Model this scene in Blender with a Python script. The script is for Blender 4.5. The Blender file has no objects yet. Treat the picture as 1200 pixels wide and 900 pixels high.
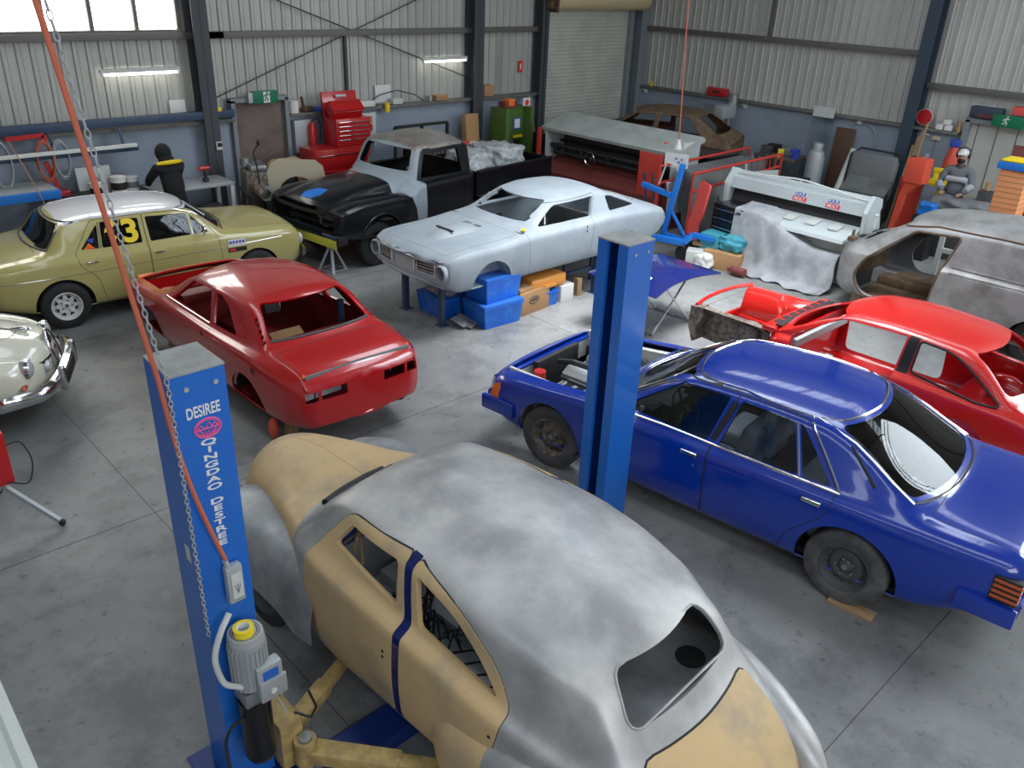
import bpy, bmesh, math, random
from math import sin, cos, pi, radians, sqrt, atan2
from mathutils import Vector, Matrix
from mathutils.bvhtree import BVHTree
SC = bpy.context.scene
COL = SC.collection
random.seed(7)
R = radians
# ---------------------------------------------------------------- camera
cd = bpy.data.cameras.new('camera'); cam = bpy.data.objects.new('camera', cd); COL.objects.link(cam)
_P, _H, _R = R(26.42), R(45.87), R(2.45)
fw = Vector((cos(_H)*cos(_P), sin(_H)*cos(_P), -sin(_P))); rt = Vector((sin(_H), -cos(_H), 0)); up = rt.cross(fw)
r2 = rt*cos(_R)+up*sin(_R); u2 = -rt*sin(_R)+up*cos(_R)
cam.matrix_world = Matrix(((r2.x, u2.x, -fw.x, 0), (r2.y, u2.y, -fw.y, 0), (r2.z, u2.z, -fw.z, 4.25), (0, 0, 0, 1)))
cd.sensor_width = 36; cd.lens = 976.5/1200*36; cd.clip_start = .05
SC.camera = cam
SC.view_settings.view_transform = 'Standard'; SC.view_settings.look = 'None'
SC.view_settings.gamma = 1; SC.view_settings.use_curve_mapping = False
SC.view_settings.exposure = 0.22
# ---------------------------------------------------------------- world and light levels
wd = bpy.data.worlds.new('daylight'); SC.world = wd; wd.use_nodes = True
wd.node_tree.nodes['Background'].inputs[0].default_value = (.80, .88, 1, 1)
wd.node_tree.nodes['Background'].inputs[1].default_value = 0.22
SKY_MAIN, SKY_SIDE, WINDOW, TUBE = 5.5, 3.2, 5.0, 9.0
def area(name, loc, target, sx, sy, power, col=(1, 1, 1), spread=180):
    l = bpy.data.lights.new(name, 'AREA'); l.shape = 'RECTANGLE'; l.size = sx; l.size_y = sy; l.energy = power; l.color = col; l.spread = R(spread)
    o = bpy.data.objects.new(name, l); COL.objects.link(o); o.location = loc
    o.rotation_euler = (Vector(target)-Vector(loc)).to_track_quat('-Z', 'Y').to_euler(); return o
area('door_daylight', (14.5, -3.5, 3.0), (7, 5, .5), 5, 4, 150, (1, .98, .94))
area('rear_fill_light', (1.0, -4.2, 4.6), (4.5, 6, .8), 5, 3, 190, (.93, .96, 1))  # fill lamp added behind the camera to brighten the lift post faces
area('main_skylight_beam', (8.9, 5.6, 6.7), (8.6, 5.9, 0), 2.0, 3.2, 150, (.97, .98, 1), 70)
area('right_skylight_beam', (12.8, -.6, 6.7), (8.2, 5.0, 0), 5.2, 5.0, 600, (.82, .92, 1), 150)
# ---------------------------------------------------------------- materials
def mat(name, col, rough=.5, metal=0., coat=0., n2=None, ns=4., nd=6, lo=.4, hi=.6, bump=0., bs=60., emit=None, es=1., spec=.5, rough2=None, stretch=None):
    m = bpy.data.materials.new(name); m.use_nodes = True; nt = m.node_tree; b = nt.nodes['Principled BSDF']
    b.inputs['Base Color'].default_value = (*col, 1); b.inputs['Roughness'].default_value = rough; b.inputs['Metallic'].default_value = metal
    b.inputs['Coat Weight'].default_value = coat; b.inputs['Coat Roughness'].default_value = .06; b.inputs['Specular IOR Level'].default_value = spec
    if emit: b.inputs['Emission Color'].default_value = (*emit, 1); b.inputs['Emission Strength'].default_value = es
    if n2 or bump:
        tc = nt.nodes.new('ShaderNodeTexCoord'); src = tc.outputs['Object']
        if stretch:
            mp = nt.nodes.new('ShaderNodeMapping'); mp.inputs['Scale'].default_value = stretch; nt.links.new(src, mp.inputs[0]); src = mp.outputs[0]
    if n2:
        t = nt.nodes.new('ShaderNodeTexNoise'); t.inputs['Scale'].default_value = ns; t.inputs['Detail'].default_value = nd; t.inputs['Roughness'].default_value = .62
        nt.links.new(src, t.inputs['Vector'])
        r = nt.nodes.new('ShaderNodeValToRGB'); r.color_ramp.elements[0].position = lo; r.color_ramp.elements[1].position = hi
        r.color_ramp.elements[0].color = (*col, 1); r.color_ramp.elements[1].color = (*n2, 1)
        nt.links.new(t.outputs['Fac'], r.inputs[0]); nt.links.new(r.outputs[0], b.inputs['Base Color'])
        if rough2 is not None:
            q = nt.nodes.new('ShaderNodeMapRange'); q.inputs[1].default_value = lo; q.inputs[2].default_value = hi; q.inputs[3].default_value = rough; q.inputs[4].default_value = rough2
            nt.links.new(t.outputs['Fac'], q.inputs[0]); nt.links.new(q.outputs[0], b.inputs['Roughness'])
    if bump:
        t2 = nt.nodes.new('ShaderNodeTexNoise'); t2.inputs['Scale'].default_value = bs; nt.links.new(src, t2.inputs['Vector'])
        bp = nt.nodes.new('ShaderNodeBump'); bp.inputs['Strength'].default_value = bump; bp.inputs['Distance'].default_value = .01
        nt.links.new(t2.outputs['Fac'], bp.inputs['Height']); nt.links.new(bp.outputs[0], b.inputs['Normal'])
    return m
def glass(name, tint=(.55, .6, .6), refl=.06):
    m = bpy.data.materials.new(name); m.use_nodes = True; nt = m.node_tree; nt.nodes.clear()
    o = nt.nodes.new('ShaderNodeOutputMaterial'); t = nt.nodes.new('ShaderNodeBsdfTransparent'); t.inputs[0].default_value = (*tint, 1)
    g = nt.nodes.new('ShaderNodeBsdfGlossy'); g.inputs['Roughness'].default_value = .03
    f = nt.nodes.new('ShaderNodeFresnel'); f.inputs[0].default_value = 1.5; mx = nt.nodes.new('ShaderNodeMixShader')
    nt.links.new(f.outputs[0], mx.inputs[0]); nt.links.new(t.outputs[0], mx.inputs[1]); nt.links.new(g.outputs[0], mx.inputs[2]); nt.links.new(mx.outputs[0], o.inputs[0])
    return m
M = {}
def dm(k, *a, **kw): M[k] = mat(k, *a, **kw); return M[k]
dm('blue_paint', (.0, .030, .33), .25, coat=1.)
dm('blue_dark', (.004, .012, .10), .4)
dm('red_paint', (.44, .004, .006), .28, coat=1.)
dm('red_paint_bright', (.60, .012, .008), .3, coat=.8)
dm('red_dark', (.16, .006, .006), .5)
dm('primer_grey', (.25, .29, .325), .5, n2=(.29, .33, .36), ns=3)
dm('primer_inner', (.36, .42, .46), .6)
dm('black_paint', (.004, .005, .008), .3, coat=.3, spec=.4)
dm('black', (.012, .012, .013), .6)
dm('rubber', (.018, .018, .019), .75, bump=.2)
dm('rubber_worn', (.05, .05, .05), .8, n2=(.10, .10, .10), ns=6)
dm('cream_paint', (.45, .39, .14), .32, coat=.9)
dm('white_paint', (.66, .66, .70), .3, coat=.8)
dm('ivory_paint', (.70, .68, .56), .22, coat=1.)
dm('tan_primer', (.60, .42, .21), .55, n2=(.30, .25, .18), ns=2.2, nd=8, lo=.48, hi=.74, bump=.05)
dm('bare_metal', (.36, .36, .36), .42, metal=.55, n2=(.56, .55, .53), ns=3., nd=10, lo=.38, hi=.66, rough2=.55, bump=.04, bs=20)
dm('sanded_grey', (.22, .23, .24), .5, metal=.45, n2=(.40, .41, .42), ns=3.5, nd=9, lo=.35, hi=.68)
dm('van_metal', (.36, .36, .355), .5, metal=.45, n2=(.20, .19, .18), ns=3.5, nd=10, lo=.42, hi=.70)
dm('rust', (.16, .105, .06), .85, n2=(.08, .045, .028), ns=6, lo=.4, hi=.65)
dm('chrome', (.72, .72, .72), .12, metal=1.)
dm('steel', (.35, .36, .37), .4, metal=.8)
dm('galv', (.42, .44, .45), .5, metal=.3)
dm('rusty_steel', (.24, .21, .185), .6, metal=.4, n2=(.10, .07, .05), ns=16)
dm('white', (.72, .72, .70), .5)
dm('white_gloss', (.76, .76, .74), .25, coat=.3)
dm('off_white', (.56, .58, .55), .5)
dm('machine_grey', (.44, .47, .44), .45, n2=(.36, .38, .36), ns=3)
dm('machine_pale', (.52, .57, .57), .4)
dm('yellow', (.85, .62, .01), .5)
dm('dull_yellow', (.55, .53, .06), .5)
dm('arm_yellow', (.50, .36, .13), .55, n2=(.36, .25, .10), ns=12)
dm('orange', (.85, .18, .02), .5)
dm('hose_orange', (.55, .13, .07), .55)
dm('lift_blue', (.012, .13, .52), .35, coat=.3)
dm('lift_blue_dark', (.008, .03, .17), .4)
dm('lift_cap', (.34, .34, .32), .7, n2=(.26, .26, .25), ns=8)
dm('tub_blue', (.010, .13, .62), .3, n2=(.03, .25, .75), ns=5, lo=.5, hi=.75)
dm('tub_lid', (.02, .13, .50), .4)
dm('card', (.42, .24, .11), .8)
dm('wood', (.40, .27, .14), .7, n2=(.28, .18, .09), ns=8, stretch=(1, 8, 8))
dm('cloth_grey', (.30, .31, .33), .9, n2=(.40, .41, .43), ns=4, bump=.3, bs=30)
dm('seat_grey', (.45, .46, .54), .9, n2=(.58, .59, .66), ns=6)
dm('dark_grey', (.06, .062, .065), .6)
dm('mid_grey', (.18, .185, .19), .6)
dm('tool_red', (.50, .012, .014), .35, coat=.4)
dm('frame_red', (.55, .045, .03), .5)
dm('oxide', (.17, .035, .03), .6)
dm('green', (.07, .13, .025), .5)
dm('sign_green', (.0, .16, .07), .5)
dm('skin', (.46, .27, .19), .55)
dm('hoodie', (.17, .18, .20), .9, bump=.2)
dm('hoodie_pale', (.42, .43, .46), .9)
dm('black_cloth', (.012, .012, .014), .95)
dm('pink', (.9, .12, .30), .5)
dm('tape', (.85, .65, .02), .35)
dm('plastic_wrap', (.52, .54, .55), .35, n2=(.30, .31, .32), ns=10, bump=.6, bs=14)
dm('blue_steel', (.03, .055, .11), .45)
dm('sky_blue', (.01, .17, .60), .4)
dm('navy', (.006, .012, .10), .25, coat=.8)
dm('salmon', (.78, .11, .07), .5)
dm('coral', (.75, .09, .08), .45)
dm('cyan', (.05, .30, .38), .6)
dm('brown', (.10, .05, .03), .7)
dm('print_blue', (.04, .08, .45), .5)
dm('print_red', (.75, .03, .04), .5)
dm('sheet_metal', (.34, .36, .36), .35, metal=.6, n2=(.24, .25, .25), ns=2)
dm('lamp_red', (.45, .08, .02), .25, coat=.6)
dm('lamp_glass', (.55, .57, .58), .15, metal=.3, coat=1.)
dm('brick_orange', (.78, .30, .12), .6)
M['glass'] = glass('tinted_glass', (.66, .70, .72))
M['clear'] = glass('clear_glass', (.93, .95, .95))
M['tube'] = mat('lamp_tube', (1, 1, 1), emit=(1, .96, .88), es=TUBE)
# ---------------------------------------------------------------- object helpers
def tag(o, label=None, cat=None, group=None, kind=None):
    if label: o['label'] = label
    if cat: o['category'] = cat
    if group: o['group'] = group
    if kind: o['kind'] = kind
    return o
def thing(name, label, cat, loc=(0, 0, 0), rz=0., group=None, scale=1.):
    o = bpy.data.objects.new(name, None); COL.objects.link(o); o.empty_display_size = .2
    o.location = loc; o.rotation_euler = (0, 0, rz); o.scale = (scale,)*3
    return tag(o, label, cat, group)
def link(name, me, m, parent=None, label=None):
    o = bpy.data.objects.new(name, me); COL.objects.link(o)
    for x in (m if isinstance(m, (list, tuple)) else [m]): me.materials.append(x)
    if parent: o.parent = parent
    if label: o['label'] = label
    return o
class MB:
    def __init__(s): s.bm = bmesh.new()
    def add(s, vs, fs, mi=0, T=None):
        v = [s.bm.verts.new(T @ Vector(p) if T is not None else p) for p in vs]; out = []
        for f in fs:
            try: q = s.bm.faces.new([v[i] for i in f]); q.material_index = mi; out.append(q)
            except ValueError: pass
        return s
    def box(s, c, d, rz=0., rot=None, bev=0., mi=0):
        T = Matrix.Translation(c) @ (rot if rot is not None else Matrix.Rotation(rz, 4, 'Z'))
        t = bmesh.new(); bmesh.ops.create_cube(t, size=1)
        for v in t.verts: v.co = Vector((v.co.x*d[0], v.co.y*d[1], v.co.z*d[2]))
        if bev: bmesh.ops.bevel(t, geom=t.edges[:], offset=min(bev, min(d)*.45), segments=2, profile=.6, affect='EDGES')
        t.verts.index_update(); s.add([v.co.copy() for v in t.verts], [[v.index for v in f.verts] for f in t.faces], mi, T); t.free(); return s
    def beam(s, a, b, w, h, bev=0., mi=0):
        a, b = Vector(a), Vector(b); d = b-a
        q = d.to_track_quat('X', 'Z').to_matrix().to_4x4()
        return s.box((a+b)/2, (d.length, w, h), rot=q, bev=bev, mi=mi)
    def cyl(s, a, b, r, r1=None, n=14, caps=True, mi=0):
        a, b = Vector(a), Vector(b); r1 = r if r1 is None else r1
        q = (b-a).to_track_quat('Z', 'X'); vs = []
        for p, rr in ((a, r), (b, r1)):
            for i in range(n): vs.append(p+q @ Vector((rr*cos(2*pi*i/n), rr*sin(2*pi*i/n), 0)))
        fs = [[i, (i+1) % n, n+(i+1) % n, n+i] for i in range(n)]
        if caps: fs += [list(range(n))[::-1], list(range(n, 2*n))]
        return s.add(vs, fs, mi)
    def tube(s, pts, r, n=8, closed=False, mi=0, caps=True):
        P = [Vector(p) for p in pts]; m = len(P); vs = []; prev = None
        for i, p in enumerate(P):
            t = (P[(i+1) % m]-P[i-1]) if closed else (P[min(i+1, m-1)]-P[max(i-1, 0)])
            if t.length < 1e-9: t = Vector((0, 0, 1))
            t.normalize()
            if prev is None:
                u = t.orthogonal().normalized()
            else:
                u = prev-t*prev.dot(t)
                u = u.normalized() if u.length > 1e-6 else t.orthogonal().normalized()
            prev = u; w = t.cross(u); rr = r[i] if isinstance(r, (list, tuple)) else r
            vs += [p+u*rr*cos(2*pi*k/n)+w*rr*sin(2*pi*k/n) for k in range(n)]
        fs = []
        for i in range(m if closed else m-1):
            j = (i+1) % m
            fs += [[i*n+k, i*n+(k+1) % n, j*n+(k+1) % n, j*n+k] for k in range(n)]
        if caps and not closed: fs += [list(range(n))[::-1], [(m-1)*n+k for k in range(n)]]
        return s.add(vs, fs, mi)
    def lathe(s, prof, o=(0, 0, 0), axis='Z', n=28, mi=0, T=None):
        vs = []
        for r, h in prof:
            for i in range(n):
                a = 2*pi*i/n; c, d = r*cos(a), r*sin(a)
                vs.append(Vector({'Z': (c, d, h), 'Y': (c, h, d), 'X': (h, c, d)}[axis])+Vector(o))
        fs = [[j*n+i, j*n+(i+1) % n, (j+1)*n+(i+1) % n, (j+1)*n+i] for j in range(len(prof)-1) for i in range(n)]
        if prof[0][0] > 1e-6: pass
        return s.add(vs, fs, mi, T)
    def prism(s, poly, axis, a, b, mi=0, T=None):
        n = len(poly)
        def P(p, h): return {'X': (h, p[0], p[1]), 'Y': (p[0], h, p[1]), 'Z': (p[0], p[1], h)}[axis]
        vs = [P(p, a) for p in poly]+[P(p, b) for p in poly]
        fs = [[i, (i+1) % n, n+(i+1) % n, n+i] for i in range(n)]+[list(range(n))[::-1], list(range(n, 2*n))]
        return s.add(vs, fs, mi, T)
    def loft(s, rings, closed=True, caps=True, mi=0):
        n = len(rings[0]); vs = [p for r_ in rings for p in r_]; fs = []
        for j in range(len(rings)-1):
            for i in range(n if closed else n-1):
                fs.append([j*n+i, j*n+(i+1) % n, (j+1)*n+(i+1) % n, (j+1)*n+i])
        if caps and closed: fs += [list(range(n))[::-1], [(len(rings)-1)*n+i for i in range(n)]]
        return s.add(vs, fs, mi)
    def ball(s, c, r, n=12, mi=0, rot=None):
        r = (r, r, r) if not isinstance(r, (tuple, list)) else r
        t = bmesh.new(); bmesh.ops.create_uvsphere(t, u_segments=n, v_segments=max(6, n*2//3), radius=1)
        T = Matrix.Translation(c) @ (rot if rot is not None else Matrix.Identity(4)) @ Matrix.Diagonal((*r, 1))
        t.verts.index_update(); s.add([v.co.copy() for v in t.verts], [[v.index for v in f.verts] for f in t.faces], mi, T); t.free(); return s
    def build(s, name, m, parent=None, ang=35, label=None, fix=True):
        me = bpy.data.meshes.new(name)
        if fix: bmesh.ops.recalc_face_normals(s.bm, faces=s.bm.faces[:])
        s.bm.to_mesh(me); s.bm.free()
        for p in me.polygons: p.use_smooth = True
        me.set_sharp_from_angle(angle=R(ang))
        return link(name, me, m, parent, label)
def struct(mb, name, m, **k): o = mb.build(name, m, **k); o['kind'] = 'structure'; return o
def text(name, body, m, size, parent, loc, rot, ext=.002, label=None, font_w=1., off=0.):
    c = bpy.data.curves.new(name, 'FONT'); c.body = body; c.size = size; c.extrude = ext; c.align_x = 'CENTER'; c.align_y = 'CENTER'; c.offset = off
    t = bpy.data.objects.new(name+'_tmp', c); COL.objects.link(t)
    dg = bpy.context.evaluated_depsgraph_get(); me = bpy.data.meshes.new_from_object(t.evaluated_get(dg)); me.materials.clear()
    COL.objects.unlink(t); bpy.data.objects.remove(t)
    T = Matrix.Translation(loc) @ rot @ Matrix.Diagonal((font_w, 1, 1, 1))
    me.transform(T)
    return link(name, me, m, parent, label)
def frame(xa, ya):
    xa = Vector(xa).normalized(); ya = Vector(ya).normalized(); za = xa.cross(ya)
    return Matrix(((xa.x, ya.x, za.x, 0), (xa.y, ya.y, za.y, 0), (xa.z, ya.z, za.z, 0), (0, 0, 0, 1)))
def K(kn):
    """smooth monotone curve through (x, value) knots"""
    kn = sorted(kn); X = [k[0] for k in kn]; Y = [k[1] for k in kn]; n = len(X)
    if n == 1: return lambda x: Y[0]
    h = [X[i+1]-X[i] for i in range(n-1)]; d = [(Y[i+1]-Y[i])/h[i] for i in range(n-1)]
    m = [d[0]]+[0 if d[i-1]*d[i] <= 0 else (h[i-1]+h[i])*3/((2*h[i]+h[i-1])/d[i-1]+(h[i]+2*h[i-1])/d[i]) for i in range(1, n-1)]+[d[-1]]
    def f(x):
        if x <= X[0]: return Y[0]
        if x >= X[-1]: return Y[-1]
        i = max(j for j in range(n-1) if X[j] <= x); t = (x-X[i])/h[i]
        return Y[i]*(2*t**3-3*t*t+1)+h[i]*m[i]*(t**3-2*t*t+t)+Y[i+1]*(3*t*t-2*t**3)+h[i]*m[i+1]*(t**3-t*t)
    f.X = X; return f
def smooth_section(pts, sub):
    """full mirrored section through half points (last on the centre line), resampled with sub steps per span"""
    full = pts+[(-y, z) for y, z in pts[-2::-1]]
    t = [0]
    for a, b in zip(full, full[1:]): t.append(t[-1]+max(1e-4, sqrt((a[0]-b[0])**2+(a[1]-b[1])**2))**.7)
    fy = K(list(zip(t, [p[0] for p in full]))); fz = K(list(zip(t, [p[1] for p in full])))
    out = []
    sb = sub+sub[::-1]
    for i in range(len(full)-1):
        for k in range(sb[i]): q = t[i]+(t[i+1]-t[i])*k/sb[i]; out.append((fy(q), fz(q)))
    out.append(full[-1]); return out
def inpoly(p, poly):
    x, y = p; c = False; n = len(poly)
    for i in range(n):
        x1, y1 = poly[i]; x2, y2 = poly[i-1]
        if (y1 > y) != (y2 > y) and x < (x2-x1)*(y-y1)/(y2-y1)+x1: c = not c
    return c
def rpoly(pts, r=.05, n=4):
    """round the corners of a polygon; a point may carry its own radius as third value"""
    out = []; m = len(pts)
    for i in range(m):
        p = Vector(pts[i][:2]); a = Vector(pts[i-1][:2]); b = Vector(pts[(i+1) % m][:2]); rr = pts[i][2] if len(pts[i]) > 2 else r
        da = a-p; db = b-p; rr = min(rr, da.length*.45, db.length*.45)
        if rr < 1e-4: out.append(tuple(p)); continue
        s0 = p+da.normalized()*rr; s1 = p+db.normalized()*rr
        for k in range(n+1):
            t = k/n; out.append(tuple(s0*(1-t)**2+p*2*t*(1-t)+s1*t*t))
    return out
def grow(poly, d):
    n = len(poly); A = sum(poly[i-1][0]*poly[i][1]-poly[i][0]*poly[i-1][1] for i in range(n)); sg = 1 if A > 0 else -1; out = []
    for i in range(n):
        p = Vector(poly[i]); e1 = (p-Vector(poly[i-1])); e2 = (Vector(poly[(i+1) % n])-p)
        if e1.length < 1e-6 or e2.length < 1e-6: out.append(tuple(p)); continue
        e1.normalize(); e2.normalize()
        nn = Vector((e1.y+e2.y, -e1.x-e2.x))
        if nn.length < 1e-5: out.append(tuple(p)); continue
        nn.normalize(); k = max(.4, nn.dot(Vector((e1.y, -e1.x)))); out.append(tuple(p+nn*(sg*d/k)))
    return out
class Skin:
    """smooth outer surface from cross-sections, then cut into real panels, openings and seams"""
    def __init__(s, xs, sec, sub, bow=lambda x: 0, capf=True, capr=True, extra=None):
        s.bm = bmesh.new(); bm = s.bm; rows = []
        for x in xs:
            S2 = smooth_section(sec(x), sub); ym = max(abs(p[0]) for p in S2); b = bow(x)
            rows.append([bm.verts.new((x+b*(1-(y/ym)**2) if not extra else x+b*(1-(y/ym)**2)+extra(x, y, z), y, z)) for y, z in S2])
        n = len(rows[0])
        for a, b in zip(rows, rows[1:]):
            for i in range(n-1): bm.faces.new((a[i], a[i+1], b[i+1], b[i]))
        for row, on in ((rows[0], capr), (rows[-1], capf)):
            if not on: continue
            half = n//2; prev = None
            for j in range(half+1):
                L, Rr = row[j], row[n-1-j]
                if j == half: cur = [L]
                else:
                    m = 10; y0 = L.co.y; y1 = Rr.co.y; b = (row[half].co.x-L.co.x) if abs(L.co.y) > .3 else 0
                    ym = max(abs(v.co.y) for v in row); cur = [L]
                    bb = bow(0) if False else None
                    for k in range(1, m):
                        y = y0+(y1-y0)*k/m; xb = L.co.x+s._b(row, half, ym)*((L.co.y/ym)**2-(y/ym)**2)
                        cur.append(bm.verts.new((xb, y, L.co.z)))
                    cur.append(Rr)
                if prev:
                    if len(cur) == 1:
                        for k in range(len(prev)-1): bm.faces.new((prev[k], prev[k+1], cur[0]))
                    else:
                        for k in range(len(cur)-1): bm.faces.new((prev[k], prev[k+1], cur[k+1], cur[k]))
                prev = cur
        bmesh.ops.recalc_face_normals(bm, faces=bm.faces[:])
        # make sure normals point outward
        f = max(bm.faces, key=lambda f: f.calc_center_median().z)
        if f.normal.z < 0: bmesh.ops.reverse_faces(bm, faces=bm.faces[:])
        bm.normal_update(); s.lay = bm.faces.layers.int.new('reg'); s.names = ['body']
        tri = bm.copy(); bmesh.ops.triangulate(tri, faces=tri.faces[:]); tri.verts.index_update(); tri.normal_update()
        s.vn = [v.normal.copy() for v in tri.verts]; s.vc = [v.co.copy() for v in tri.verts]
        s.tf = [[v.index for v in f.verts] for f in tri.faces]; s.bvh = BVHTree.FromPolygons(s.vc, s.tf); tri.free()
    @staticmethod
    def _b(row, half, ym):
        return row[half].co.x-min(row, key=lambda v: -abs(v.co.y)).co.x
    def nrm(s, p, fn):
        loc, no, i, d = s.bvh.find_nearest(p)
        a, b, c = s.tf[i]; A, B, C = s.vc[a], s.vc[b], s.vc[c]
        v0, v1, v2 = B-A, C-A, loc-A; d00 = v0.dot(v0); d01 = v0.dot(v1); d11 = v1.dot(v1); d20 = v2.dot(v0); d21 = v2.dot(v1); dn = d00*d11-d01*d01
        if abs(dn) < 1e-14: return fn
        v = (d11*d20-d01*d21)/dn; w = (d00*d21-d01*d20)/dn
        r = s.vn[a]*(1-v-w)+s.vn[b]*v+s.vn[c]*w
        if r.length < 1e-6 or r.dot(no) < .3: return no
        return r.normalized()
    def hit(s, view, a, b, sg=1):
        """point and normal on the skin: side (x,z), top (x,y), front (y,z)"""
        o, d = {'side': (Vector((a, 3*sg, b)), Vector((0, -sg, 0))), 'top': (Vector((a, b, 4)), Vector((0, 0, -1))), 'front': (Vector((5*sg, a, b)), Vector((-sg, 0, 0)))}[view]
        loc, no, i, dist = s.bvh.ray_cast(o, d)
        if loc is None:
            loc, no, i, dist = s.bvh.find_nearest(o+d*(3 if view != 'front' else 3)); 
        return loc, s.nrm(loc, no)
    def cut(s, name, poly, view='side', sg=1, filt=None, gap=0., only=None, gapmat=True):
        if gap:
            s.cut(name+'_seam', grow(poly, gap), view, sg, filt, 0, only)
            only = (list(only) if only else list(s.names))+[name+'_seam']
            r = s._cut(name, poly, view, sg, filt, only); return r
        return s._cut(name, poly, view, sg, filt, only)
    def _cut(s, name, poly, view, sg, filt, only):
        bm = s.bm
        ax = {'side': (0, 2), 'top': (0, 1), 'front': (1, 2)}[view]; pa = {'side': 1, 'top': 2, 'front': 0}[view]
        if name not in s.names: s.names.append(name)
        rid = s.names.index(name); okid = None if only is None else {s.names.index(o) for o in only if o in s.names}
        th = .25
        def ok(f):
            if okid is not None and f[s.lay] not in okid: return False
            c = f.calc_center_median(); n = f.normal
            if n[pa]*sg < (th if view != 'top' else .2): return False
            if view == 'side' and c.y*sg <= 0: return False
            if view == 'front' and c.x*sg < 0 and filt is None: return False
            return filt is None or filt(c, n)
        lo = (min(p[0] for p in poly), min(p[1] for p in poly)); hi = (max(p[0] for p in poly), max(p[1] for p in poly))
        def bb(f):
            a = [v.co[ax[0]] for v in f.verts]; b = [v.co[ax[1]] for v in f.verts]; return min(a), min(b), max(a), max(b)
        cand = set()
        for f in bm.faces:
            x0, y0, x1, y1 = bb(f)
            if x1 < lo[0] or x0 > hi[0] or y1 < lo[1] or y0 > hi[1]: continue
            if ok(f): cand.add(f)
        n = len(poly)
        for i in range(n):
            p, q = poly[i-1], poly[i]
            dx, dy = q[0]-p[0], q[1]-p[1]; L = sqrt(dx*dx+dy*dy)
            if L < 1e-5: continue
            a0, a1 = min(p[0], q[0])-1e-4, max(p[0], q[0])+1e-4; b0, b1 = min(p[1], q[1])-1e-4, max(p[1], q[1])+1e-4
            sub = []
            for f in cand:
                x0, y0, x1, y1 = bb(f)
                if x1 < a0 or x0 > a1 or y1 < b0 or y0 > b1: continue
                ds = [(v.co[ax[0]]-p[0])*dy-(v.co[ax[1]]-p[1])*dx for v in f.verts]
                if min(ds) < -1e-6*L and max(ds) > 1e-6*L: sub.append(f)
            if not sub: continue
            co = [0, 0, 0]; no = [0, 0, 0]; co[ax[0]], co[ax[1]] = p; no[ax[0]], no[ax[1]] = dy/L, -dx/L
            g = set(sub)
            for f in sub: g.update(f.edges); g.update(f.verts)
            r = bmesh.ops.bisect_plane(bm, geom=list(g), dist=1e-5, plane_co=co, plane_no=no)
            cand = {f for f in cand if f.is_valid}
            for e in r['geom']:
                if isinstance(e, bmesh.types.BMFace) and e.is_valid: cand.add(e)
        for f in cand:
            if not f.is_valid: continue
            c = f.calc_center_median()
            if inpoly((c[ax[0]], c[ax[1]]), poly) and ok(f): f[s.lay] = rid
        return s
    def emit(s, name, regs, m, parent, t=.012, inner=None, off=0., label=None, seam=None):
        ids = {s.names.index(r_) for r_ in regs if r_ in s.names}; sid = {s.names.index(r_) for r_ in (seam or []) if r_ in s.names}
        fs = [f for f in s.bm.faces if f[s.lay] in ids or f[s.lay] in sid]
        if not fs: print('EMPTY', name, regs); return None
        vm = {}; cs = []; ns = []
        for f in fs:
            for v in f.verts:
                if v not in vm: vm[v] = len(cs); cs.append(v.co.copy()); ns.append(s.nrm(v.co, f.normal))
        nv = len(cs); verts = [c+n_*off for c, n_ in zip(cs, ns)]+[c+n_*(off-t) for c, n_ in zip(cs, ns)]
        faces = []; norm = []; mi = []; ec = {}
        for f in fs:
            idx = [vm[v] for v in f.verts]; k = 2 if f[s.lay] in sid else 0
            faces.append(idx); norm.append([ns[i] for i in idx]); mi.append(k)
            faces.append([i+nv for i in idx[::-1]]); norm.append([-ns[i] for i in idx[::-1]]); mi.append(1)
            for a, b in zip(idx, idx[1:]+idx[:1]): ec[(a, b)] = 1
        for (a, b) in list(ec):
            if (b, a) not in ec:
                q = [b, a, a+nv, b+nv]; fn = (verts[b]-verts[a]).cross(ns[a])*-1
                e = verts[a]-verts[b]; fn = e.cross(-ns[a])
                fn = fn.normalized() if fn.length > 1e-9 else ns[a]
                faces.append(q); norm.append([fn]*4); mi.append(0)
        me = bpy.data.meshes.new(name); me.from_pydata(verts, [], faces); 
        if len(me.polygons) == len(faces):
            for p, k in zip(me.polygons, mi): p.material_index = k; p.use_smooth = True
            nl = []
            for nn in norm: nl += [tuple(x) for x in nn]
            if len(nl) == len(me.loops): me.normals_split_custom_set(nl)
        ms = [m, inner or m]+([M['black']] if seam else [])
        return link(name, me, ms, parent, label)
def sm(pts, k=5):
    n = len(pts); f = [K([(i, p[a]) for i, p in enumerate(pts)]) for a in range(3)]
    return [tuple(g(i/k) for g in f) for i in range((n-1)*k+1)]
def circ(cx, cz, r, n=26, a0=0, a1=360, flat=None):
    return [(cx+r*cos(R(a0+(a1-a0)*i/n)), cz+r*sin(R(a0+(a1-a0)*i/n))) for i in range(n)]
def arch(cx, cz, r, low=-.3, rx=None, n=20):
    rx = rx or r
    return [(cx-rx, low)]+[(cx-rx*cos(pi*i/n), cz+r*sin(pi*i/n)) for i in range(n+1)]+[(cx+rx, low)]
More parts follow.
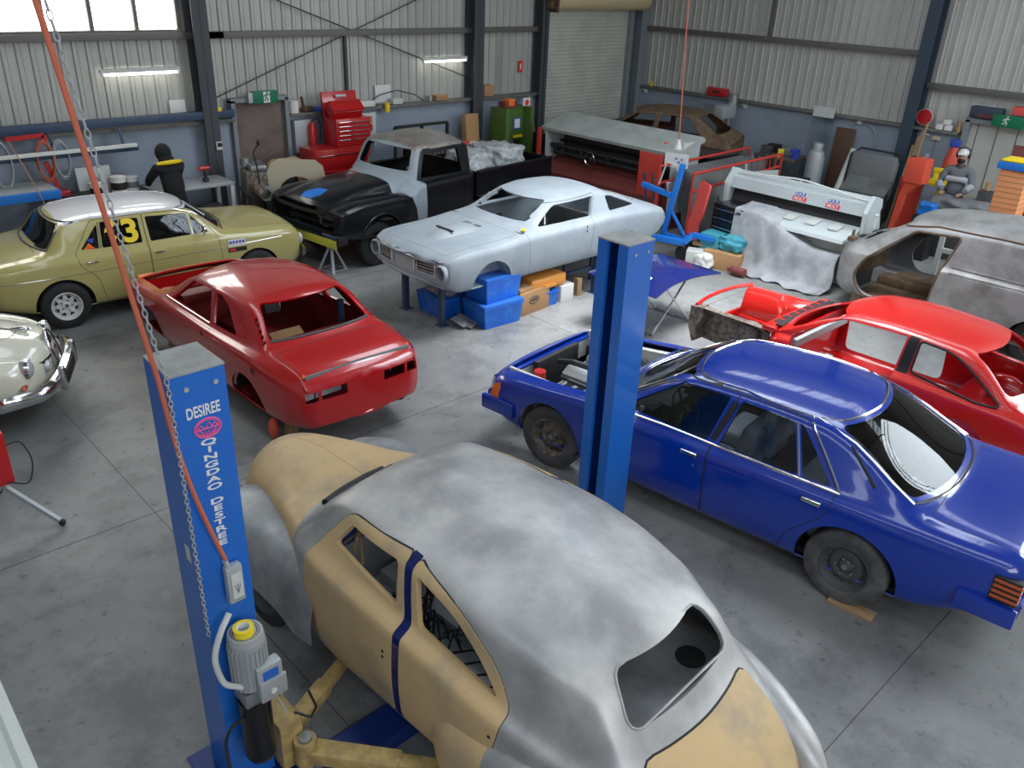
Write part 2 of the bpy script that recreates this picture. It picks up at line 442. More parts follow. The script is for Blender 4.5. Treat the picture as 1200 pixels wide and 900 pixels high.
def wheel(car, x, y, z, r, w, style='steel', sg=1, rimc='dark_grey', rr=None, tm='rubber', rot=0.):
    rr = rr or r*.58; o = y; T = None
    mb = MB(); h = w/2
    pr = [(rr*1.0, -h*.86), (rr*1.02, -h*.92), (rr*1.12, -h*.99), (r*.86, -h), (r*.96, -h*.86), (r, -h*.55), (r, h*.55), (r*.96, h*.86), (r*.86, h), (rr*1.12, h*.99), (rr*1.02, h*.92), (rr, h*.86)]
    rim = MB(); s = sg
    q = [(rr, -h*.86), (rr*.96, -h*.6), (rr*.9, 0), (rr*.93, s*h*.5), (rr*1.0, s*h*.82), (rr*1.04, s*h*.94), (rr*1.0, s*h*.96), (rr*.9, s*h*.62), (rr*.84, s*h*.34), (rr*.74, s*h*.28), (rr*.62, s*h*.50), (rr*.45, s*h*.52), (rr*.3, s*h*.36), (rr*.26, s*h*.52), (rr*.18, s*h*.6), (0.001, s*h*.6)]
    W_ = thing('w', None, None)
    COL.objects.unlink(W_); bpy.data.objects.remove(W_)
    rim.lathe(q, (0, 0, 0), 'Y', 32)
    ro = rim.build('wheel', M[rimc], car, 40); ro.location = (x, y, z); ro.rotation_euler = (0, 0, rot)
    mb.lathe(pr, (0, 0, 0), 'Y', 40); mb.build('tyre', M[tm], ro, 40)
    nut = MB(); nn = 5
    for i in range(nn):
        a = 2*pi*i/nn; nut.cyl((rr*.37*cos(a), s*h*.45, rr*.37*sin(a)), (rr*.37*cos(a), s*h*.66, rr*.37*sin(a)), rr*.05, n=6)
    nut.cyl((0, s*h*.5, 0), (0, s*h*.72, 0), rr*.15, rr*.12, 14)
    nut.build('wheel_nuts', M['steel' if style == 'steel' else 'rusty_steel'], ro)
    hol = MB(); k = 8 if style == 'ray' else 14
    for i in range(k):
        a = 2*pi*(i+.5)/k; ca, sa = cos(a), sin(a)
        if style == 'ray':
            tri = [(.74, -.16), (.74, .16), (.50, 0)]
            vs = []
            for yy in (s*h*.30, s*h*.545):
                for (ra, ta) in tri: vs.append((rr*(ra*ca-ta*sa), yy+(0), rr*(ra*sa+ta*ca)))
            hol.add(vs, [[0, 1, 2], [3, 4, 5], [0, 1, 4, 3], [1, 2, 5, 4], [2, 0, 3, 5]])
        else:
            hol.ball((rr*.79*ca, s*h*.30, rr*.79*sa), (rr*.05, h*.05, rr*.05), 8)
    hol.build('vent_hole', M['black'], ro)
    return ro
def path_on(sk, pts, view='side', sg=1, off=.004):
    out = []
    for a, b in pts:
        l, n_ = sk.hit(view, a, b, sg); out.append(l+n_*off)
    return out
def strip(sk, name, pts, m, car, r=.008, view='side', sg=1, closed=False, off=.002, sub=4, label=None):
    P = []; n = len(pts)
    for i in range(n if closed else n-1):
        a, b = pts[i], pts[(i+1) % n]
        L = sqrt((a[0]-b[0])**2+(a[1]-b[1])**2); k = max(1, int(L/.08)) if sub else 1
        for j in range(k): P.append((a[0]+(b[0]-a[0])*j/k, a[1]+(b[1]-a[1])*j/k))
    if not closed: P.append(pts[-1])
    return MB().tube(path_on(sk, P, view, sg, off), r, 6, closed).build(name, m, car, label=label)
def seat(car, x, y, z, m, w=.5, h=.62, name='seat', head=True, face=1, tilt=.22):
    b = MB(); b.box((x+.02*face, y, z+.12), (.5, w, .2), bev=.05)
    rot = Matrix.Rotation(-tilt*face, 4, 'Y'); b.box((x-.26*face, y, z+.2+h*.42), (.16, w*.95, h*.9), rot=rot, bev=.07)
    if head: b.box((x-.40*face, y, z+.2+h*.98), (.10, w*.5, .2), rot=rot, bev=.05)
    return b.build(name, m, car, 60)
def steering(car, x, y, z, r=.19, tilt=60):
    T = Matrix.Translation((x, y, z)) @ Matrix.Rotation(R(-tilt), 4, 'Y'); b = MB()
    b.tube([T @ Vector((r*cos(2*pi*i/24), r*sin(2*pi*i/24), 0)) for i in range(24)], .013, 6, True)
    for a in (0, 120, 240): b.cyl(T @ Vector((0, 0, -.02)), T @ Vector((r*cos(R(a)), r*sin(R(a)), 0)), .01, n=6)
    b.cyl(T @ Vector((0, 0, .02)), T @ Vector((0, 0, -.35)), .03, .02, 8)
    return b.build('steering_wheel', M['black'], car)
def liners(car, cx, cz, r, yo, yi, name='wheel_well', m='black'):
    n = 14
    for sg in (1, -1):
        b = MB(); ring = []
        for y in (yo*sg, yi*sg): ring.append([(cx-r*cos(pi*i/n), y, cz+r*sin(pi*i/n)) for i in range(n+1)])
        b.loft(ring, closed=False, caps=False)
        b.add([(cx-r, yi*sg, cz-.02)]+ring[1]+[(cx+r, yi*sg, cz-.02)], [list(range(n+3))])
        b.build(name, M[m], car, fix=False)
# ================================================================ the building
def concrete():
    m = bpy.data.materials.new('concrete_floor'); m.use_nodes = True; nt = m.node_tree; b = nt.nodes['Principled BSDF']; N = nt.nodes.new; L = nt.links.new
    tc = N('ShaderNodeTexCoord'); geo = tc.outputs['Object']
    def noise(s, d, r=.6):
        t = N('ShaderNodeTexNoise'); t.inputs['Scale'].default_value = s; t.inputs['Detail'].default_value = d; t.inputs['Roughness'].default_value = r; L(geo, t.inputs['Vector']); return t.outputs['Fac']
    def ramp(f, *st):
        r = N('ShaderNodeValToRGB'); e = r.color_ramp.elements; e[0].position, e[0].color = st[0][0], (*st[0][1], 1); e[1].position, e[1].color = st[-1][0], (*st[-1][1], 1)
        for p, c in st[1:-1]: x = e.new(p); x.color = (*c, 1)
        L(f, r.inputs[0]); return r.outputs[0]
    def mul(a, c):
        x = N('ShaderNodeMix'); x.data_type = 'RGBA'; x.blend_type = 'MULTIPLY'; x.inputs[0].default_value = 1; L(a, x.inputs[6]); L(c, x.inputs[7]); return x.outputs[2]
    base = ramp(noise(.45, 5), (.35, (.165, .17, .172)), (.62, (.27, .275, .268)))
    stain = ramp(noise(1.7, 9, .7), (.36, (.66, .66, .67)), (.52, (1, 1, 1)))
    spots = ramp(noise(9, 6, .7), (.30, (.45, .44, .43)), (.42, (1, 1, 1)))
    c = mul(mul(base, stain), spots)
    L(c, b.inputs['Base Color'])
    q = N('ShaderNodeMapRange'); q.inputs[3].default_value = .38; q.inputs[4].default_value = .62; L(noise(2.2, 5), q.inputs[0]); L(q.outputs[0], b.inputs['Roughness'])
    bp = N('ShaderNodeBump'); bp.inputs['Strength'].default_value = .08; bp.inputs['Distance'].default_value = .005; L(noise(40, 4), bp.inputs['Height']); L(bp.outputs[0], b.inputs['Normal'])
    return m
M['concrete'] = concrete()
dm('corrugated', (.50, .51, .47), .55, metal=.2, n2=(.40, .40, .365), ns=.8, nd=7, lo=.35, hi=.7, stretch=(1, 1, .35))
dm('corrugated_right', (.56, .565, .52), .55, metal=.15, n2=(.45, .45, .41), ns=.8, nd=7, lo=.35, hi=.7, stretch=(1, 1, .35))
dm('block_wall', (.30, .345, .41), .85, n2=(.23, .275, .33), ns=1.2, nd=7, lo=.4, hi=.7, bump=.15)
dm('girt_metal', (.16, .15, .14), .6, metal=.3); dm('column_paint', (.055, .06, .07), .6); dm('column_blue', (.035, .055, .08), .55)
dm('roller', (.52, .525, .46), .5, n2=(.44, .44, .38), ns=1.5); dm('roller_drum', (.62, .50, .30), .5); dm('door_brown', (.14, .10, .085), .7, n2=(.19, .14, .12), ns=3)
dm('frame_grey', (.22, .245, .26), .6); dm('ledge_steel', (.13, .13, .13), .6, n2=(.19, .17, .15), ns=8)
M['skylight'] = mat('skylight_sheet', (.9, .93, 1), emit=(.80, .90, 1), es=SKY_MAIN); M['skylight_dull'] = mat('dim_skylight_sheet', (.8, .83, .9), emit=(.80, .90, 1), es=SKY_SIDE); M['window_pane'] = mat('window_pane_sheet', (.9, .9, .85), emit=(1, .99, .92), es=WINDOW)  # side skylights glow weaker so the light falls off from the centre
XW, YW = 17.3, 13.9
struct(MB().box((7.15, 4.9, -.1), (20.5, 18.2, .2)), 'floor', M['concrete'])
def vjoint(name, a, b):
    o = MB().beam((*a, .0006), (*b, .0006), .006, .002).build(name, M['dark_grey']); o['kind'] = 'structure'
for i, (a, b) in enumerate((((-3, 6.25), (17.3, 6.25)), ((-3, 1.2), (17.3, 1.2)), ((1.9, -4), (1.9, 13.9)), ((7.6, -4), (7.6, 13.9)), ((13.0, -4), (13.0, 13.9)), ((-3, 10.3), (17.3, 10.3)))): vjoint('trim_%d' % (i+20), a, b)
def rib_wall(name, a, b, z0, z1, inward, m, pitch=.19):
    """trapezoidal ribbed sheet from a to b (xy), ribs vertical, facing inward"""
    a, b, nn = Vector((*a, 0)), Vector((*b, 0)), Vector((*inward, 0)); L_ = (b-a).length; d = (b-a)/L_; prof = []; x = 0
    while x < L_:
        for dx, h in ((0, 0), (.055, 0), (.067, .028), (.083, .028), (.095, 0), (.13, 0), (.137, .008), (.148, .008), (.155, 0)): 
            if x+dx < L_: prof.append((x+dx, h))
        x += pitch
    prof.append((L_, 0)); vs = []; n = len(prof)
    for z in (z0, z1):
        for t, h in prof: p = a+d*t+nn*h; vs.append((p.x, p.y, z))
    for z in (z0, z1):
        for t, h in prof: p = a+d*t+nn*(h-.004); vs.append((p.x, p.y, z))
    fs = [[i, i+1, n+i+1, n+i] for i in range(n-1)]+[[2*n+i, 3*n+i, 3*n+i+1, 2*n+i+1] for i in range(n-1)]+[[i, i+1, 2*n+i+1, 2*n+i] for i in range(n-1)]
    o = MB().add(vs, fs).build(name, m, ang=20); o['kind'] = 'structure'; return o
# back wall
def blocks(name, c, d): struct(MB().box(c, d), name, M['block_wall'])
blocks('wall_back_block', ((-3+6.56)/2, YW+.10, .9), (9.56, .2, 1.8)); blocks('wall_back_block_middle', ((7.62+13.95)/2, YW+.10, .9), (13.95-7.62, .2, 1.8))
rib_wall('wall_back', (-3, YW+.10), (5.96, YW+.10), 1.8, 3.17, (0, -1), M['corrugated']); rib_wall('wall_back_middle', (5.96, YW+.10), (13.95, YW+.10), 1.8, 7.0, (0, -1), M['corrugated'])
rib_wall('wall_back_upper', (-3, YW+.10), (5.96, YW+.10), 4.9, 7.0, (0, -1), M['corrugated']); rib_wall('wall_back_above_shutter', (13.95, YW+.10), (XW+.2, YW+.10), 3.9, 7.0, (0, -1), M['corrugated'])
# right wall
blocks('wall_right_block', (XW+.1, (13.9+6.0)/2, .9), (.2, 7.9, 1.8)); blocks('wall_right_block_near', (XW+.1, (4.0-1.5)/2, .9), (.2, 5.5, 1.8))
rib_wall('wall_right', (XW+.1, YW+.1), (XW+.1, -1.0), 1.8, 7.0, (-1, 0), M['corrugated_right'])
rib_wall('wall_left', (-3.0, YW+.1), (-3.0, 4.5), 0, 7.0, (1, 0), M['corrugated'])
# ledges, girts, columns, trims
def steel(name, c, d, m='ledge_steel', **k): struct(MB().box(c, d, bev=.004), name, M[m], **k)
steel('trim_1', (1.8, YW-.02, 1.80), (9.6, .22, .05)); steel('trim_2', (10.8, YW-.02, 1.80), (6.3, .22, .05)); steel('trim_3', (XW-.0, 9.95, 1.80), (.20, 7.9, .05)); steel('trim_4', (XW, .8, 1.80), (.2, 5.2, .05))
steel('trim_5', (10.1, YW+.02, 3.12), (7.7, .12, .10), 'girt_metal'); steel('trim_6', (1.8, YW+.02, 3.12), (9.6, .12, .10), 'girt_metal')
steel('trim_7', (XW+.02, 10.4, 3.12), (.12, 7.0, .10), 'girt_metal'); steel('trim_8', (XW+.02, 2.9, 2.58), (.14, 7.8, .10), 'girt_metal')
steel('trim_9', (XW+.02, 2.9, 4.6), (.14, 7.8, .10), 'girt_metal'); steel('trim_10', (8.93, YW+.03, 2.45), (.05, .06, 1.3), 'dark_grey'); steel('trim_11', (XW-.0, 10.35, 5.0), (.06, .08, 3.8), 'girt_metal')
def column(name, x, y, w, d, m, z=7.0):
    b = MB(); b.box((x, y-d/2+.01 if d > w else y, z/2), (w, .02, z)) if False else None
    b.box((x, y+d/2-.01, z/2), (w, .02, z)); b.box((x, y-d/2+.01, z/2), (w, .02, z)); b.box((x, y, z/2), (.02, d, z)); struct(b, name, M[m])
column('trim_12', 6.13, YW-.10, .25, .30, 'column_paint'); column('trim_13', 11.92, YW-.10, .26, .30, 'column_paint'); column('trim_14', 13.84, YW-.08, .20, .26, 'column_paint'); column('trim_15', XW-.10, YW-.10, .30, .30, 'frame_grey')
b = MB(); b.box((XW-.29, 6.88, 3.5), (.02, .24, 7)); b.box((XW-.01, 6.88, 3.5), (.02, .24, 7)); b.box((XW-.15, 6.88, 3.5), (.28, .02, 7)); struct(b, 'trim_16', M['column_blue'])
steel('trim_17', (2.2, YW-.18, 1.93), (8.7, .12, .12), 'blue_steel')
for k, (a, c) in enumerate((((7.0, 3.85), (11.9, 2.20)), ((6.2, 2.10), (11.3, 3.95)))):
    struct(MB().tube([(a[0], YW+.0, a[1]), (c[0], YW+.0, c[1])], .012, 6), 'trim_%d' % (18+k), M['dark_grey'])
steel('trim_30', (12.74, YW+.0, 2.3), (.025, .025, 1.4), 'galv')
# windows
for i in range(8):
    x0 = 5.93-.655*i
    if x0 < -1: break
    b = MB(); b.box((x0-.03, YW+.06, 4.03), (.06, .10, 1.72)); b.box((x0-.33, YW+.06, 3.18), (.66, .12, .06)); b.box((x0-.33, YW+.06, 4.88), (.66, .12, .06)); w = struct(b, 'window_%d' % (i+1), M['ledge_steel'])
    o = MB().box((x0-.33, YW+.08, 4.03), (.60, .01, 1.64)).build('pane', M['window_pane'], w)
# personnel doors
def door(name, x0, x1, z1, m, axis='x', pos=YW, handle=True):
    b = MB(); w = x1-x0; c = (x0+x1)/2
    if axis == 'x':
        for x in (x0, x1): b.box((x, pos-.02, z1/2), (.07, .16, z1))
        b.box((c, pos-.02, z1), (w+.07, .16, .07)); d = struct(b, name, M['frame_grey']); MB().box((c, pos+.03, z1/2), (w-.07, .05, z1-.06)).build('door_leaf', M[m], d)
    else:
        for y in (x0, x1): b.box((pos-.02, y, z1/2), (.16, .09, z1))
        b.box((pos-.02, c, z1), (.16, w+.09, .08)); d = struct(b, name, M['frame_grey']); MB().box((pos+.04, c, z1/2), (.05, w-.07, z1-.06)).build('door_leaf', M[m], d)
        q = MB()
        for i in range(5): q.box((pos+.012, x0+w*(i+.5)/5, z1/2), (.012, .012, z1-.1))
        q.build('door_batten', M['column_paint'], d)
door('door_1', 6.60, 7.60, 2.10, 'door_brown'); door('door_2', 4.15, 5.88, 2.08, 'corrugated_right', 'y', XW)
# roller shutter
b = MB(); vs = []; n = 44; prof = []
for i in range(n): z = .02+3.5*i/n; prof += [(z, 0), (z+.025, -.012), (z+.05, -.012), (z+.07, 0)]
k = len(prof); vs = [(14.06, YW+h, z) for z, h in prof]+[(16.80, YW+h, z) for z, h in prof]
b.add(vs, [[i, i+1, k+i+1, k+i] for i in range(k-1)]); dr = struct(b, 'door_3', M['roller'])
b = MB(); b.box((14.02, YW-.04, 1.8), (.08, .12, 3.6)); b.box((16.86, YW-.04, 1.8), (.10, .14, 3.6)); b.build('guide_rail', M['frame_grey'], dr)
MB().cyl((14.0, YW-.22, 3.72), (17.1, YW-.22, 3.72), .22, n=28).build('shutter_drum', M['roller_drum'], dr)
b = MB(); b.box((13.93, YW-.22, 3.72), (.04, .5, .5)); b.box((13.86, YW-.30, 3.62), (.12, .16, .16), bev=.02); b.build('drum_bracket', M['rust'], dr)
# roof with skylights and purlins, out of the picture but mirrored in the paint
ZR = 6.9
def roofbox(name, x0, x1, y0, y1, m): struct(MB().box(((x0+x1)/2, (y0+y1)/2, ZR), (x1-x0, y1-y0, .06)), name, M[m])
SKY = [(-2.0, -.8, -3, 4.5), (2.2, 3.2, -3.0, 12.0), (7.2, 9.6, 1.5, 10.0), (12.8, 13.8, -3.0, 9.0)]
xs_ = [-3.0]
for a, c, _, _ in SKY: xs_ += [a, c]
xs_.append(17.5); k = 1
for i in range(0, len(xs_)-1, 2): roofbox('ceiling_%d' % k, xs_[i], xs_[i+1], -4.5, 14.1, 'corrugated'); k += 1
for i, (a, c, y0, y1) in enumerate(SKY):
    roofbox('ceiling_%d' % k, a, c, -4.5, y0, 'corrugated'); k += 1
    if y1 < 14: roofbox('ceiling_%d' % k, a, c, y1, 14.1, 'corrugated'); k += 1
    struct(MB().box(((a+c)/2, (y0+y1)/2, ZR), (c-a, y1-y0, .02)), 'window_%d' % (20+i), M['skylight' if i == 2 else 'skylight_dull'])
    gb = MB(); [gb.box(((a+c)/2, y0+.25+.42*j, ZR-.05), (c-a, .03, .04)) for j in range(int((y1-y0)/.42))]; struct(gb, 'trim_%d' % (60+i), M['girt_metal'])
gb = MB(); [gb.beam(Vector((12.6, -.4, 6.45))+Vector((-.63, .78, 0))*(.38*j)+Vector((.78, .63, 0))*3.2, Vector((12.6, -.4, 6.45))+Vector((-.63, .78, 0))*(.38*j)-Vector((.78, .63, 0))*3.2, .05, .03) for j in range(-8, 9)]; struct(gb, 'trim_70', M['girt_metal'])
for i in range(13): steel('trim_%d' % (40+i), (7.2, -4.2+1.45*i, ZR-.12), (20.2, .06, .14), 'girt_metal')
# ---------------------------------------------------------------- generic saloon skin
def xs_for(x0, x1, step, *cs):
    X = {round(x0, 4), round(x1, 4)}
    n = int((x1-x0)/step)
    for i in range(n+1): X.add(round(x0+(x1-x0)*i/n, 4))
    for c in cs:
        for x in getattr(c, 'X', []):
            if x0 < x < x1: X.add(round(x, 4))
    X = sorted(X); out = [X[0]]
    for x in X[1:]:
        if x-out[-1] > .012: out.append(x)
    out[-1] = X[-1]; return out
def saloon(W, sill, belt, top, ry, crown, bow, x0, x1, dby=.08, step=.06, mid=.5, tuck=.06, sub=(1, 2, 3, 3, 4, 4, 4, 3, 4), shoulder=.07, extra=None, side=None):
    W, sill, belt, top, ry, crown, bow = [K(c) for c in (W, sill, belt, top, ry, crown, bow)]
    dby = K(dby) if isinstance(dby, list) else (lambda x, d=dby: d)
    def sec(x):
        w, s0, b, t, r, c = W(x), sill(x), belt(x), top(x), ry(x), crown(x); h = b-s0; by = w-dby(x)
        rz = t-c
        p = [(w-.22, s0), (w-tuck-.02, s0), (w-tuck*.45, s0+h*.16), (w-.004, s0+h*mid), (w-.012, b-shoulder), (by, b)]
        p += [(by+(r-by)*.55+.012, b+(rz-b)*.55), (r+.012, rz-.012 if rz-b > .05 else rz-.002), (r*.55, t-c*.30), (0, t)]
        if side: p = side(x, p)
        return p
    return Skin(xs_for(x0, x1, step, W, sill, belt, top, ry), sec, list(sub), bow, extra=extra)

def both(f):
    for sg in (1, -1): f(sg)
# ================================================================ blue saloon
def build_blue():
    car = thing('car', 'glossy dark blue four-door saloon with its bonnet off, behind the right lift post', 'car', (6.02, 3.34, 0), R(96.5))
    W = [(2.2, .79), (2.08, .86), (1.8, .885), (0, .90), (-1.9, .89), (-2.38, .865), (-2.5, .82)]
    sill = [(2.2, .42), (1.95, .26), (1.0, .22), (-1.8, .24), (-2.2, .36), (-2.5, .46)]
    belt = [(2.2, .66), (2.0, .74), (1.4, .81), (.8, .87), (-.2, .88), (-1.4, .89), (-2.3, .89), (-2.44, .88), (-2.5, .84)]
    top = [(2.2, .68), (2.1, .75), (1.4, .84), (.95, .90), (.84, .93), (.24, 1.29), (.08, 1.335), (-.5, 1.365), (-.95, 1.345), (-1.10, 1.30), (-1.70, .985), (-1.82, .955), (-2.4, .93), (-2.5, .87)]
    ry = [(2.2, .62), (.85, .68), (.22, .58), (-.5, .60), (-1.05, .58), (-1.65, .68), (-1.9, .70), (-2.5, .70)]
    crown = [(2.2, .01), (.9, .02), (.8, .03), (.1, .05), (-1, .05), (-1.7, .02), (-2.5, .01)]
    bow = [(2.2, .06), (1, .06), (.8, .10), (0, .04), (-.8, -.04), (-1.65, -.13), (-2.1, -.04), (-2.5, -.03)]
    s = saloon(W, sill, belt, top, ry, crown, bow, -2.5, 2.2, dby=.07)
    wf, wr = 1.41, -1.41
    fd = rpoly([(.86, .26, .1), (.90, .5, .1), (.84, .865, .02), (.27, 1.265, .04), (-.28, 1.30, .02), (-.19, .90, .02), (-.20, .26, .04)])
    rd = rpoly([(-.215, .26, .04), (-.205, .90, .02), (-.295, 1.30, .02), (-.85, 1.285, .05), (-1.22, .90, .02), (-1.20, .72, .1), (-.93, .45, .15), (-.88, .26, .05)])
    w1 = rpoly([(.66, .915), (.66, .925), (.22, 1.235), (-.22, 1.265), (-.15, .905)], .025)
    w2 = rpoly([(-.25, .905), (-.32, 1.265), (-.76, 1.255), (-.91, .91)], .025)
    w3 = rpoly([(-.955, .91), (-.80, 1.25), (-.84, 1.235), (-1.17, .92)], .015)
    def sides(sg):
        n = 'l' if sg > 0 else 'r'
        s.cut('fd'+n, fd, 'side', sg, gap=.007); s.cut('rd'+n, rd, 'side', sg, gap=.007, only=['body'])
        s.cut('arch', arch(wf, .31, .36), 'side', sg); s.cut('arch', arch(wr, .33, .35, rx=.38), 'side', sg)
        for k, w in (('w1', w1), ('w2', w2), ('w3', w3)): s.cut(k+n, w, 'side', sg)
    both(sides)
    s.cut('ws', rpoly([(-.68, .955), (-.55, 1.285), (.55, 1.285), (.68, .955)], .06), 'front', 1, filt=lambda c, n: c.x > .1 and n.x > .2, only=['body'])
    s.cut('bl', rpoly([(-.665, .985), (-.545, 1.285), (.545, 1.285), (.665, .985)], .05), 'front', -1, filt=lambda c, n: c.x > -1.9, only=['body'])
    s.cut('boot', rpoly([(-1.86, .70), (-2.45, .70), (-2.45, -.70), (-1.86, -.70)], .06), 'top', 1, gap=.006, only=['body'])
    s.cut('bay', rpoly([(.98, .72, .03), (2.10, .70, .05), (2.10, -.70, .05), (.98, -.72, .03)], .05), 'top', 1, only=['body'])
    P, D = M['blue_paint'], M['blue_dark']
    seams = [x for x in s.names if x.endswith('_seam')]
    s.emit('body_shell', ['body'], P, car, inner=D, seam=seams)
    for n in 'lr':
        a = s.emit('door', ['fd'+n], P, car, t=.03, inner=M['dark_grey']); b = s.emit('door', ['rd'+n], P, car, t=.03, inner=M['dark_grey'])
        for w, pr in (('w1', a), ('w2', b), ('w3', b)): s.emit('side_window', [w+n], M['glass'], pr, t=.004, off=-.012)
    s.emit('windscreen', ['ws'], M['clear'], car, t=.005, off=-.006); s.emit('rear_window', ['bl'], M['clear'], car, t=.005, off=-.006)
    s.emit('boot_lid', ['boot'], P, car, inner=D)
    for sg in (1, -1):
        strip(s, 'window_trim', [(.86, .872), (.25, .892), (-1.25, .895)], M['chrome'], car, .010, sg=sg)
        strip(s, 'gutter_trim', [(.84, .895), (.25, 1.285), (-.3, 1.315), (-.86, 1.30), (-1.25, .895)], M['chrome'], car, .009, sg=sg)
        MB().box((0, 0, 0), (.05, .012, .36), rot=frame((1, 0, 0), (0, 1, 0))).build('pillar_cover', M['black'], car).matrix_local = Matrix.Translation((-.235, .735*sg, 1.08)) @ Matrix.Rotation(R(22*sg), 4, 'X') @ Matrix.Rotation(R(-14), 4, 'Y')
        for (hx, hz) in ((-.05, .78), (-1.08, .79)):
            l, n_ = s.hit('side', hx, hz, sg)
            MB().box(l+n_*.012, (.15, .03, .035), bev=.01).build('door_handle', M['chrome'], car)
        l, n_ = s.hit('side', -.10, .68, sg); MB().cyl(l, l+n_*.008, .014).build('key_lock', M['chrome'], car)
        strip(s, 'pillar_vent', [(-1.20, 1.20), (-1.45, 1.0)], M['black'], car, .012, sg=sg)
        strip(s, 'division_bar', [(-.93, .91), (-.78, 1.25)], M['chrome'], car, .008, sg=sg)
        # lamps
        b = MB(); b.box((-2.42, .80*sg, .70), (.17, .16, .19), bev=.01); q = b.build('tail_lamp', M['black'], car)
        b = MB()
        for i in range(4): b.box((-2.425, .805*sg, .64+.042*i), (.17, .165, .022), bev=.004)
        b.build('lamp_louvre', M['lamp_red'], q)
        MB().prism([(1.98, .50), (2.14, .50), (2.11, .63), (2.03, .68)], 'Y', .80*sg, .862*sg).build('indicator_lamp', M['orange'], car)
    strip(s, 'rear_window_trim', [(-.69, .965), (-.56, 1.30), (.56, 1.30), (.69, .965)], M['chrome'], car, .012, 'front', -1, True)
    strip(s, 'windscreen_trim', [(-.70, .945), (-.565, 1.30), (.565, 1.30), (.70, .945)], M['chrome'], car, .010, 'front', 1, True)
    # bumpers
    def bump(x, d, z, w, name, m):
        pts = []
        b = MB(); rings = []
        for i in range(17):
            t = -1+2*i/16; y = w*t; xx = x+d*(.05-.05*t*t)-(d*.30*max(0, abs(t)-.93)/.07 if abs(t) > .93 else 0)
            y = max(-w*.985, min(w*.985, y*1.02)) if abs(t) > .93 else y
            rings.append([(xx, y, z-.08), (xx+d*.06, y*1.01, z-.06), (xx+d*.065, y*1.01, z+.05), (xx+d*.045, y, z+.08), (xx, y, z+.08)])
        return b.loft(rings).build(name, m, car, 25)
    bump(2.17, 1, .44, .885, 'front_bumper', P); bump(-2.46, -1, .52, .875, 'rear_bumper', P)
    for xx, l, z, nm in ((-2.34, .38, .52, 'rear_bumper'), (2.02, .40, .44, 'front_bumper')):
        for sg in (1, -1): MB().box((xx, .885*sg, z), (l, .05, .15), bev=.02).build('bumper_end', P, car)
    MB().box((-2.512, 0, .70), (.03, 1.30, .18), bev=.01).build('rear_panel', M['dark_grey'], car)
    MB().box((2.17, 0, .58), (.06, 1.5, .18), bev=.01).build('radiator_grille', M['black'], car)
    # floor, engine bay, cabin
    b = MB(); b.box((-.45, 0, .27), (2.7, 1.56, .04)); b.box((-.2, 0, .34), (1.9, .26, .14), bev=.04); b.box((-2.05, 0, .33), (.75, 1.3, .05)); b.build('floor_pan', M['black'], car)
    liners(car, wf, .31, .37, .84, .60, m='mid_grey'); liners(car, wr, .33, .38, .84, .58)
    b = MB(); b.box((1.52, .66, .60), (1.10, .03, .34)); b.box((1.52, -.66, .60), (1.10, .03, .34)); b.box((.97, 0, .62), (.03, 1.3, .5)); b.box((2.08, 0, .60), (.04, 1.35, .22)); b.build('engine_bay', M['off_white'], car)
    b = MB(); b.box((2.1, 0, .70), (.10, 1.4, .03), bev=.01); b.build('bonnet_landing', P, car)
    for sg in (1, -1): MB().beam((1.0, .68*sg, .80), (2.06, .66*sg, .68), .07, .02, .005).build('bonnet_channel', M['off_white'], car)
    e = MB(); e.box((1.45, 0, .50), (.62, .42, .34), bev=.04)
    e.cyl((1.3, 0, .68), (1.3, 0, .76), .17, n=20); e.cyl((1.3, 0, .76), (1.3, 0, .775), .10, n=16)
    for sg in (1, -1):
        e.box((1.45, .20*sg, .68), (.56, .14, .10), rot=Matrix.Rotation(R(-30*sg), 4, 'X'), bev=.03)
        for i in range(4): e.tube([(1.25+.13*i, .26*sg, .62), (1.27+.13*i, .38*sg, .60), (1.32+.13*i, .42*sg, .48)], .025, 6)
    eng = e.build('engine', M['steel'], car)
    b = MB(); b.cyl((1.84, .48, .60), (1.84, .48, .74), .06, n=14); b.build('oil_cap', M['tool_red'], eng)
    MB().box((1.78, -.45, .64), (.22, .18, .2), bev=.015).build('battery', M['black'], eng)
    b = MB(); b.tube([(1.7, .3, .66), (1.5, .45, .74), (1.2, .4, .7), (1.05, .2, .74)], .022, 6); b.tube([(1.9, .1, .7), (1.7, .12, .76), (1.55, 0, .7)], .03, 6); b.build('coolant_hose', M['black'], eng)
    b = MB(); b.box((2.0, 0, .56), (.06, .7, .36), bev=.01); b.build('radiator', M['black'], car)
    b = MB(); b.box((.82, 0, .90), (.20, 1.34, .03)); 
    for i in range(16): b.box((.86, -.6+.08*i, .92), (.12, .02, .012))
    b.build('cowl_panel', M['black'], car)
    b = MB(); b.box((.60, 0, .80), (.34, 1.36, .22), bev=.05); b.box((.42, .36, .86), (.14, .34, .12), bev=.03); b.build('dashboard', M['black'], car)
    steering(car, .30, .36, .86)
    for y in (.36, -.36): seat(car, -.10, y, .30, M['seat_grey'], .52, .60)
    b = MB(); b.box((-.95, 0, .42), (.52, 1.30, .22), bev=.06); b.box((-1.28, 0, .66), (.18, 1.30, .50), rot=Matrix.Rotation(-.25, 4, 'Y'), bev=.07); b.build('rear_bench_seat', M['seat_grey'], car, 60)
    for y in (.35, -.35): MB().box((-1.40, y, 1.0), (.10, .34, .22), bev=.07).build('headrest', M['seat_grey'], car)
    MB().box((-1.62, 0, .88), (.38, 1.28, .02)).build('parcel_shelf', M['seat_grey'], car)
    MB().box((.12, 0, 1.20), (.02, .22, .06), bev=.01).build('interior_mirror', M['black'], car)
    l, _n = s.hit('side', .62, .90, 1)
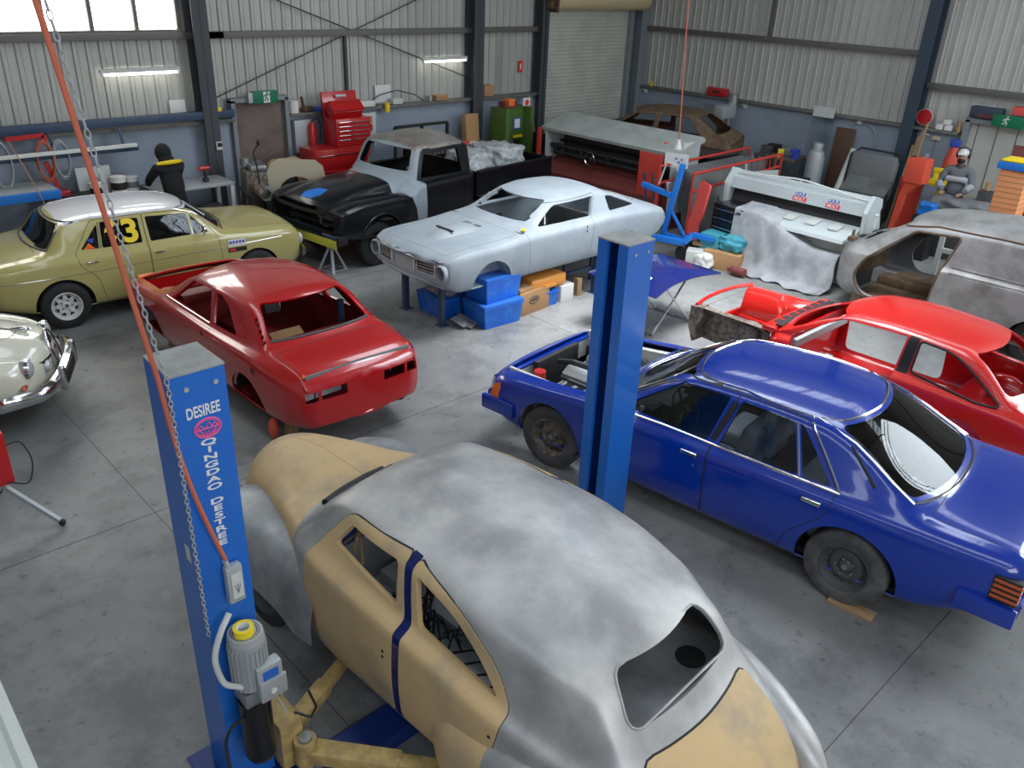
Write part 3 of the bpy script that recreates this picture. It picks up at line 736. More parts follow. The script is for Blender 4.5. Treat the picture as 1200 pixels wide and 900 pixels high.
    MB().box((.58, .90, .97), (.06, .20, .11), bev=.025).build('door_mirror', M['chrome'], car)
    wheel(car, wf, .76, .31, .32, .19, rimc='rusty_steel', sg=1, tm='rubber_worn', rot=R(4)); wheel(car, wf, -.76, .31, .32, .19, sg=-1)
    wheel(car, wr, .77, .32, .32, .19, rimc='dark_grey', sg=1, tm='rubber_worn'); wheel(car, wr, -.77, .32, .32, .19, sg=-1)
    return car
build_blue()
# ================================================================ red coupe shell (left)
def build_red():
    car = thing('car', 'red two-door coupe shell without wheels or glass, beside the left lift post', 'car', (3.96, 8.15, .02), R(90.8))
    W = [(1.98, .66), (1.9, .73), (1.5, .77), (0, .785), (-1.2, .795), (-1.75, .76), (-1.92, .70), (-1.98, .66)]
    sill = [(1.98, .38), (1.8, .30), (1.2, .24), (-1.2, .24), (-1.6, .25), (-1.98, .30)]
    belt = [(1.98, .66), (1.8, .73), (1.2, .77), (.8, .82), (-.3, .83), (-1.2, .86), (-1.7, .80), (-1.92, .74), (-1.98, .66)]
    top = [(1.98, .68), (1.8, .75), (1.2, .80), (.95, .85), (.88, .87), (.36, 1.17), (.20, 1.215), (-.3, 1.255), (-.75, 1.235), (-.90, 1.20), (-1.30, .93), (-1.40, .90), (-1.80, .84), (-1.92, .78), (-1.98, .68)]
    ry = [(1.98, .58), (.9, .60), (.32, .52), (-.3, .54), (-.85, .52), (-1.3, .60), (-1.5, .62), (-1.98, .60)]
    crown = [(1.98, .01), (.9, .02), (.2, .05), (-.9, .04), (-1.35, .02), (-1.98, .01)]
    bow = [(1.98, .10), (.9, .10), (.2, .14), (-.8, -.02), (-1.3, -.03), (-1.98, -.05)]
    s = saloon(W, sill, belt, top, ry, crown, bow, -1.98, 1.98, dby=[(1.98, .06), (.8, .075), (-.8, .09), (-1.3, .10), (-1.98, .05)], step=.055)
    dr = rpoly([(.86, .28, .1), (.90, .5, .1), (.83, .82, .02), (.40, 1.135, .04), (-.20, 1.185, .02), (-.30, .84, .02), (-.36, .5, .1), (-.30, .28, .08)])
    w1 = rpoly([(.66, .855), (.33, 1.115), (-.14, 1.155), (-.25, .85)], .03); w2 = rpoly([(-.33, .855), (-.22, 1.155), (-.36, 1.155), (-.52, 1.10), (-.80, .88)], .03)
    def sides(sg):
        n = 'l' if sg > 0 else 'r'
        s.cut('door'+n, dr, 'side', sg, gap=.006); s.cut('arch', arch(1.22, .26, .33), 'side', sg); s.cut('arch', arch(-1.08, .26, .33), 'side', sg)
        s.cut('w', w1, 'side', sg); s.cut('w', w2, 'side', sg)
        for i in range(5): x = -1.0-.055*i; z = 1.075-.037*i; s.cut('vent', rpoly([(x, z), (x-.035, z-.023), (x-.035, z+.012), (x, z+.035)], .004), 'side', sg, only=['body'])
    both(sides)
    s.cut('ws', rpoly([(-.61, .90), (-.50, 1.17), (.50, 1.17), (.61, .90)], .06), 'front', 1, filt=lambda c, n: c.x > .1 and n.x > .15, only=['body'])
    s.cut('bl', rpoly([(-.565, .935), (-.46, 1.185), (.46, 1.185), (.565, .935)], .05), 'front', -1, filt=lambda c, n: -1.45 < c.x < -.7, only=['body'])
    s.cut('boot', rpoly([(-1.44, .62, .03), (-1.90, .60, .02), (-1.90, -.60, .02), (-1.44, -.62, .03)], .03), 'top', 1, gap=.008, only=['body'])
    s.cut('bay', rpoly([(1.02, .63), (1.80, .60), (1.80, -.60), (1.02, -.63)], .05), 'top', 1, only=['body'])
    f = lambda c, n: n.x < -.5 and c.x < -1.5
    for sg in (1, -1):
        s.cut('t1', rpoly([(sg*.64, .56), (sg*.64, .665), (sg*.51, .67), (sg*.51, .565)], .015), 'front', -1, filt=f, only=['body']); s.cut('t1', rpoly([(sg*.48, .565), (sg*.48, .675), (sg*.21, .68), (sg*.21, .57)], .015), 'front', -1, filt=f, only=['body'])
    s.cut('grl', rpoly([(-.6, .48), (-.6, .62), (.6, .62), (.6, .48)], .02), 'front', 1, filt=lambda c, n: c.x > 1.7 and n.x > .5, only=['body'])
    P = M['red_paint']; D = M['red_dark']; seams = [x for x in s.names if x.endswith('_seam')]
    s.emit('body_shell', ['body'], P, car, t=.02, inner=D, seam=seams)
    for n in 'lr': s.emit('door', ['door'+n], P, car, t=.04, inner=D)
    s.emit('boot_lid', ['boot'], P, car, inner=D)
    MB().box((-1.955, 0, .555), (.02, .34, .12), bev=.01).build('number_plate_recess', D, car)
    MB().box((-1.915, 0, .795), (.02, 1.18, .045), bev=.005).build('boot_gap', M['mid_grey'], car)
    for y in (.575, .345): MB().box((-1.88, y, .615), (.03, .14 if y > .5 else .28, .12)).build('tail_lamp_backing', M['lamp_glass'], car)
    for sg in (1, -1): strip(s, 'sill_trim', [(.80, .835), (-.25, .84)], M['chrome'], car, .008, sg=sg)
    strip(s, 'rear_window_sill', [(-.56, .93), (.56, .93)], M['dark_grey'], car, .016, 'front', -1)
    for p in ((-1.90, .60, .81), (-1.87, -.60, .80)): MB().box(p, (.03, .03, .03), bev=.006).build('orange_tag', M['orange'], car)
    l, n_ = s.hit('top', 1.86, .50, 1); MB().box(l, (.10, .18, .006), bev=.002).build('orange_tape', M['orange'], car)
    l, n_ = s.hit('side', -.20, .73, 1); MB().cyl(l-n_*.01, l+n_*.004, .025).build('handle_hole', M['black'], car)
    l, n_ = s.hit('side', -1.28, .70, 1); MB().cyl(l-n_*.02, l+n_*.003, .04).build('fuel_filler', D, car)
    b = MB(); b.box((0, 0, .27), (1.9, 1.36, .03)); b.box((0, 0, .33), (1.7, .24, .12), bev=.04); b.box((-1.45, 0, .34), (.85, 1.2, .03)); b.box((.92, 0, .55), (.02, 1.35, .55)); b.box((-1.0, 0, .55), (.03, 1.25, .5)); b.build('floor_pan', D, car)
    b = MB()
    for sg in (1, -1): b.box((1.40, .58*sg, .58), (.9, .03, .30)); b.cyl((1.22, .50*sg, .50), (1.22, .48*sg, .74), .12, .10, 16)
    b.box((1.80, 0, .56), (.04, 1.15, .26)); b.build('engine_bay', P, car)
    liners(car, 1.22, .26, .34, .72, .52, m='mid_grey'); liners(car, -1.08, .26, .34, .72, .52)
    MB().box((.70, 0, .80), (.22, 1.2, .12), bev=.03).build('dashboard', D, car)
    for y in (.5, -.5): MB().box((-.85, y, .55), (.06, .05, .9)).build('roll_bar_upright', M['blue_steel'], car)
    t = thing('board', 'orange-brown panel board lying inside the red coupe behind the rear window opening', 'board', (3.86, 7.25, .66))
    MB().box((0, 0, 0), (.36, .46, .02), rot=Matrix.Rotation(R(32), 4, 'X'), bev=.004).build('sheet', M['card'], t)
    for i, (x, y) in enumerate(((-1.5, .55), (-1.5, -.55), (1.3, .5), (1.3, -.5))):
        MB().box((x, y, .12), (.10, .10, .28)).build('support_block', M['wood'], car)
    MB().ball((-1.42, .70, .10), (.05, .05, .12), 10).build('hanging_rag', M['salmon'], car)
build_red()
# ================================================================ grey primer fastback
def build_barra():
    z0 = .30
    car = thing('car', 'pale grey primer fastback coupe body raised on stands over blue tubs', 'car', (8.27, 8.35, z0), R(180))
    W = [(2.12, .74), (2.05, .80), (1.9, .825), (0, .84), (-1.2, .84), (-2.1, .80), (-2.28, .74)]
    sill = [(2.12, .42), (2.0, .34), (1.85, .28), (1.0, .28), (-1.5, .28), (-1.9, .32), (-2.28, .46)]
    belt = [(2.12, .68), (1.9, .76), (1.2, .79), (.6, .84), (-.4, .86), (-.9, .88), (-1.3, .86), (-2.15, .76), (-2.28, .68)]
    top = [(2.12, .68), (2.0, .755), (1.2, .83), (.78, .87), (.68, .89), (.14, 1.155), (-.02, 1.20), (-.4, 1.235), (-.8, 1.22), (-.98, 1.17), (-1.85, .86), (-1.95, .83), (-2.15, .78), (-2.28, .70)]
    ry = [(2.12, .60), (.75, .62), (.12, .53), (-.4, .56), (-.9, .55), (-1.4, .60), (-1.85, .60), (-2.28, .56)]
    crown = [(2.12, .0), (.75, .02), (.1, .05), (-.9, .05), (-1.8, .02), (-2.28, .0)]
    bow = [(2.12, .10), (.8, .06), (.1, .10), (-.8, -.03), (-1.8, -.08), (-2.28, -.06)]
    def side(x, p):
        # fastback: the side glass line turns in towards the big rear glass
        return p
    def scoop(x, y, z):
        return 0
    s = saloon(W, sill, belt, top, ry, crown, bow, -2.28, 2.12, dby=[(2.12, .05), (.7, .07), (-.8, .09), (-1.9, .08), (-2.28, .05)], step=.055, mid=.62)
    dr = rpoly([(.72, .30, .02), (.76, .84, .02), (.68, .88, .02), (.20, 1.12, .03), (-.70, 1.16, .02), (-.52, .87, .02), (-.44, .30, .02)])
    w1 = rpoly([(.50, .89), (.10, 1.10), (-.66, 1.13), (-.52, .895)], .03); q = rpoly([(-.92, .905), (-.93, 1.09), (-1.05, 1.085), (-1.52, .91)], .03)
    def sides(sg):
        n = 'l' if sg > 0 else 'r'
        s.cut('door'+n, dr, 'side', sg, gap=.005); s.cut('arch', arch(1.38, .28, .335), 'side', sg); s.cut('arch', arch(-1.27, .26, .31), 'side', sg)
        s.cut('w', w1, 'side', sg); s.cut('w', q, 'side', sg)
    both(sides)
    s.cut('ws', rpoly([(-.545, .93), (-.46, 1.15), (.46, 1.15), (.545, .93)], .05), 'front', 1, filt=lambda c, n: c.x > -.05 and n.x > .12, only=['body'])
    s.cut('bl', rpoly([(-1.03, .50, .08), (-1.82, .52, .2), (-1.82, -.52, .2), (-1.03, -.50, .08)], .1), 'top', 1, filt=lambda c, n: c.z > .84, only=['body'])
    s.cut('hood', rpoly([(.86, .68, .04), (2.02, .62, .02), (2.02, -.62, .02), (.86, -.68, .04)], .04), 'top', 1, gap=.005, only=['body'])
    f = lambda c, n: c.x > 1.8 and n.x > .35
    for sg in (1, -1):
        s.cut('hl', circ(.69*sg, .565, .088, 20), 'front', 1, filt=f, only=['body'])
        s.cut('gl'+str(sg), rpoly([(sg*.585, .50), (sg*.585, .64), (sg*.24, .66), (sg*.24, .50)], .01), 'front', 1, filt=f, only=['body'])
        s.cut('lo', rpoly([(sg*.55, .40), (sg*.50, .45), (sg*.26, .44), (sg*.28, .39)], .015), 'front', 1, filt=f, only=['body'])
    s.cut('lo', rpoly([(-.2, .38), (-.18, .44), (.18, .44), (.2, .38)], .015), 'front', 1, filt=f, only=['body'])
    s.cut('gc', rpoly([(-.215, .50), (-.215, .66), (.215, .66), (.215, .50)], .005), 'front', 1, filt=f, only=['body'])
    P = M['primer_grey']; D = M['primer_inner']; seams = [x for x in s.names if x.endswith('_seam')]
    s.emit('body_shell', ['body'], P, car, t=.02, inner=D, seam=seams)
    for n in 'lr': s.emit('door', ['door'+n], P, car, t=.05, inner=D)
    hood = s.emit('bonnet', ['hood'], P, car, inner=D)
    s.emit('centre_grille', ['gc'], M['galv'], car, off=-.02)
    [s.emit('side_grille', ['gl'+str(g_)], M['rusty_steel'], car, off=-.05) for g_ in (1, -1)]
    s.emit('lower_mesh', ['lo'], M['mid_grey'], car, off=-.06)
    for sg in (1, -1):
        l, n_ = s.hit('front', .69*sg, .565, 1)
        b = MB(); b.lathe([(.088, .01), (.094, .035), (.106, .02), (.104, -.03)], (l.x, l.y, l.z), 'X', 24); b.build('headlamp_ring', P, car)
        MB().lathe([(.09, .0), (.06, -.08), (.001, -.11)], (l.x, l.y, l.z), 'X', 24).build('headlamp_bucket', M['mid_grey'], car)
        for z in (.535, .575, .615): strip(s, 'grille_bar', [(.26*sg, z), (.56*sg, z)], M['galv'], car, .005, 'front', 1, off=-.02)
        for y in (.232, .59): strip(s, 'grille_post', [(y*sg, .50), (y*sg, .655)], M['white'], car, .008, 'front', 1)
        b = MB(); b.cyl((.32, .655*sg, .88), (.24, .565*sg, 1.07), .008, n=8); b.build('window_post', M['white'], car)
        l, n_ = s.hit('side', -.36, .78, sg); MB().box(l, (.015, .012, .03)).build('lock_hole', M['black'], car)
        l, n_ = s.hit('side', -.36, .72, sg); MB().box(l, (.015, .012, .03)).build('lock_hole', M['black'], car)
    # bonnet scoop
    zc = lambda x, y: s.hit('top', x, y)[0].z
    rings = []
    for i in range(9):
        t = i/8; x = 1.78-.78*t; hh = .055*min(1, t*3)*(1-max(0, t-.45)/.55)**.8+.001; w = .15+.10*t
        rings.append([(x, w, zc(x, w)-.004), (x, w*.72, zc(x, w*.7)+hh), (x, 0, zc(x, 0)+hh*1.08), (x, -w*.72, zc(x, w*.7)+hh), (x, -w, zc(x, w)-.004)])
    b = MB(); b.loft(rings, closed=False, caps=False); b.build('bonnet_scoop', P, hood, 50, fix=True)
    MB().box((1.52, 0, zc(1.52, 0)+.062), (.035, .34, .012), rz=0).build('scoop_slot', M['black'], hood)
    for y in (.10, -.10):
        b = MB()
        for k in range(4): b.box((1.02+.03*k, y, zc(1.05, y)+.012), (.012, .13, .006))
        b.build('louvre', M['mid_grey'], hood)
    strip(s, 'glass_surround', [(-1.03, .52), (-1.6, .56), (-1.82, .36), (-1.84, 0), (-1.82, -.36), (-1.6, -.56), (-1.03, -.52)], M['galv'], car, .011, 'top', 1)
    MB().box((.74, .68, .885), (.10, .06, .004), rz=.6).build('yellow_tape', M['yellow'], car)
    b = MB(); b.box((-.2, 0, .30), (2.1, 1.45, .03)); b.box((0, 0, .36), (1.7, .26, .14), bev=.04); b.box((-1.6, 0, .45), (1.0, 1.2, .03)); b.box((.80, 0, .58), (.02, 1.4, .55)); b.box((-1.05, 0, .52), (.03, 1.3, .4)); b.build('floor_pan', M['mid_grey'], car)
    b = MB(); b.box((.62, 0, .79), (.14, 1.34, .16), bev=.03); b.build('dashboard', D, car)
    for sg in (1, -1):
        for (x, z, w) in ((.30, .66, .22), (-.05, .62, .20), (.1, .42, .25)): MB().box((x, .715*sg, z), (w, .02, .11), bev=.03).build('door_cutout', M['dark_grey'], car)
    liners(car, 1.38, .28, .34, .78, .56, m='primer_inner'); liners(car, -1.27, .26, .32, .78, .56, m='mid_grey')
    strip(s, 'chin_bar', [(-.62, .33), (-.3, .32), (.3, .32), (.62, .33)], P, car, .022, 'front', 1)
build_barra()
for i, (x, y, lb) in enumerate(((6.42, 8.0, 'slim blue steel stand under the grey fastback chin, nearer the camera'), (6.42, 8.79, 'slim blue steel stand under the grey fastback chin, on the far side'), (9.0, 7.62, 'dark blue steel stand under the middle of the grey fastback'))):
    t = thing('car_stand', lb, 'stand', (x, y, 0), 0, 'blue stands under the grey car')
    MB().box((0, 0, .32), (.075, .075, .62), bev=.005).build('post', M['blue_steel'], t); MB().box((0, 0, .006), (.14, .14, .012)).build('foot_plate', M['blue_steel'], t)
    MB().box((.0, .0, .625), (.11, .11, .012)).build('head_plate', M['blue_steel'], t)
# ================================================================ yellow race saloon
def build_yellow():
    car = thing('car', 'cream-yellow saloon with white roof and number 63 on the window', 'car', (4.06, 11.53, 0), R(-4))
    W = [(1.93, .70), (1.85, .78), (1.6, .82), (0, .84), (-1.4, .84), (-1.95, .80), (-2.12, .72)]
    sill = [(1.93, .36), (1.6, .26), (1.0, .22), (-1.5, .22), (-1.9, .30), (-2.12, .38)]
    belt = [(1.93, .70), (1.8, .80), (1.2, .84), (.6, .88), (-1.0, .89), (-1.95, .84), (-2.12, .74)]
    top = [(1.93, .72), (1.8, .83), (1.2, .88), (.88, .92), (.80, .94), (.50, 1.18), (.36, 1.26), (0, 1.315), (-.6, 1.325), (-1.0, 1.29), (-1.12, 1.25), (-1.36, .97), (-1.45, .94), (-1.95, .87), (-2.12, .76)]
    ry = [(1.93, .58), (.85, .64), (.4, .56), (-.5, .58), (-1.08, .56), (-1.36, .64), (-2.12, .62)]
    crown = [(1.93, .01), (.85, .02), (.4, .05), (-1.0, .05), (-1.36, .02), (-2.12, .01)]
    bow = [(1.93, .06), (.8, .12), (.3, .05), (-1.0, -.05), (-1.36, -.12), (-2.12, -.05)]
    s = saloon(W, sill, belt, top, ry, crown, bow, -2.12, 1.93, dby=.07, step=.06, mid=.66)
    rf = [(.44, 1.225), (.0, 1.256), (-.8, 1.262), (-1.09, 1.235), (-1.12, 1.235), (-1.12, 1.5), (.44, 1.5)]
    fd = rpoly([(.68, .26, .1), (.72, .5, .1), (.68, .88, .02), (.46, 1.215, .05), (-.20, 1.25, .02), (-.21, .90, .02), (-.21, .26, .03)])
    rd = rpoly([(-.225, .26, .03), (-.225, .90, .02), (-.215, 1.25, .02), (-.82, 1.25, .06), (-1.08, .90, .02), (-1.06, .75, .1), (-.88, .6, .15), (-.82, .26, .05)])
    fw1 = rpoly([(.36, .925), (.36, 1.185), (-.17, 1.215), (-.17, .92)], .025); fw2 = rpoly([(.60, .925), (.40, 1.175), (.40, .925)], .02)
    rw1 = rpoly([(-.27, .92), (-.26, 1.215), (-.72, 1.22), (-.76, .925)], .025); rw2 = rpoly([(-.80, .925), (-.76, 1.20), (-1.01, .935)], .02)
    def sides(sg):
        n = 'l' if sg > 0 else 'r'
        s.cut('fd'+n, fd, 'side', sg, gap=.006); s.cut('rd'+n, rd, 'side', sg, gap=.006, only=['body'])
        s.cut('arch', arch(1.20, .28, .34), 'side', sg); s.cut('arch', arch(-1.30, .28, .345), 'side', sg)
        for k, w in (('a', fw1), ('b', fw2), ('c', rw1), ('d', rw2)): s.cut(k+n, w, 'side', sg)
        s.cut('roof', rf, 'side', sg, only=['body'], filt=lambda c, n: True)
    both(sides)
    s.cut('roof', [(-1.15, .8), (-1.15, -.8), (.46, -.8), (.46, .8)], 'top', 1, filt=lambda c, n: c.z > 1.215 and abs(c.y) < .56, only=['body'])
    s.cut('ws', rpoly([(-.64, .95), (-.53, 1.225), (.53, 1.225), (.64, .95)], .06), 'front', 1, filt=lambda c, n: c.x > .2 and n.x > .3, only=['body', 'roof'])
    s.cut('bl', rpoly([(-.63, .965), (-.53, 1.225), (.53, 1.225), (.63, .965)], .06), 'front', -1, filt=lambda c, n: -1.45 < c.x < -.9 and n.x < -.3, only=['body', 'roof'])
    s.cut('bonnet', rpoly([(.93, .60), (1.86, .55), (1.86, -.55), (.93, -.60)], .05), 'top', 1, gap=.005, only=['body'])
    s.cut('boot', rpoly([(-1.50, .60), (-2.06, .55), (-2.06, -.55), (-1.50, -.60)], .05), 'top', 1, gap=.005, only=['body'])
    P = M['cream_paint']; D = M['dark_grey']; seams = [x for x in s.names if x.endswith('_seam')]
    s.emit('body_shell', ['body'], P, car, inner=D, seam=seams); s.emit('roof_panel', ['roof'], M['white_paint'], car, inner=D, label='white painted roof')
    s.emit('bonnet', ['bonnet'], P, car, inner=D); s.emit('boot_lid', ['boot'], P, car, inner=D)
    for n in 'lr':
        a = s.emit('door', ['fd'+n], P, car, t=.03, inner=D); b = s.emit('door', ['rd'+n], P, car, t=.03, inner=D)
        for w, pr in (('a', a), ('b', a), ('c', b), ('d', b)): s.emit('side_window', [w+n], M['glass'], pr, t=.004, off=-.012)
    s.emit('windscreen', ['ws'], M['glass'], car, t=.005, off=-.006); s.emit('rear_window', ['bl'], M['glass'], car, t=.005, off=-.006)
    for sg in (1, -1):
        strip(s, 'chrome_strip', [(1.6, .73), (.7, .705), (-.22, .685), (-1.0, .665), (-2.0, .66)], M['chrome'], car, .004, sg=sg)
        strip(s, 'gutter_trim', [(.66, 1.08), (.47, 1.235), (0, 1.265), (-.8, 1.27), (-1.1, 1.235)], M['white_paint'], car, .009, sg=sg)
        strip(s, 'window_post', [(.38, .92), (.38, 1.19)], M['chrome'], car, .008, sg=sg); strip(s, 'window_post', [(-.78, .92), (-.74, 1.22)], M['chrome'], car, .008, sg=sg)
        for hx in (-.10, -.92): l, n_ = s.hit('side', hx, .79, sg); MB().box(l+n_*.012, (.13, .03, .02), bev=.008).build('door_handle', M['chrome'], car)
        MB().ball((1.93, .66*sg, .62), (.05, .085, .085), 14).build('headlamp', M['lamp_glass'], car)
        m_ = MB(); m_.cyl((.50, .80*sg, .90), (.50, .86*sg, .99), .012); m_.lathe([(.001, -.03), (.05, -.02), (.055, .0), (.05, .004)], (.50, .87*sg, 1.01), 'X', 16); m_.build('door_mirror', M['chrome'], car)
    # number and stickers on the near side
    nf = frame((1, 0, 0), (0, .20, 1))
    l, n_ = s.hit('side', -.50, 1.07, -1)
    o = text('race_number', '63', M['yellow'], .37, car, (-.50, 0, 1.07), frame((1, 0, 0), (0, 0, 1)), .003, font_w=1.15, off=.012)
    for v in o.data.vertices: h_, n_ = s.hit('side', v.co.x, v.co.z, -1); v.co.y = h_.y-.022+v.co.y
    text('sticker', '▲', M['orange'], .1, car, (-.93, l.y-.03, .96), frame((1, 0, 0), (0, .2, 1)), .002) if False else None
    b = MB(); b.prism([(-.98, .93), (-.84, .93), (-.91, 1.01)], 'Y', l.y-.050, l.y-.046); b.build('orange_sticker', M['orange'], car)
    b = MB(); b.prism([(-.94, 1.05), (-.84, 1.06), (-.86, .99)], 'Y', l.y-.044, l.y-.040); b.build('purple_sticker', M['print_blue'], car)
    l, n_ = s.hit('side', .93, .70, -1)
    MB().box((.93, l.y-.003, .745), (.24, .008, .10)).build('white_sticker', M['white'], car); MB().box((.93, l.y-.006, .65), (.26, .008, .055)).build('black_sticker', M['black'], car)
    text('sticker_print', 'RALLY', M['print_blue'], .055, car, (.93, l.y-.009, .76), frame((1, 0, 0), (0, 0, 1)), .001) if False else None
    b = MB()
    for i in range(5): b.box((.84+.045*i, l.y-.008, .755), (.03, .004, .035), bev=.001)
    b.build('sticker_marks', M['print_blue'], car); MB().box((.86, l.y-.011, .65), (.09, .004, .03)).build('red_sticker_mark', M['print_red'], car)
    q = frame((.12, 1, 0), (.62, -.12, .9)); MB().box((-1.30, -.35, 1.075), (.12, .30, .006), rot=frame((.62, 0, .78), (0, 1, 0)) @ Matrix.Rotation(R(12), 4, 'Z')).build('rear_window_sticker', M['white'], car)
    MB().box((-1.275, -.12, 1.085), (.22, .018, .004), rot=frame((.62, 0, .78), (0, 1, 0)) @ Matrix.Rotation(R(14), 4, 'Z')).build('rear_window_strip', M['sky_blue'], car)
    strip(s, 'rear_window_trim', [(-.65, .955), (-.545, 1.24), (.545, 1.24), (.65, .955)], M['dark_grey'], car, .012, 'front', -1, True)
    strip(s, 'windscreen_trim', [(-.66, .94), (-.545, 1.24), (.545, 1.24), (.66, .94)], M['chrome'], car, .010, 'front', 1, True)
    for y in (.2, -.3): MB().tube(path_on(s, [(.90, y), (.84, y-.2), (.80, y-.38)], 'top', 1, .012), .006, 6).build('wiper', M['black'], car)
    b = MB(); b.box((-.3, 0, .26), (2.3, 1.4, .04)); b.box((.78, 0, .60), (.03, 1.3, .6)); b.box((-1.25, 0, .6), (.03, 1.25, .6)); b.build('floor_pan', M['black'], car)
    MB().box((.58, 0, .84), (.22, 1.3, .16), bev=.04).build('dashboard', M['black'], car); steering(car, .34, -.34, .88)
    for y in (.34, -.34): seat(car, -.02, y, .28, M['black'], .46, .62)
    b = MB()
    for y in (.52, -.52): b.tube([(-.55, y*1.05, .3), (-.55, y, 1.15), (-.55, y*.9, 1.22)], .02)
    b.tube([(-.55, .47, 1.22), (-.55, -.47, 1.22)], .02); b.tube([(-.55, .5, .95), (-1.2, .1, .5)], .02); b.build('roll_cage', M['white'], car)
    liners(car, 1.20, .28, .35, .78, .54); liners(car, -1.30, .28, .355, .78, .54)
    # bumpers and grille
    b = MB(); b.box((1.96, 0, .60), (.04, 1.1, .16), bev=.02); b.build('grille', M['chrome'], car)
    for x, d in ((2.0, 1), (-2.16, -1)): MB().loft([[(x-d*.12*abs(t)**3, .84*t, .40), (x+d*.05-d*.12*abs(t)**3, .84*t, .42), (x+d*.05-d*.12*abs(t)**3, .84*t, .50), (x-d*.12*abs(t)**3, .84*t, .53)] for t in [i/8-1 for i in range(17)]]).build('bumper', M['chrome'], car, 50)
    wheel(car, -1.31, -.77, .29, .295, .19, 'ray', -1, 'white_gloss', .175); wheel(car, -1.31, .77, .29, .295, .19, 'ray', 1, 'white_gloss', .175)
    wheel(car, 1.20, -.76, .29, .295, .19, 'ray', -1, 'white_gloss', .175); wheel(car, 1.20, .76, .29, .295, .19, 'ray', 1, 'white_gloss', .175)
build_yellow()
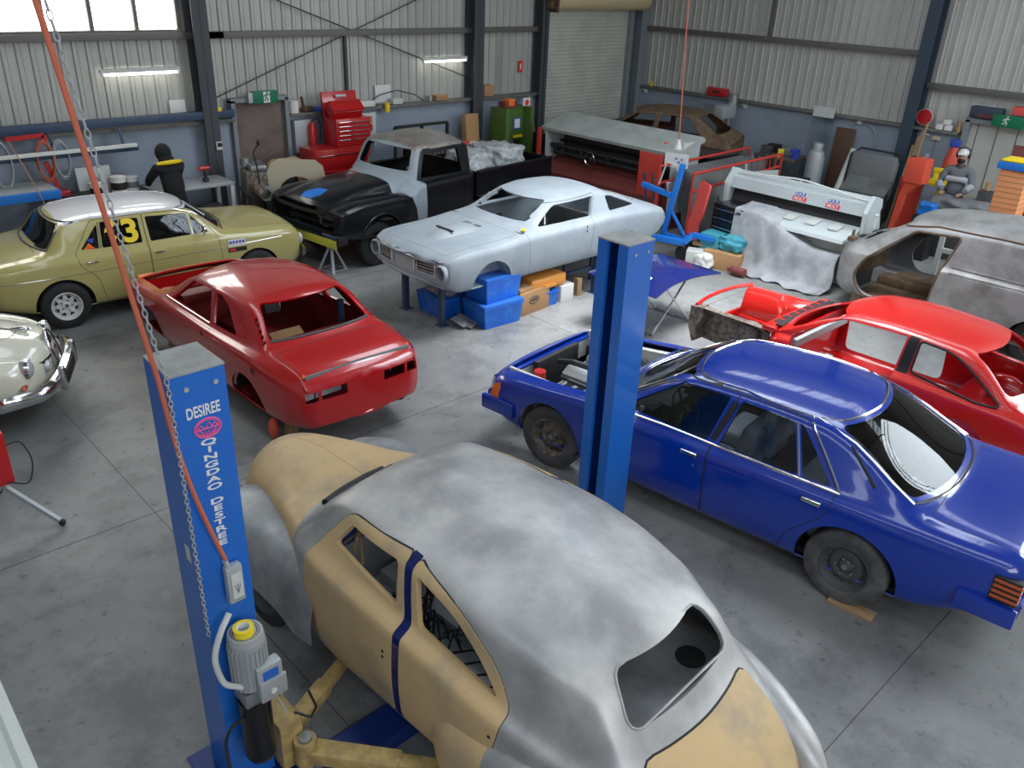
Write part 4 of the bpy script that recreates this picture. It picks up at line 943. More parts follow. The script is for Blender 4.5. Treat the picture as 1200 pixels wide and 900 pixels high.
# ================================================================ bare metal and tan sedan on the lift
def pod(name, rows, m, car, flip=1, n=14, pw=.75, t=.012):
    """a separate wing: rows of (x, centre y, half width, top z, outer bottom z, inner bottom z)"""
    f = [K([(r_[0], r_[i]) for r_ in rows]) for i in range(1, 6)]
    x0, x1 = min(r_[0] for r_ in rows), max(r_[0] for r_ in rows); N = 34; rings = []
    for i in range(N+1):
        x = x0+(x1-x0)*i/N; yc, w, zt, zo, zi = [g(x) for g in f]; ring = []
        for k in range(n+1):
            a = pi*k/n; c = cos(a); s_ = sin(a); zb = zo if c > 0 else zi
            yy = yc+w*(abs(c)**pw)*(1 if c >= 0 else -1); ring.append((x, yy*flip, zb+(zt-zb)*(s_**pw)))
        rings.append(ring)
    return MB().loft(rings, closed=False, caps=False).build(name, m, car, 60)
def build_tan():
    car = thing('car', 'rounded vintage saloon in sanded bare metal and tan primer between the lift posts', 'car', (2.75, 3.25, .0), R(93))
    W = [(2.12, .30), (2.05, .36), (1.7, .44), (1.2, .56), (.85, .68), (.6, .77), (.3, .80), (-.9, .79), (-1.4, .74), (-1.8, .66), (-2.1, .54), (-2.24, .40)]
    sill = [(2.12, .40), (1.5, .36), (.6, .30), (-1.2, .30), (-1.8, .30), (-2.24, .34)]
    belt = [(2.12, .58), (1.8, .78), (1.3, .90), (.82, .99), (.5, 1.06), (-.3, 1.03), (-1.1, .95), (-1.6, .88), (-2.0, .68), (-2.24, .44)]
    top = [(2.12, .62), (2.08, .74), (1.95, .90), (1.7, 1.0), (1.3, 1.06), (.86, 1.06), (.80, 1.075), (.75, 1.10), (.46, 1.35), (.34, 1.40), (0, 1.455), (-.5, 1.47), (-1.0, 1.42), (-1.3, 1.33), (-1.46, 1.24), (-1.60, 1.07), (-1.68, .98), (-1.78, .91), (-1.95, .80), (-2.12, .62), (-2.24, .46)]
    ry = [(2.12, .18), (1.7, .28), (1.2, .38), (.86, .50), (.76, .54), (.40, .52), (0, .60), (-.8, .635), (-1.2, .58), (-1.46, .49), (-1.62, .50), (-1.8, .50), (-2.1, .38), (-2.24, .28)]
    crown = [(2.12, .03), (1.7, .08), (1.2, .08), (.9, .04), (.78, .02), (.4, .04), (0, .11), (-1.0, .13), (-1.4, .07), (-1.65, .03), (-1.9, .05), (-2.24, .02)]
    bow = [(2.12, .12), (1.6, .08), (.9, .10), (.7, .13), (.35, .10), (-1.0, -.06), (-1.5, -.08), (-2.24, -.06)]
    s = saloon(W, sill, belt, top, ry, crown, bow, -2.24, 2.12, dby=[(2.12, .03), (.8, .05), (.3, .10), (-1.0, .09), (-1.6, .08), (-2.24, .04)], step=.045, sub=(1, 3, 4, 4, 4, 5, 5, 4, 5), mid=.55)
    fd = rpoly([(.45, .36, .12), (.60, .62, .15), (.56, 1.02, .05), (.47, 1.16, .03), (.33, 1.34, .06), (-.24, 1.375, .02), (-.31, 1.02, .03), (-.29, .36, .04)])
    rd = rpoly([(-.355, .36, .04), (-.375, 1.02, .03), (-.31, 1.375, .03), (-.72, 1.32, .15), (-1.0, 1.15, .15), (-1.12, .93, .06), (-1.08, .72, .12), (-1.0, .50, .1), (-1.0, .36, .05)])
    w1 = rpoly([(.385, 1.145), (.28, 1.295), (-.20, 1.325), (-.235, 1.065)], .035); w2 = rpoly([(-.425, 1.045), (-.36, 1.325), (-.68, 1.27, .12), (-.90, 1.13, .1), (-1.03, .975, .03)], .03)
    def sides(sg):
        n = 'l' if sg > 0 else 'r'
        s.cut('pil'+n, rpoly([(-.285, .34), (-.305, 1.02), (-.235, 1.38), (-.315, 1.38), (-.38, 1.02), (-.36, .34)], .01), 'side', sg)
        s.cut('fd'+n, fd, 'side', sg, gap=.005); s.cut('rd'+n, rd, 'side', sg, gap=.005, only=['body', 'pil'+n])
        s.cut('w', w1, 'side', sg); s.cut('w', w2, 'side', sg)
        s.cut('hood', [(.83, .2), (.83, 1.3), (2.4, 1.3), (2.4, .2)], 'side', sg, only=['body'])
    both(sides)
    s.cut('hood', [(.83, 1), (2.4, 1), (2.4, -1), (.83, -1)], 'top', 1, only=['body']); s.cut('hood', [(1, .2), (1, 1.4), (-1, 1.4), (-1, .2)], 'front', 1, filt=lambda c, n: c.x > .83, only=['body'])
    s.cut('cowl', [(.60, .60), (.83, .66), (.92, .45), (.98, 0), (.92, -.45), (.83, -.66), (.60, -.60)], 'top', 1, only=['body', 'hood'])
    fw_ = lambda c, n: c.x > .2 and n.x > .2
    for sg in (1, -1): s.cut('ws', rpoly([(sg*.03, 1.135), (sg*.03, 1.345), (sg*.43, 1.315), (sg*.49, 1.125)], .04), 'front', 1, filt=fw_, only=['body', 'cowl'])
    s.cut('bl', rpoly([(-.44, 1.035), (-.37, 1.255), (.37, 1.255), (.44, 1.035)], .085), 'front', -1, filt=lambda c, n: n.x < -.2 and c.x < -1.2 and c.z > .9, only=['body'])
    s.cut('boot', rpoly([(-.46, .38, .2), (-.47, .62, .1), (-.475, .935, .10), (.475, .935, .10), (.47, .62, .1), (.46, .38, .2)], .1), 'front', -1, filt=lambda c, n: c.x < -1.5 and n.x < -.1, gap=.007, only=['body'])
    P = M['bare_metal']; T = M['tan_primer']; D = M['mid_grey']; seams = [x for x in s.names if x.endswith('_seam')]
    s.emit('body_shell', ['body'], P, car, t=.02, inner=D, seam=seams)
    s.emit('cowl', ['cowl'], M['sanded_grey'], car, t=.02, inner=D)
    [s.emit('pillar', ['pil'+g_], M['navy'], car, t=.03, inner=D, label='dark blue door pillar') for g_ in 'lr']
    hd = s.emit('bonnet', ['hood'], T, car, t=.015, inner=D, label='tan primer bonnet'); s.emit('boot_lid', ['boot'], T, car, inner=D, off=.006, label='tan primer boot lid')
    for n, sg in (('l', 1), ('r', -1)):
        a = s.emit('door', ['fd'+n], T, car, t=.035, inner=D, off=.004, label='tan primer front door'); b = s.emit('door', ['rd'+n], T, car, t=.035, inner=D, off=.004, label='tan primer rear door')
        for z in (.80, .76): l, n_ = s.hit('side', -.23, z, sg); MB().cyl(l-n_*.01, l+n_*.006, .011, n=10).build('lock_hole', M['black'], a)
        l, n_ = s.hit('side', -1.06, .80, sg); MB().cyl(l-n_*.01, l+n_*.006, .011, n=10).build('lock_hole', M['black'], b)
    strip(s, 'bonnet_ridge', [(.95, 0), (1.3, 0), (1.7, 0), (2.0, 0)], T, hd, .006, 'top', 1, off=-.002)
    strip(s, 'rear_window_lip', rpoly([(-.44, 1.035), (-.37, 1.255), (.37, 1.255), (.44, 1.035)], .085), P, car, .008, 'front', -1, True, sub=0)
    b = MB(); b.tube(path_on(s, [(.80, .44), (.86, .25), (.885, .05), (.89, -.10)], 'top', 1, .002), .030, 8); b.build('scuttle_slot', M['black'], car)
    # wings
    for sg in (1, -1):
        pod('front_wing', [(.48, .70, .12, .72, .36, .40), (.62, .68, .15, .80, .34, .4), (.85, .64, .19, .86, .40, .4), (1.05, .60, .25, .87, .46, .4), (1.28, .58, .29, .86, .50, .4), (1.5, .56, .29, .85, .46, .42), (1.68, .53, .27, .82, .44, .44), (1.85, .51, .21, .75, .46, .46), (1.96, .49, .13, .66, .50, .5), (2.0, .48, .05, .60, .56, .56)], M['sanded_grey'], car, sg)
        MB().lathe([(.001, .04), (.05, .03), (.085, .0), (.09, -.03)], (1.97, .49*sg, .62), 'X', 18).build('headlamp', M['lamp_glass'], car)
        if sg > 0: pod('rear_wing', [(-.64, .76, .03, .62, .46, .46), (-.76, .76, .08, .68, .36, .4), (-.95, .74, .12, .72, .34, .4), (-1.06, .735, .13, .735, .34, .4)], T, car, sg)
        pod('rear_wing', [(-1.06 if sg > 0 else -.64, .735 if sg > 0 else .76, .13 if sg > 0 else .03, .735 if sg > 0 else .62, .34, .4)]+([] if sg > 0 else [(-.8, .76, .09, .69, .34, .4)])+[(-1.2, .73, .15, .77, .44, .4), (-1.4, .72, .165, .79, .48, .4), (-1.6, .69, .17, .79, .42, .4), (-1.8, .66, .165, .76, .34, .4), (-2.0, .61, .15, .70, .34, .4), (-2.2, .56, .11, .60, .36, .4), (-2.30, .53, .04, .50, .40, .44)], M['bare_metal'], car, sg)
    # cabin
    b = MB(); b.box((-.4, 0, .34), (2.3, 1.4, .03)); b.box((.78, 0, .66), (.03, 1.2, .66)); b.box((-.1, 0, .40), (1.6, .24, .12), bev=.04); b.box((-1.55, 0, .4), (.9, 1.1, .03)); b.build('floor_pan', M['galv'], car)
    b = MB(); b.box((-1.44, 0, .86), (.40, 1.12, .02)); b.box((-1.24, 0, .62), (.02, 1.15, .48)); b.build('rear_bulkhead', M['sanded_grey'], car)
    MB().cyl((-1.50, -.36, .868), (-1.50, -.36, .875), .085, n=24).build('speaker_hole', M['black'], car)
    MB().cyl((-.80, .10, .36), (-.80, .10, .46), .16, n=24).build('speaker', M['black'], car)
    b = MB(); b.box((.60, 0, 1.0), (.06, 1.16, .20), bev=.02); b.build('dashboard', M['print_blue'], car)
    b = MB(); b.tube([(.52, .5, .98), (.42, .45, 1.10), (.36, .48, .9), (.50, .5, .8)], .012, 6); b.tube([(.50, .40, 1.05), (.40, .52, .98)], .010, 6); b.tube([(.55, .3, 1.0), (.35, .52, 1.12)], .012, 6); b.build('orange_wiring', M['arm_yellow'], car)
    rnd = random.Random(3); b = MB()
    for k in range(12):
        x, y = rnd.uniform(-.25, .35), rnd.uniform(.1, .6); pts = []; z = .42
        for j in range(14): x += rnd.uniform(-.09, .09); y += rnd.uniform(-.07, .07); pts.append((max(-.3, min(.45, x)), max(.05, min(.66, y)), z+rnd.uniform(0, .18)))
        b.tube(pts, .007, 5)
    for k in range(4):
        x = -.9+.12*k; b.tube([(x, .05, .5), (x+.1, .3, .62), (x+.3, .5, .56), (x+.5, .55, .45)], .008, 5)
    b.build('wiring_loom', M['black'], car)
    liners(car, 1.27, .28, .36, .70, .42); liners(car, -1.38, .30, .34, .74, .5)
    for x in (1.27, -1.38):
        for sg in (1, -1): wheel(car, x, .66*sg, .29, .31, .15, rimc='dark_grey', sg=sg, rr=.20)
build_tan()
# ================================================================ two-tone pickup cab
def build_truck():
    car = thing('truck', 'black vintage pickup with grey cowl and bare metal cab roof, behind the grey fastback', 'truck', (8.52, 11.46, 0), R(186), scale=.985)
    W = [(2.25, .84), (2.15, .91), (1.9, .93), (1.0, .93), (.7, .89), (.5, .86), (-.6, .84), (-.74, .80), (-.80, .72)]
    sill = [(2.25, .62), (1.9, .52), (.9, .46), (.5, .44), (-.80, .44)]
    belt = [(2.25, .97), (2.1, 1.03), (1.7, 1.09), (1.1, 1.09), (.75, 1.06), (.55, 1.18), (-.7, 1.20), (-.80, 1.15)]
    top = [(2.25, 1.0), (2.20, 1.07), (2.0, 1.15), (1.5, 1.24), (1.0, 1.28), (.76, 1.285), (.66, 1.30), (.60, 1.33), (.44, 1.66), (.36, 1.74), (.1, 1.81), (-.3, 1.82), (-.6, 1.77), (-.74, 1.68), (-.80, 1.50)]
    ry = [(2.25, .5), (.7, .56), (.62, .66), (.42, .60), (-.2, .62), (-.6, .60), (-.80, .56)]
    crown = [(2.25, .03), (.7, .04), (.42, .04), (.1, .09), (-.6, .09), (-.80, .04)]
    bow = [(2.25, .10), (1.0, .08), (.66, .14), (.4, .08), (-.8, -.03)]
    def side(x, p):
        f = max(0, min(1, (x-.68)/.22)); f = f*f*(3-2*f); t = p[-1][1]; b = p[5][1]
        q = [(.76, b), (.63, b-.025), (.545, t-.085), (.30, t-.02), (0, t)]
        if f > 0: p = p[:5]+[(a[0]*(1-f)+c[0]*f, a[1]*(1-f)+c[1]*f) for a, c in zip(p[5:], q)]
        return p
    s = saloon(W, sill, belt, top, ry, crown, bow, -.80, 2.25, dby=[(2.25, .08), (.8, .16), (.5, .09), (-.8, .09)], step=.055, side=side, mid=.6, shoulder=.05)
    dr = rpoly([(.40, .50, .03), (.43, 1.17, .02), (.55, 1.22, .02), (.38, 1.64, .05), (-.50, 1.66, .12), (-.60, 1.20, .03), (-.58, .50, .05)])
    w1 = rpoly([(.46, 1.235), (.32, 1.58), (-.44, 1.60), (-.50, 1.22)], .04)
    cw = [(.36, .46), (.60, .46), (.68, .80), (.80, 1.02), (.92, 1.14), (.96, 1.30), (.96, 1.42), (.66, 1.42), (.46, 1.72), (.32, 1.72), (.40, 1.50)]
    def sides(sg):
        n = 'l' if sg > 0 else 'r'
        s.cut('cowl', cw, 'side', sg); s.cut('door'+n, dr, 'side', sg, gap=.006); s.cut('arch', arch(1.45, .44, .42, rx=.43), 'side', sg); s.cut('w', w1, 'side', sg)
    both(sides)
    s.cut('cowl', [(.50, .9), (.85, .9), (.97, .62), (1.08, .0), (.97, -.62), (.85, -.9), (.50, -.9)], 'top', 1, filt=lambda c, n: c.z < 1.5, only=['body'])
    s.cut('cowl', [(-.95, .95), (-.95, 1.4), (.95, 1.4), (.95, .95)], 'front', 1, filt=lambda c, n: .55 < c.x < .99, only=['body'])
    s.cut('roof', [(-.9, .9), (.46, .9), (.46, -.9), (-.9, -.9)], 'top', 1, filt=lambda c, n: c.z > 1.66, only=['body', 'cowl'])
    s.cut('cowl', [(-.8, 1.3), (-.8, 1.76), (.8, 1.76), (.8, 1.3)], 'front', 1, filt=lambda c, n: .3 < c.x < .8, only=['body'])
    s.cut('ws', rpoly([(-.62, 1.345), (-.55, 1.665), (.55, 1.665), (.62, 1.345)], .06), 'front', 1, filt=lambda c, n: .2 < c.x < .9, only=['body', 'cowl', 'roof'])
    s.cut('rw', rpoly([(-.5, 1.28), (-.5, 1.58), (.5, 1.58), (.5, 1.28)], .06), 'front', -1, filt=lambda c, n: c.x < -.6, only=['body'])
    s.cut('mouth', rpoly([(-.76, .68, .05), (-.76, .93, .15), (-.45, 1.02), (.45, 1.02), (.76, .93, .15), (.76, .68, .05)], .08), 'front', 1, filt=lambda c, n: c.x > 1.9, only=['body'])
    s.cut('patch', [(1.92, .22), (2.10, .26), (2.24, .20), (2.26, -.02), (2.12, -.06), (1.95, .06)], 'top', 1, filt=lambda c, n: True, only=['body'])
    P = M['black_paint']; D = M['black']; seams = [x for x in s.names if x.endswith('_seam')]
    s.emit('body_shell', ['body'], P, car, t=.02, inner=D, seam=seams); s.emit('cowl', ['cowl'], M['primer_grey'], car, t=.02, inner=D, label='pale grey cowl and windscreen frame')
    s.emit('cab_roof', ['roof'], M['roof_metal'], car, inner=D, label='bare brownish metal roof'); s.emit('nose_patch', ['patch'], M['sky_blue'], car, inner=D, label='bright blue patch on the nose')
    for n in 'lr': s.emit('door', ['door'+n], P, car, t=.04, inner=D)
    for sg in (1, -1):
        strip(s, 'arch_lip', [(1.45-.43*cos(pi*i/12), .44+.42*sin(pi*i/12)) for i in range(13)], P, car, .014, sg=sg, sub=0)
        MB().box((.40, .56*sg, 1.42), (.03, .03, .5), rot=Matrix.Rotation(R(-22), 4, 'Y')).build('inner_pillar', M['primer_grey'], car)
    b = MB(); b.box((2.22, 0, .60), (.16, 1.62, .05), bev=.01); b.build('front_pan_top', M['blue_steel'], car); MB().box((2.29, .0, .50), (.03, 1.66, .13), bev=.01).build('front_pan', M['dull_yellow'], car, label='yellow-green front pan')
    for sg in (1, -1): MB().box((2.20, .86*sg, .56), (.18, .06, .14), bev=.01).build('pan_bracket', M['black'], car)
    b = MB(); b.cyl((1.98, .18, .82), (1.94, .18, .82), .22, n=24); b.build('fan_shroud', M['mid_grey'], car)
    b = MB(); b.box((1.5, 0, .70), (1.2, 1.2, .04)); b.box((1.0, 0, .86), (.04, 1.2, .36)); b.box((-.2, 0, .48), (1.2, 1.5, .04)); b.box((.55, 0, .85), (.04, 1.5, .75)); b.build('floor_pan', D, car)
    for x in (.15, .35): MB().box((x+1.75, .55-.9*x, .80), (.03, .03, .25)).build('inner_bracket', M['steel'], car)
    b = MB(); b.box((-.35, 0, .72), (.5, 1.3, .28), bev=.05); b.build('bench_base', M['dark_grey'], car)
    MB().tube([(.35, .40, 1.20), (.30, .36, 1.32), (.22, .30, 1.38)], .02).build('steering_column', M['galv'], car)
    b = MB(); b.box((.30, .30, 1.31), (.16, .07, .03), rz=.6, bev=.005); b.build('column_shroud', M['galv'], car)
    # chassis and tray
    b = MB()
    for sg in (1, -1): b.box((-.5, .38*sg, .46), (5.0, .07, .13))
    for x in (-2.6, -1.5, .9): b.box((x, 0, .46), (.08, .76, .1))
    b.build('chassis', D, car)
    b = MB()
    for sg in (1, -1):
        b.box((-1.95, .70*sg, .93), (2.1, .03, .40)); b.tube([(-.92, .71*sg, 1.14), (-3.0, .71*sg, 1.14)], .028, 8)
        b.loft([[(-1.95-.48*cos(pi*i/12), yy*sg, .52+.42*sin(pi*i/12)) for i in range(13)] for yy in (.70, .80, .88)], closed=False, caps=False)
    b.box((-1.95, 0, .74), (2.1, 1.4, .04)); b.box((-.92, 0, .93), (.03, 1.4, .42)); b.box((-3.0, 0, .93), (.04, 1.4, .42))
    b.build('cargo_tray', P, car)
    for x in (1.45, -1.95):
        for sg in (1, -1): wheel(car, x, .72*sg, .35, .355, .18, sg=sg, rimc='black', rr=.21)
dm('roof_metal', (.26, .21, .18), .45, metal=.55, n2=(.38, .36, .34), ns=3, nd=8, lo=.4, hi=.65)
build_truck()
def lumpy(name, c, d, m, label, cat, seed=1, amp=.12, nn=5, group=None, rz=0):
    t = bmesh.new(); bmesh.ops.create_cube(t, size=1); bmesh.ops.subdivide_edges(t, edges=t.edges[:], cuts=nn, use_grid_fill=True); rnd = random.Random(seed)
    for v in t.verts:
        q = Vector(v.co); l = max(abs(q.x), abs(q.y), abs(q.z)); q = q.lerp(q.normalized()*.55, .55)
        k = 1+rnd.uniform(-amp, amp); v.co = Vector((q.x*d[0]*k, q.y*d[1]*k, q.z*d[2]*k))
    bmesh.ops.subdivide_edges(t, edges=t.edges[:], cuts=1, smooth=.6, use_grid_fill=True)
    me = bpy.data.meshes.new(name); t.to_mesh(me); t.free()
    for p in me.polygons: p.use_smooth = True
    o = link(name, me, m); o.location = c; o.rotation_euler = (0, 0, rz); return tag(o, label, cat, group)
lumpy('wrapped_bundle', (9.95, 11.65, 1.08), (.62, .8, .50), M['plastic_wrap'], 'crumpled clear plastic wrapped bundle at the cab end of the pickup tray', 'bundle', 2, .14)
lumpy('wrapped_bundle', (10.75, 11.72, 1.08), (.75, .85, .52), M['plastic_wrap'], 'crumpled plastic wrapped bundle at the tail end of the pickup tray', 'bundle', 5, .14)
# ================================================================ ivory sedan nose
def build_jag():
    car = thing('car', 'ivory vintage sedan with chrome grille and bumper, cut off at the left edge', 'car', (-.085, 9.72, 0), R(-25))
    W = [(2.16, .50), (2.10, .62), (1.95, .73), (1.6, .81), (.8, .85), (-1.4, .85), (-2.2, .60)]
    sill = [(2.16, .42), (1.9, .30), (1.4, .24), (-1.6, .24), (-2.2, .35)]
    belt = [(2.16, .62), (2.0, .72), (1.6, .80), (.8, .88), (-1.2, .90), (-2.2, .6)]
    top = [(2.16, .66), (2.12, .74), (1.9, .84), (1.4, .93), (.75, .99), (.66, 1.02), (.15, 1.36), (0, 1.40), (-.6, 1.43), (-1.1, 1.33), (-1.5, 1.05), (-2.0, .8), (-2.2, .62)]
    ry = [(2.16, .18), (1.9, .28), (1.3, .40), (.7, .58), (.1, .54), (-1.0, .52), (-1.5, .5), (-2.2, .3)]
    crown = [(2.16, .04), (1.6, .05), (.7, .03), (.1, .06), (-1.2, .05), (-2.2, .02)]
    bow = [(2.16, .12), (1.0, .1), (0, .06), (-1.5, -.1), (-2.2, -.1)]
    def side(x, p):
        f = max(0, min(1, (x-.8)/.4)); t = p[-1][1]; b = p[5][1]
        q = [(p[5][0]-.02, b+.01), (.50*p[3][0]/.8, b-.012), (.36*p[3][0]/.8, t-.035), (.2*p[3][0]/.8, t-.006), (0, t)]
        if f > 0: p = p[:5]+[(a[0]*(1-f)+c[0]*f, a[1]*(1-f)+c[1]*f) for a, c in zip(p[5:], q)]
        return p
    s = saloon(W, sill, belt, top, ry, crown, bow, -2.2, 2.16, dby=[(2.16, .16), (1.6, .14), (.8, .10), (-2.2, .1)], step=.055, side=side, sub=(1, 3, 4, 4, 5, 4, 4, 4, 4))
    for sg in (1, -1):
        s.cut('w%d' % sg, rpoly([(.50, .93), (.12, 1.27), (-1.0, 1.24), (-1.25, .95)], .06), 'side', sg); s.cut('arch', arch(1.35, .28, .34), 'side', sg); s.cut('arch', arch(-1.37, .28, .30), 'side', sg)
    s.cut('ws', rpoly([(-.56, 1.05), (-.46, 1.32), (.46, 1.32), (.56, 1.05)], .08), 'front', 1, filt=lambda c, n: 0 < c.x < .9, only=['body'])
    s.cut('bonnet', rpoly([(.8, .58), (1.75, .40), (1.98, .15), (1.98, -.15), (1.75, -.40), (.8, -.58)], .08), 'top', 1, gap=.005, only=['body'])
    P = M['ivory_paint']; seams = [x for x in s.names if x.endswith('_seam')]
    s.emit('body_shell', ['body'], P, car, inner=M['black'], seam=seams); bn = s.emit('bonnet', ['bonnet'], P, car, inner=M['black'])
    s.emit('windscreen', ['ws'], M['glass'], car, t=.004); [s.emit('side_window', ['w%d' % g_], M['glass'], car, t=.004) for g_ in (1, -1)]
    strip(s, 'bonnet_strip', [(.9, 0), (1.5, 0), (2.0, 0)], M['chrome'], bn, .010, 'top', 1)
    MB().ball((2.02, 0, .855), (.10, .028, .035), 12).build('bonnet_mascot', M['chrome'], bn)
    # oval chrome grille
    g = MB(); ov = []
    for i in range(28):
        a = 2*pi*i/28; z = .615+.215*sin(a); y = (.135-.03*((z-.4)/.43 if z < .6 else .45))*cos(a)*1.0; ov.append((2.30-.10*max(0, (z-.55))/.25*(.6), y, z))
    g.tube(ov, .022, 8, True); q = g.build('grille', M['chrome'], car, 60)
    b = MB()
    for i in range(-4, 5):
        y = i*.026; h = .20*sqrt(max(0, 1-(y/.135)**2)); b.tube([(2.30, y, .615-h), (2.275, y, .615), (2.24, y, .615+h)], .006, 5)
    b.build('grille_slat', M['steel'], q); MB().ball((2.24, 0, .615), (.03, .115, .20), 14).build('grille_backing', M['black'], q)
    for sg in (1, -1):
        l, n_ = s.hit('front', .50*sg, .66, 1)
        hb = MB().ball((l.x-.03, .50*sg, .64), (.075, .098, .098), 18).build('headlamp', M['lamp_glass'], car); MB().lathe([(.092, .0), (.104, .012), (.108, -.02)], (l.x, .50*sg, .64), 'X', 24).build('headlamp_rim', M['chrome'], hb)
        l, n_ = s.hit('front', .27*sg, .56, 1)
        MB().ball((l.x, .27*sg, .56), (.05, .065, .065), 14).build('fog_lamp', M['lamp_glass'], car)
        l, n_ = s.hit('front', .62*sg, .50, 1); MB().ball(l, (.03, .075, .028), 12).build('indicator_lamp', M['lamp_red'], car)
        b = MB(); b.box((2.38, .34*sg, .44), (.07, .06, .26), bev=.028); b.build('overrider', M['chrome'], car, 60)
    prof = lambda y: 2.36-.20*(abs(y)/.86)**3-.22*max(0, abs(y)-.70)/.16
    b = MB(); b.loft([[(prof(y)-.03, y, .36), (prof(y)+.03, y, .38), (prof(y)+.04, y, .43), (prof(y)+.03, y, .48), (prof(y)-.03, y, .50)] for y in [-.86+1.72*i/24 for i in range(25)]]); b.build('front_bumper', M['chrome'], car, 60)
    b = MB(); b.box((2.40, 0, .40), (.012, .50, .13), bev=.003); b.build('number_plate', M['black'], car)
    b = MB(); b.box((0, 0, .28), (3.6, 1.4, .04)); b.build('floor_pan', M['black'], car); liners(car, 1.35, .28, .35, .76, .5); liners(car, -1.37, .28, .31, .76, .5)
    for x in (1.35, -1.37):
        for sg in (1, -1): wheel(car, x, .72*sg, .32, .325, .17, sg=sg, rimc='steel')
build_jag()
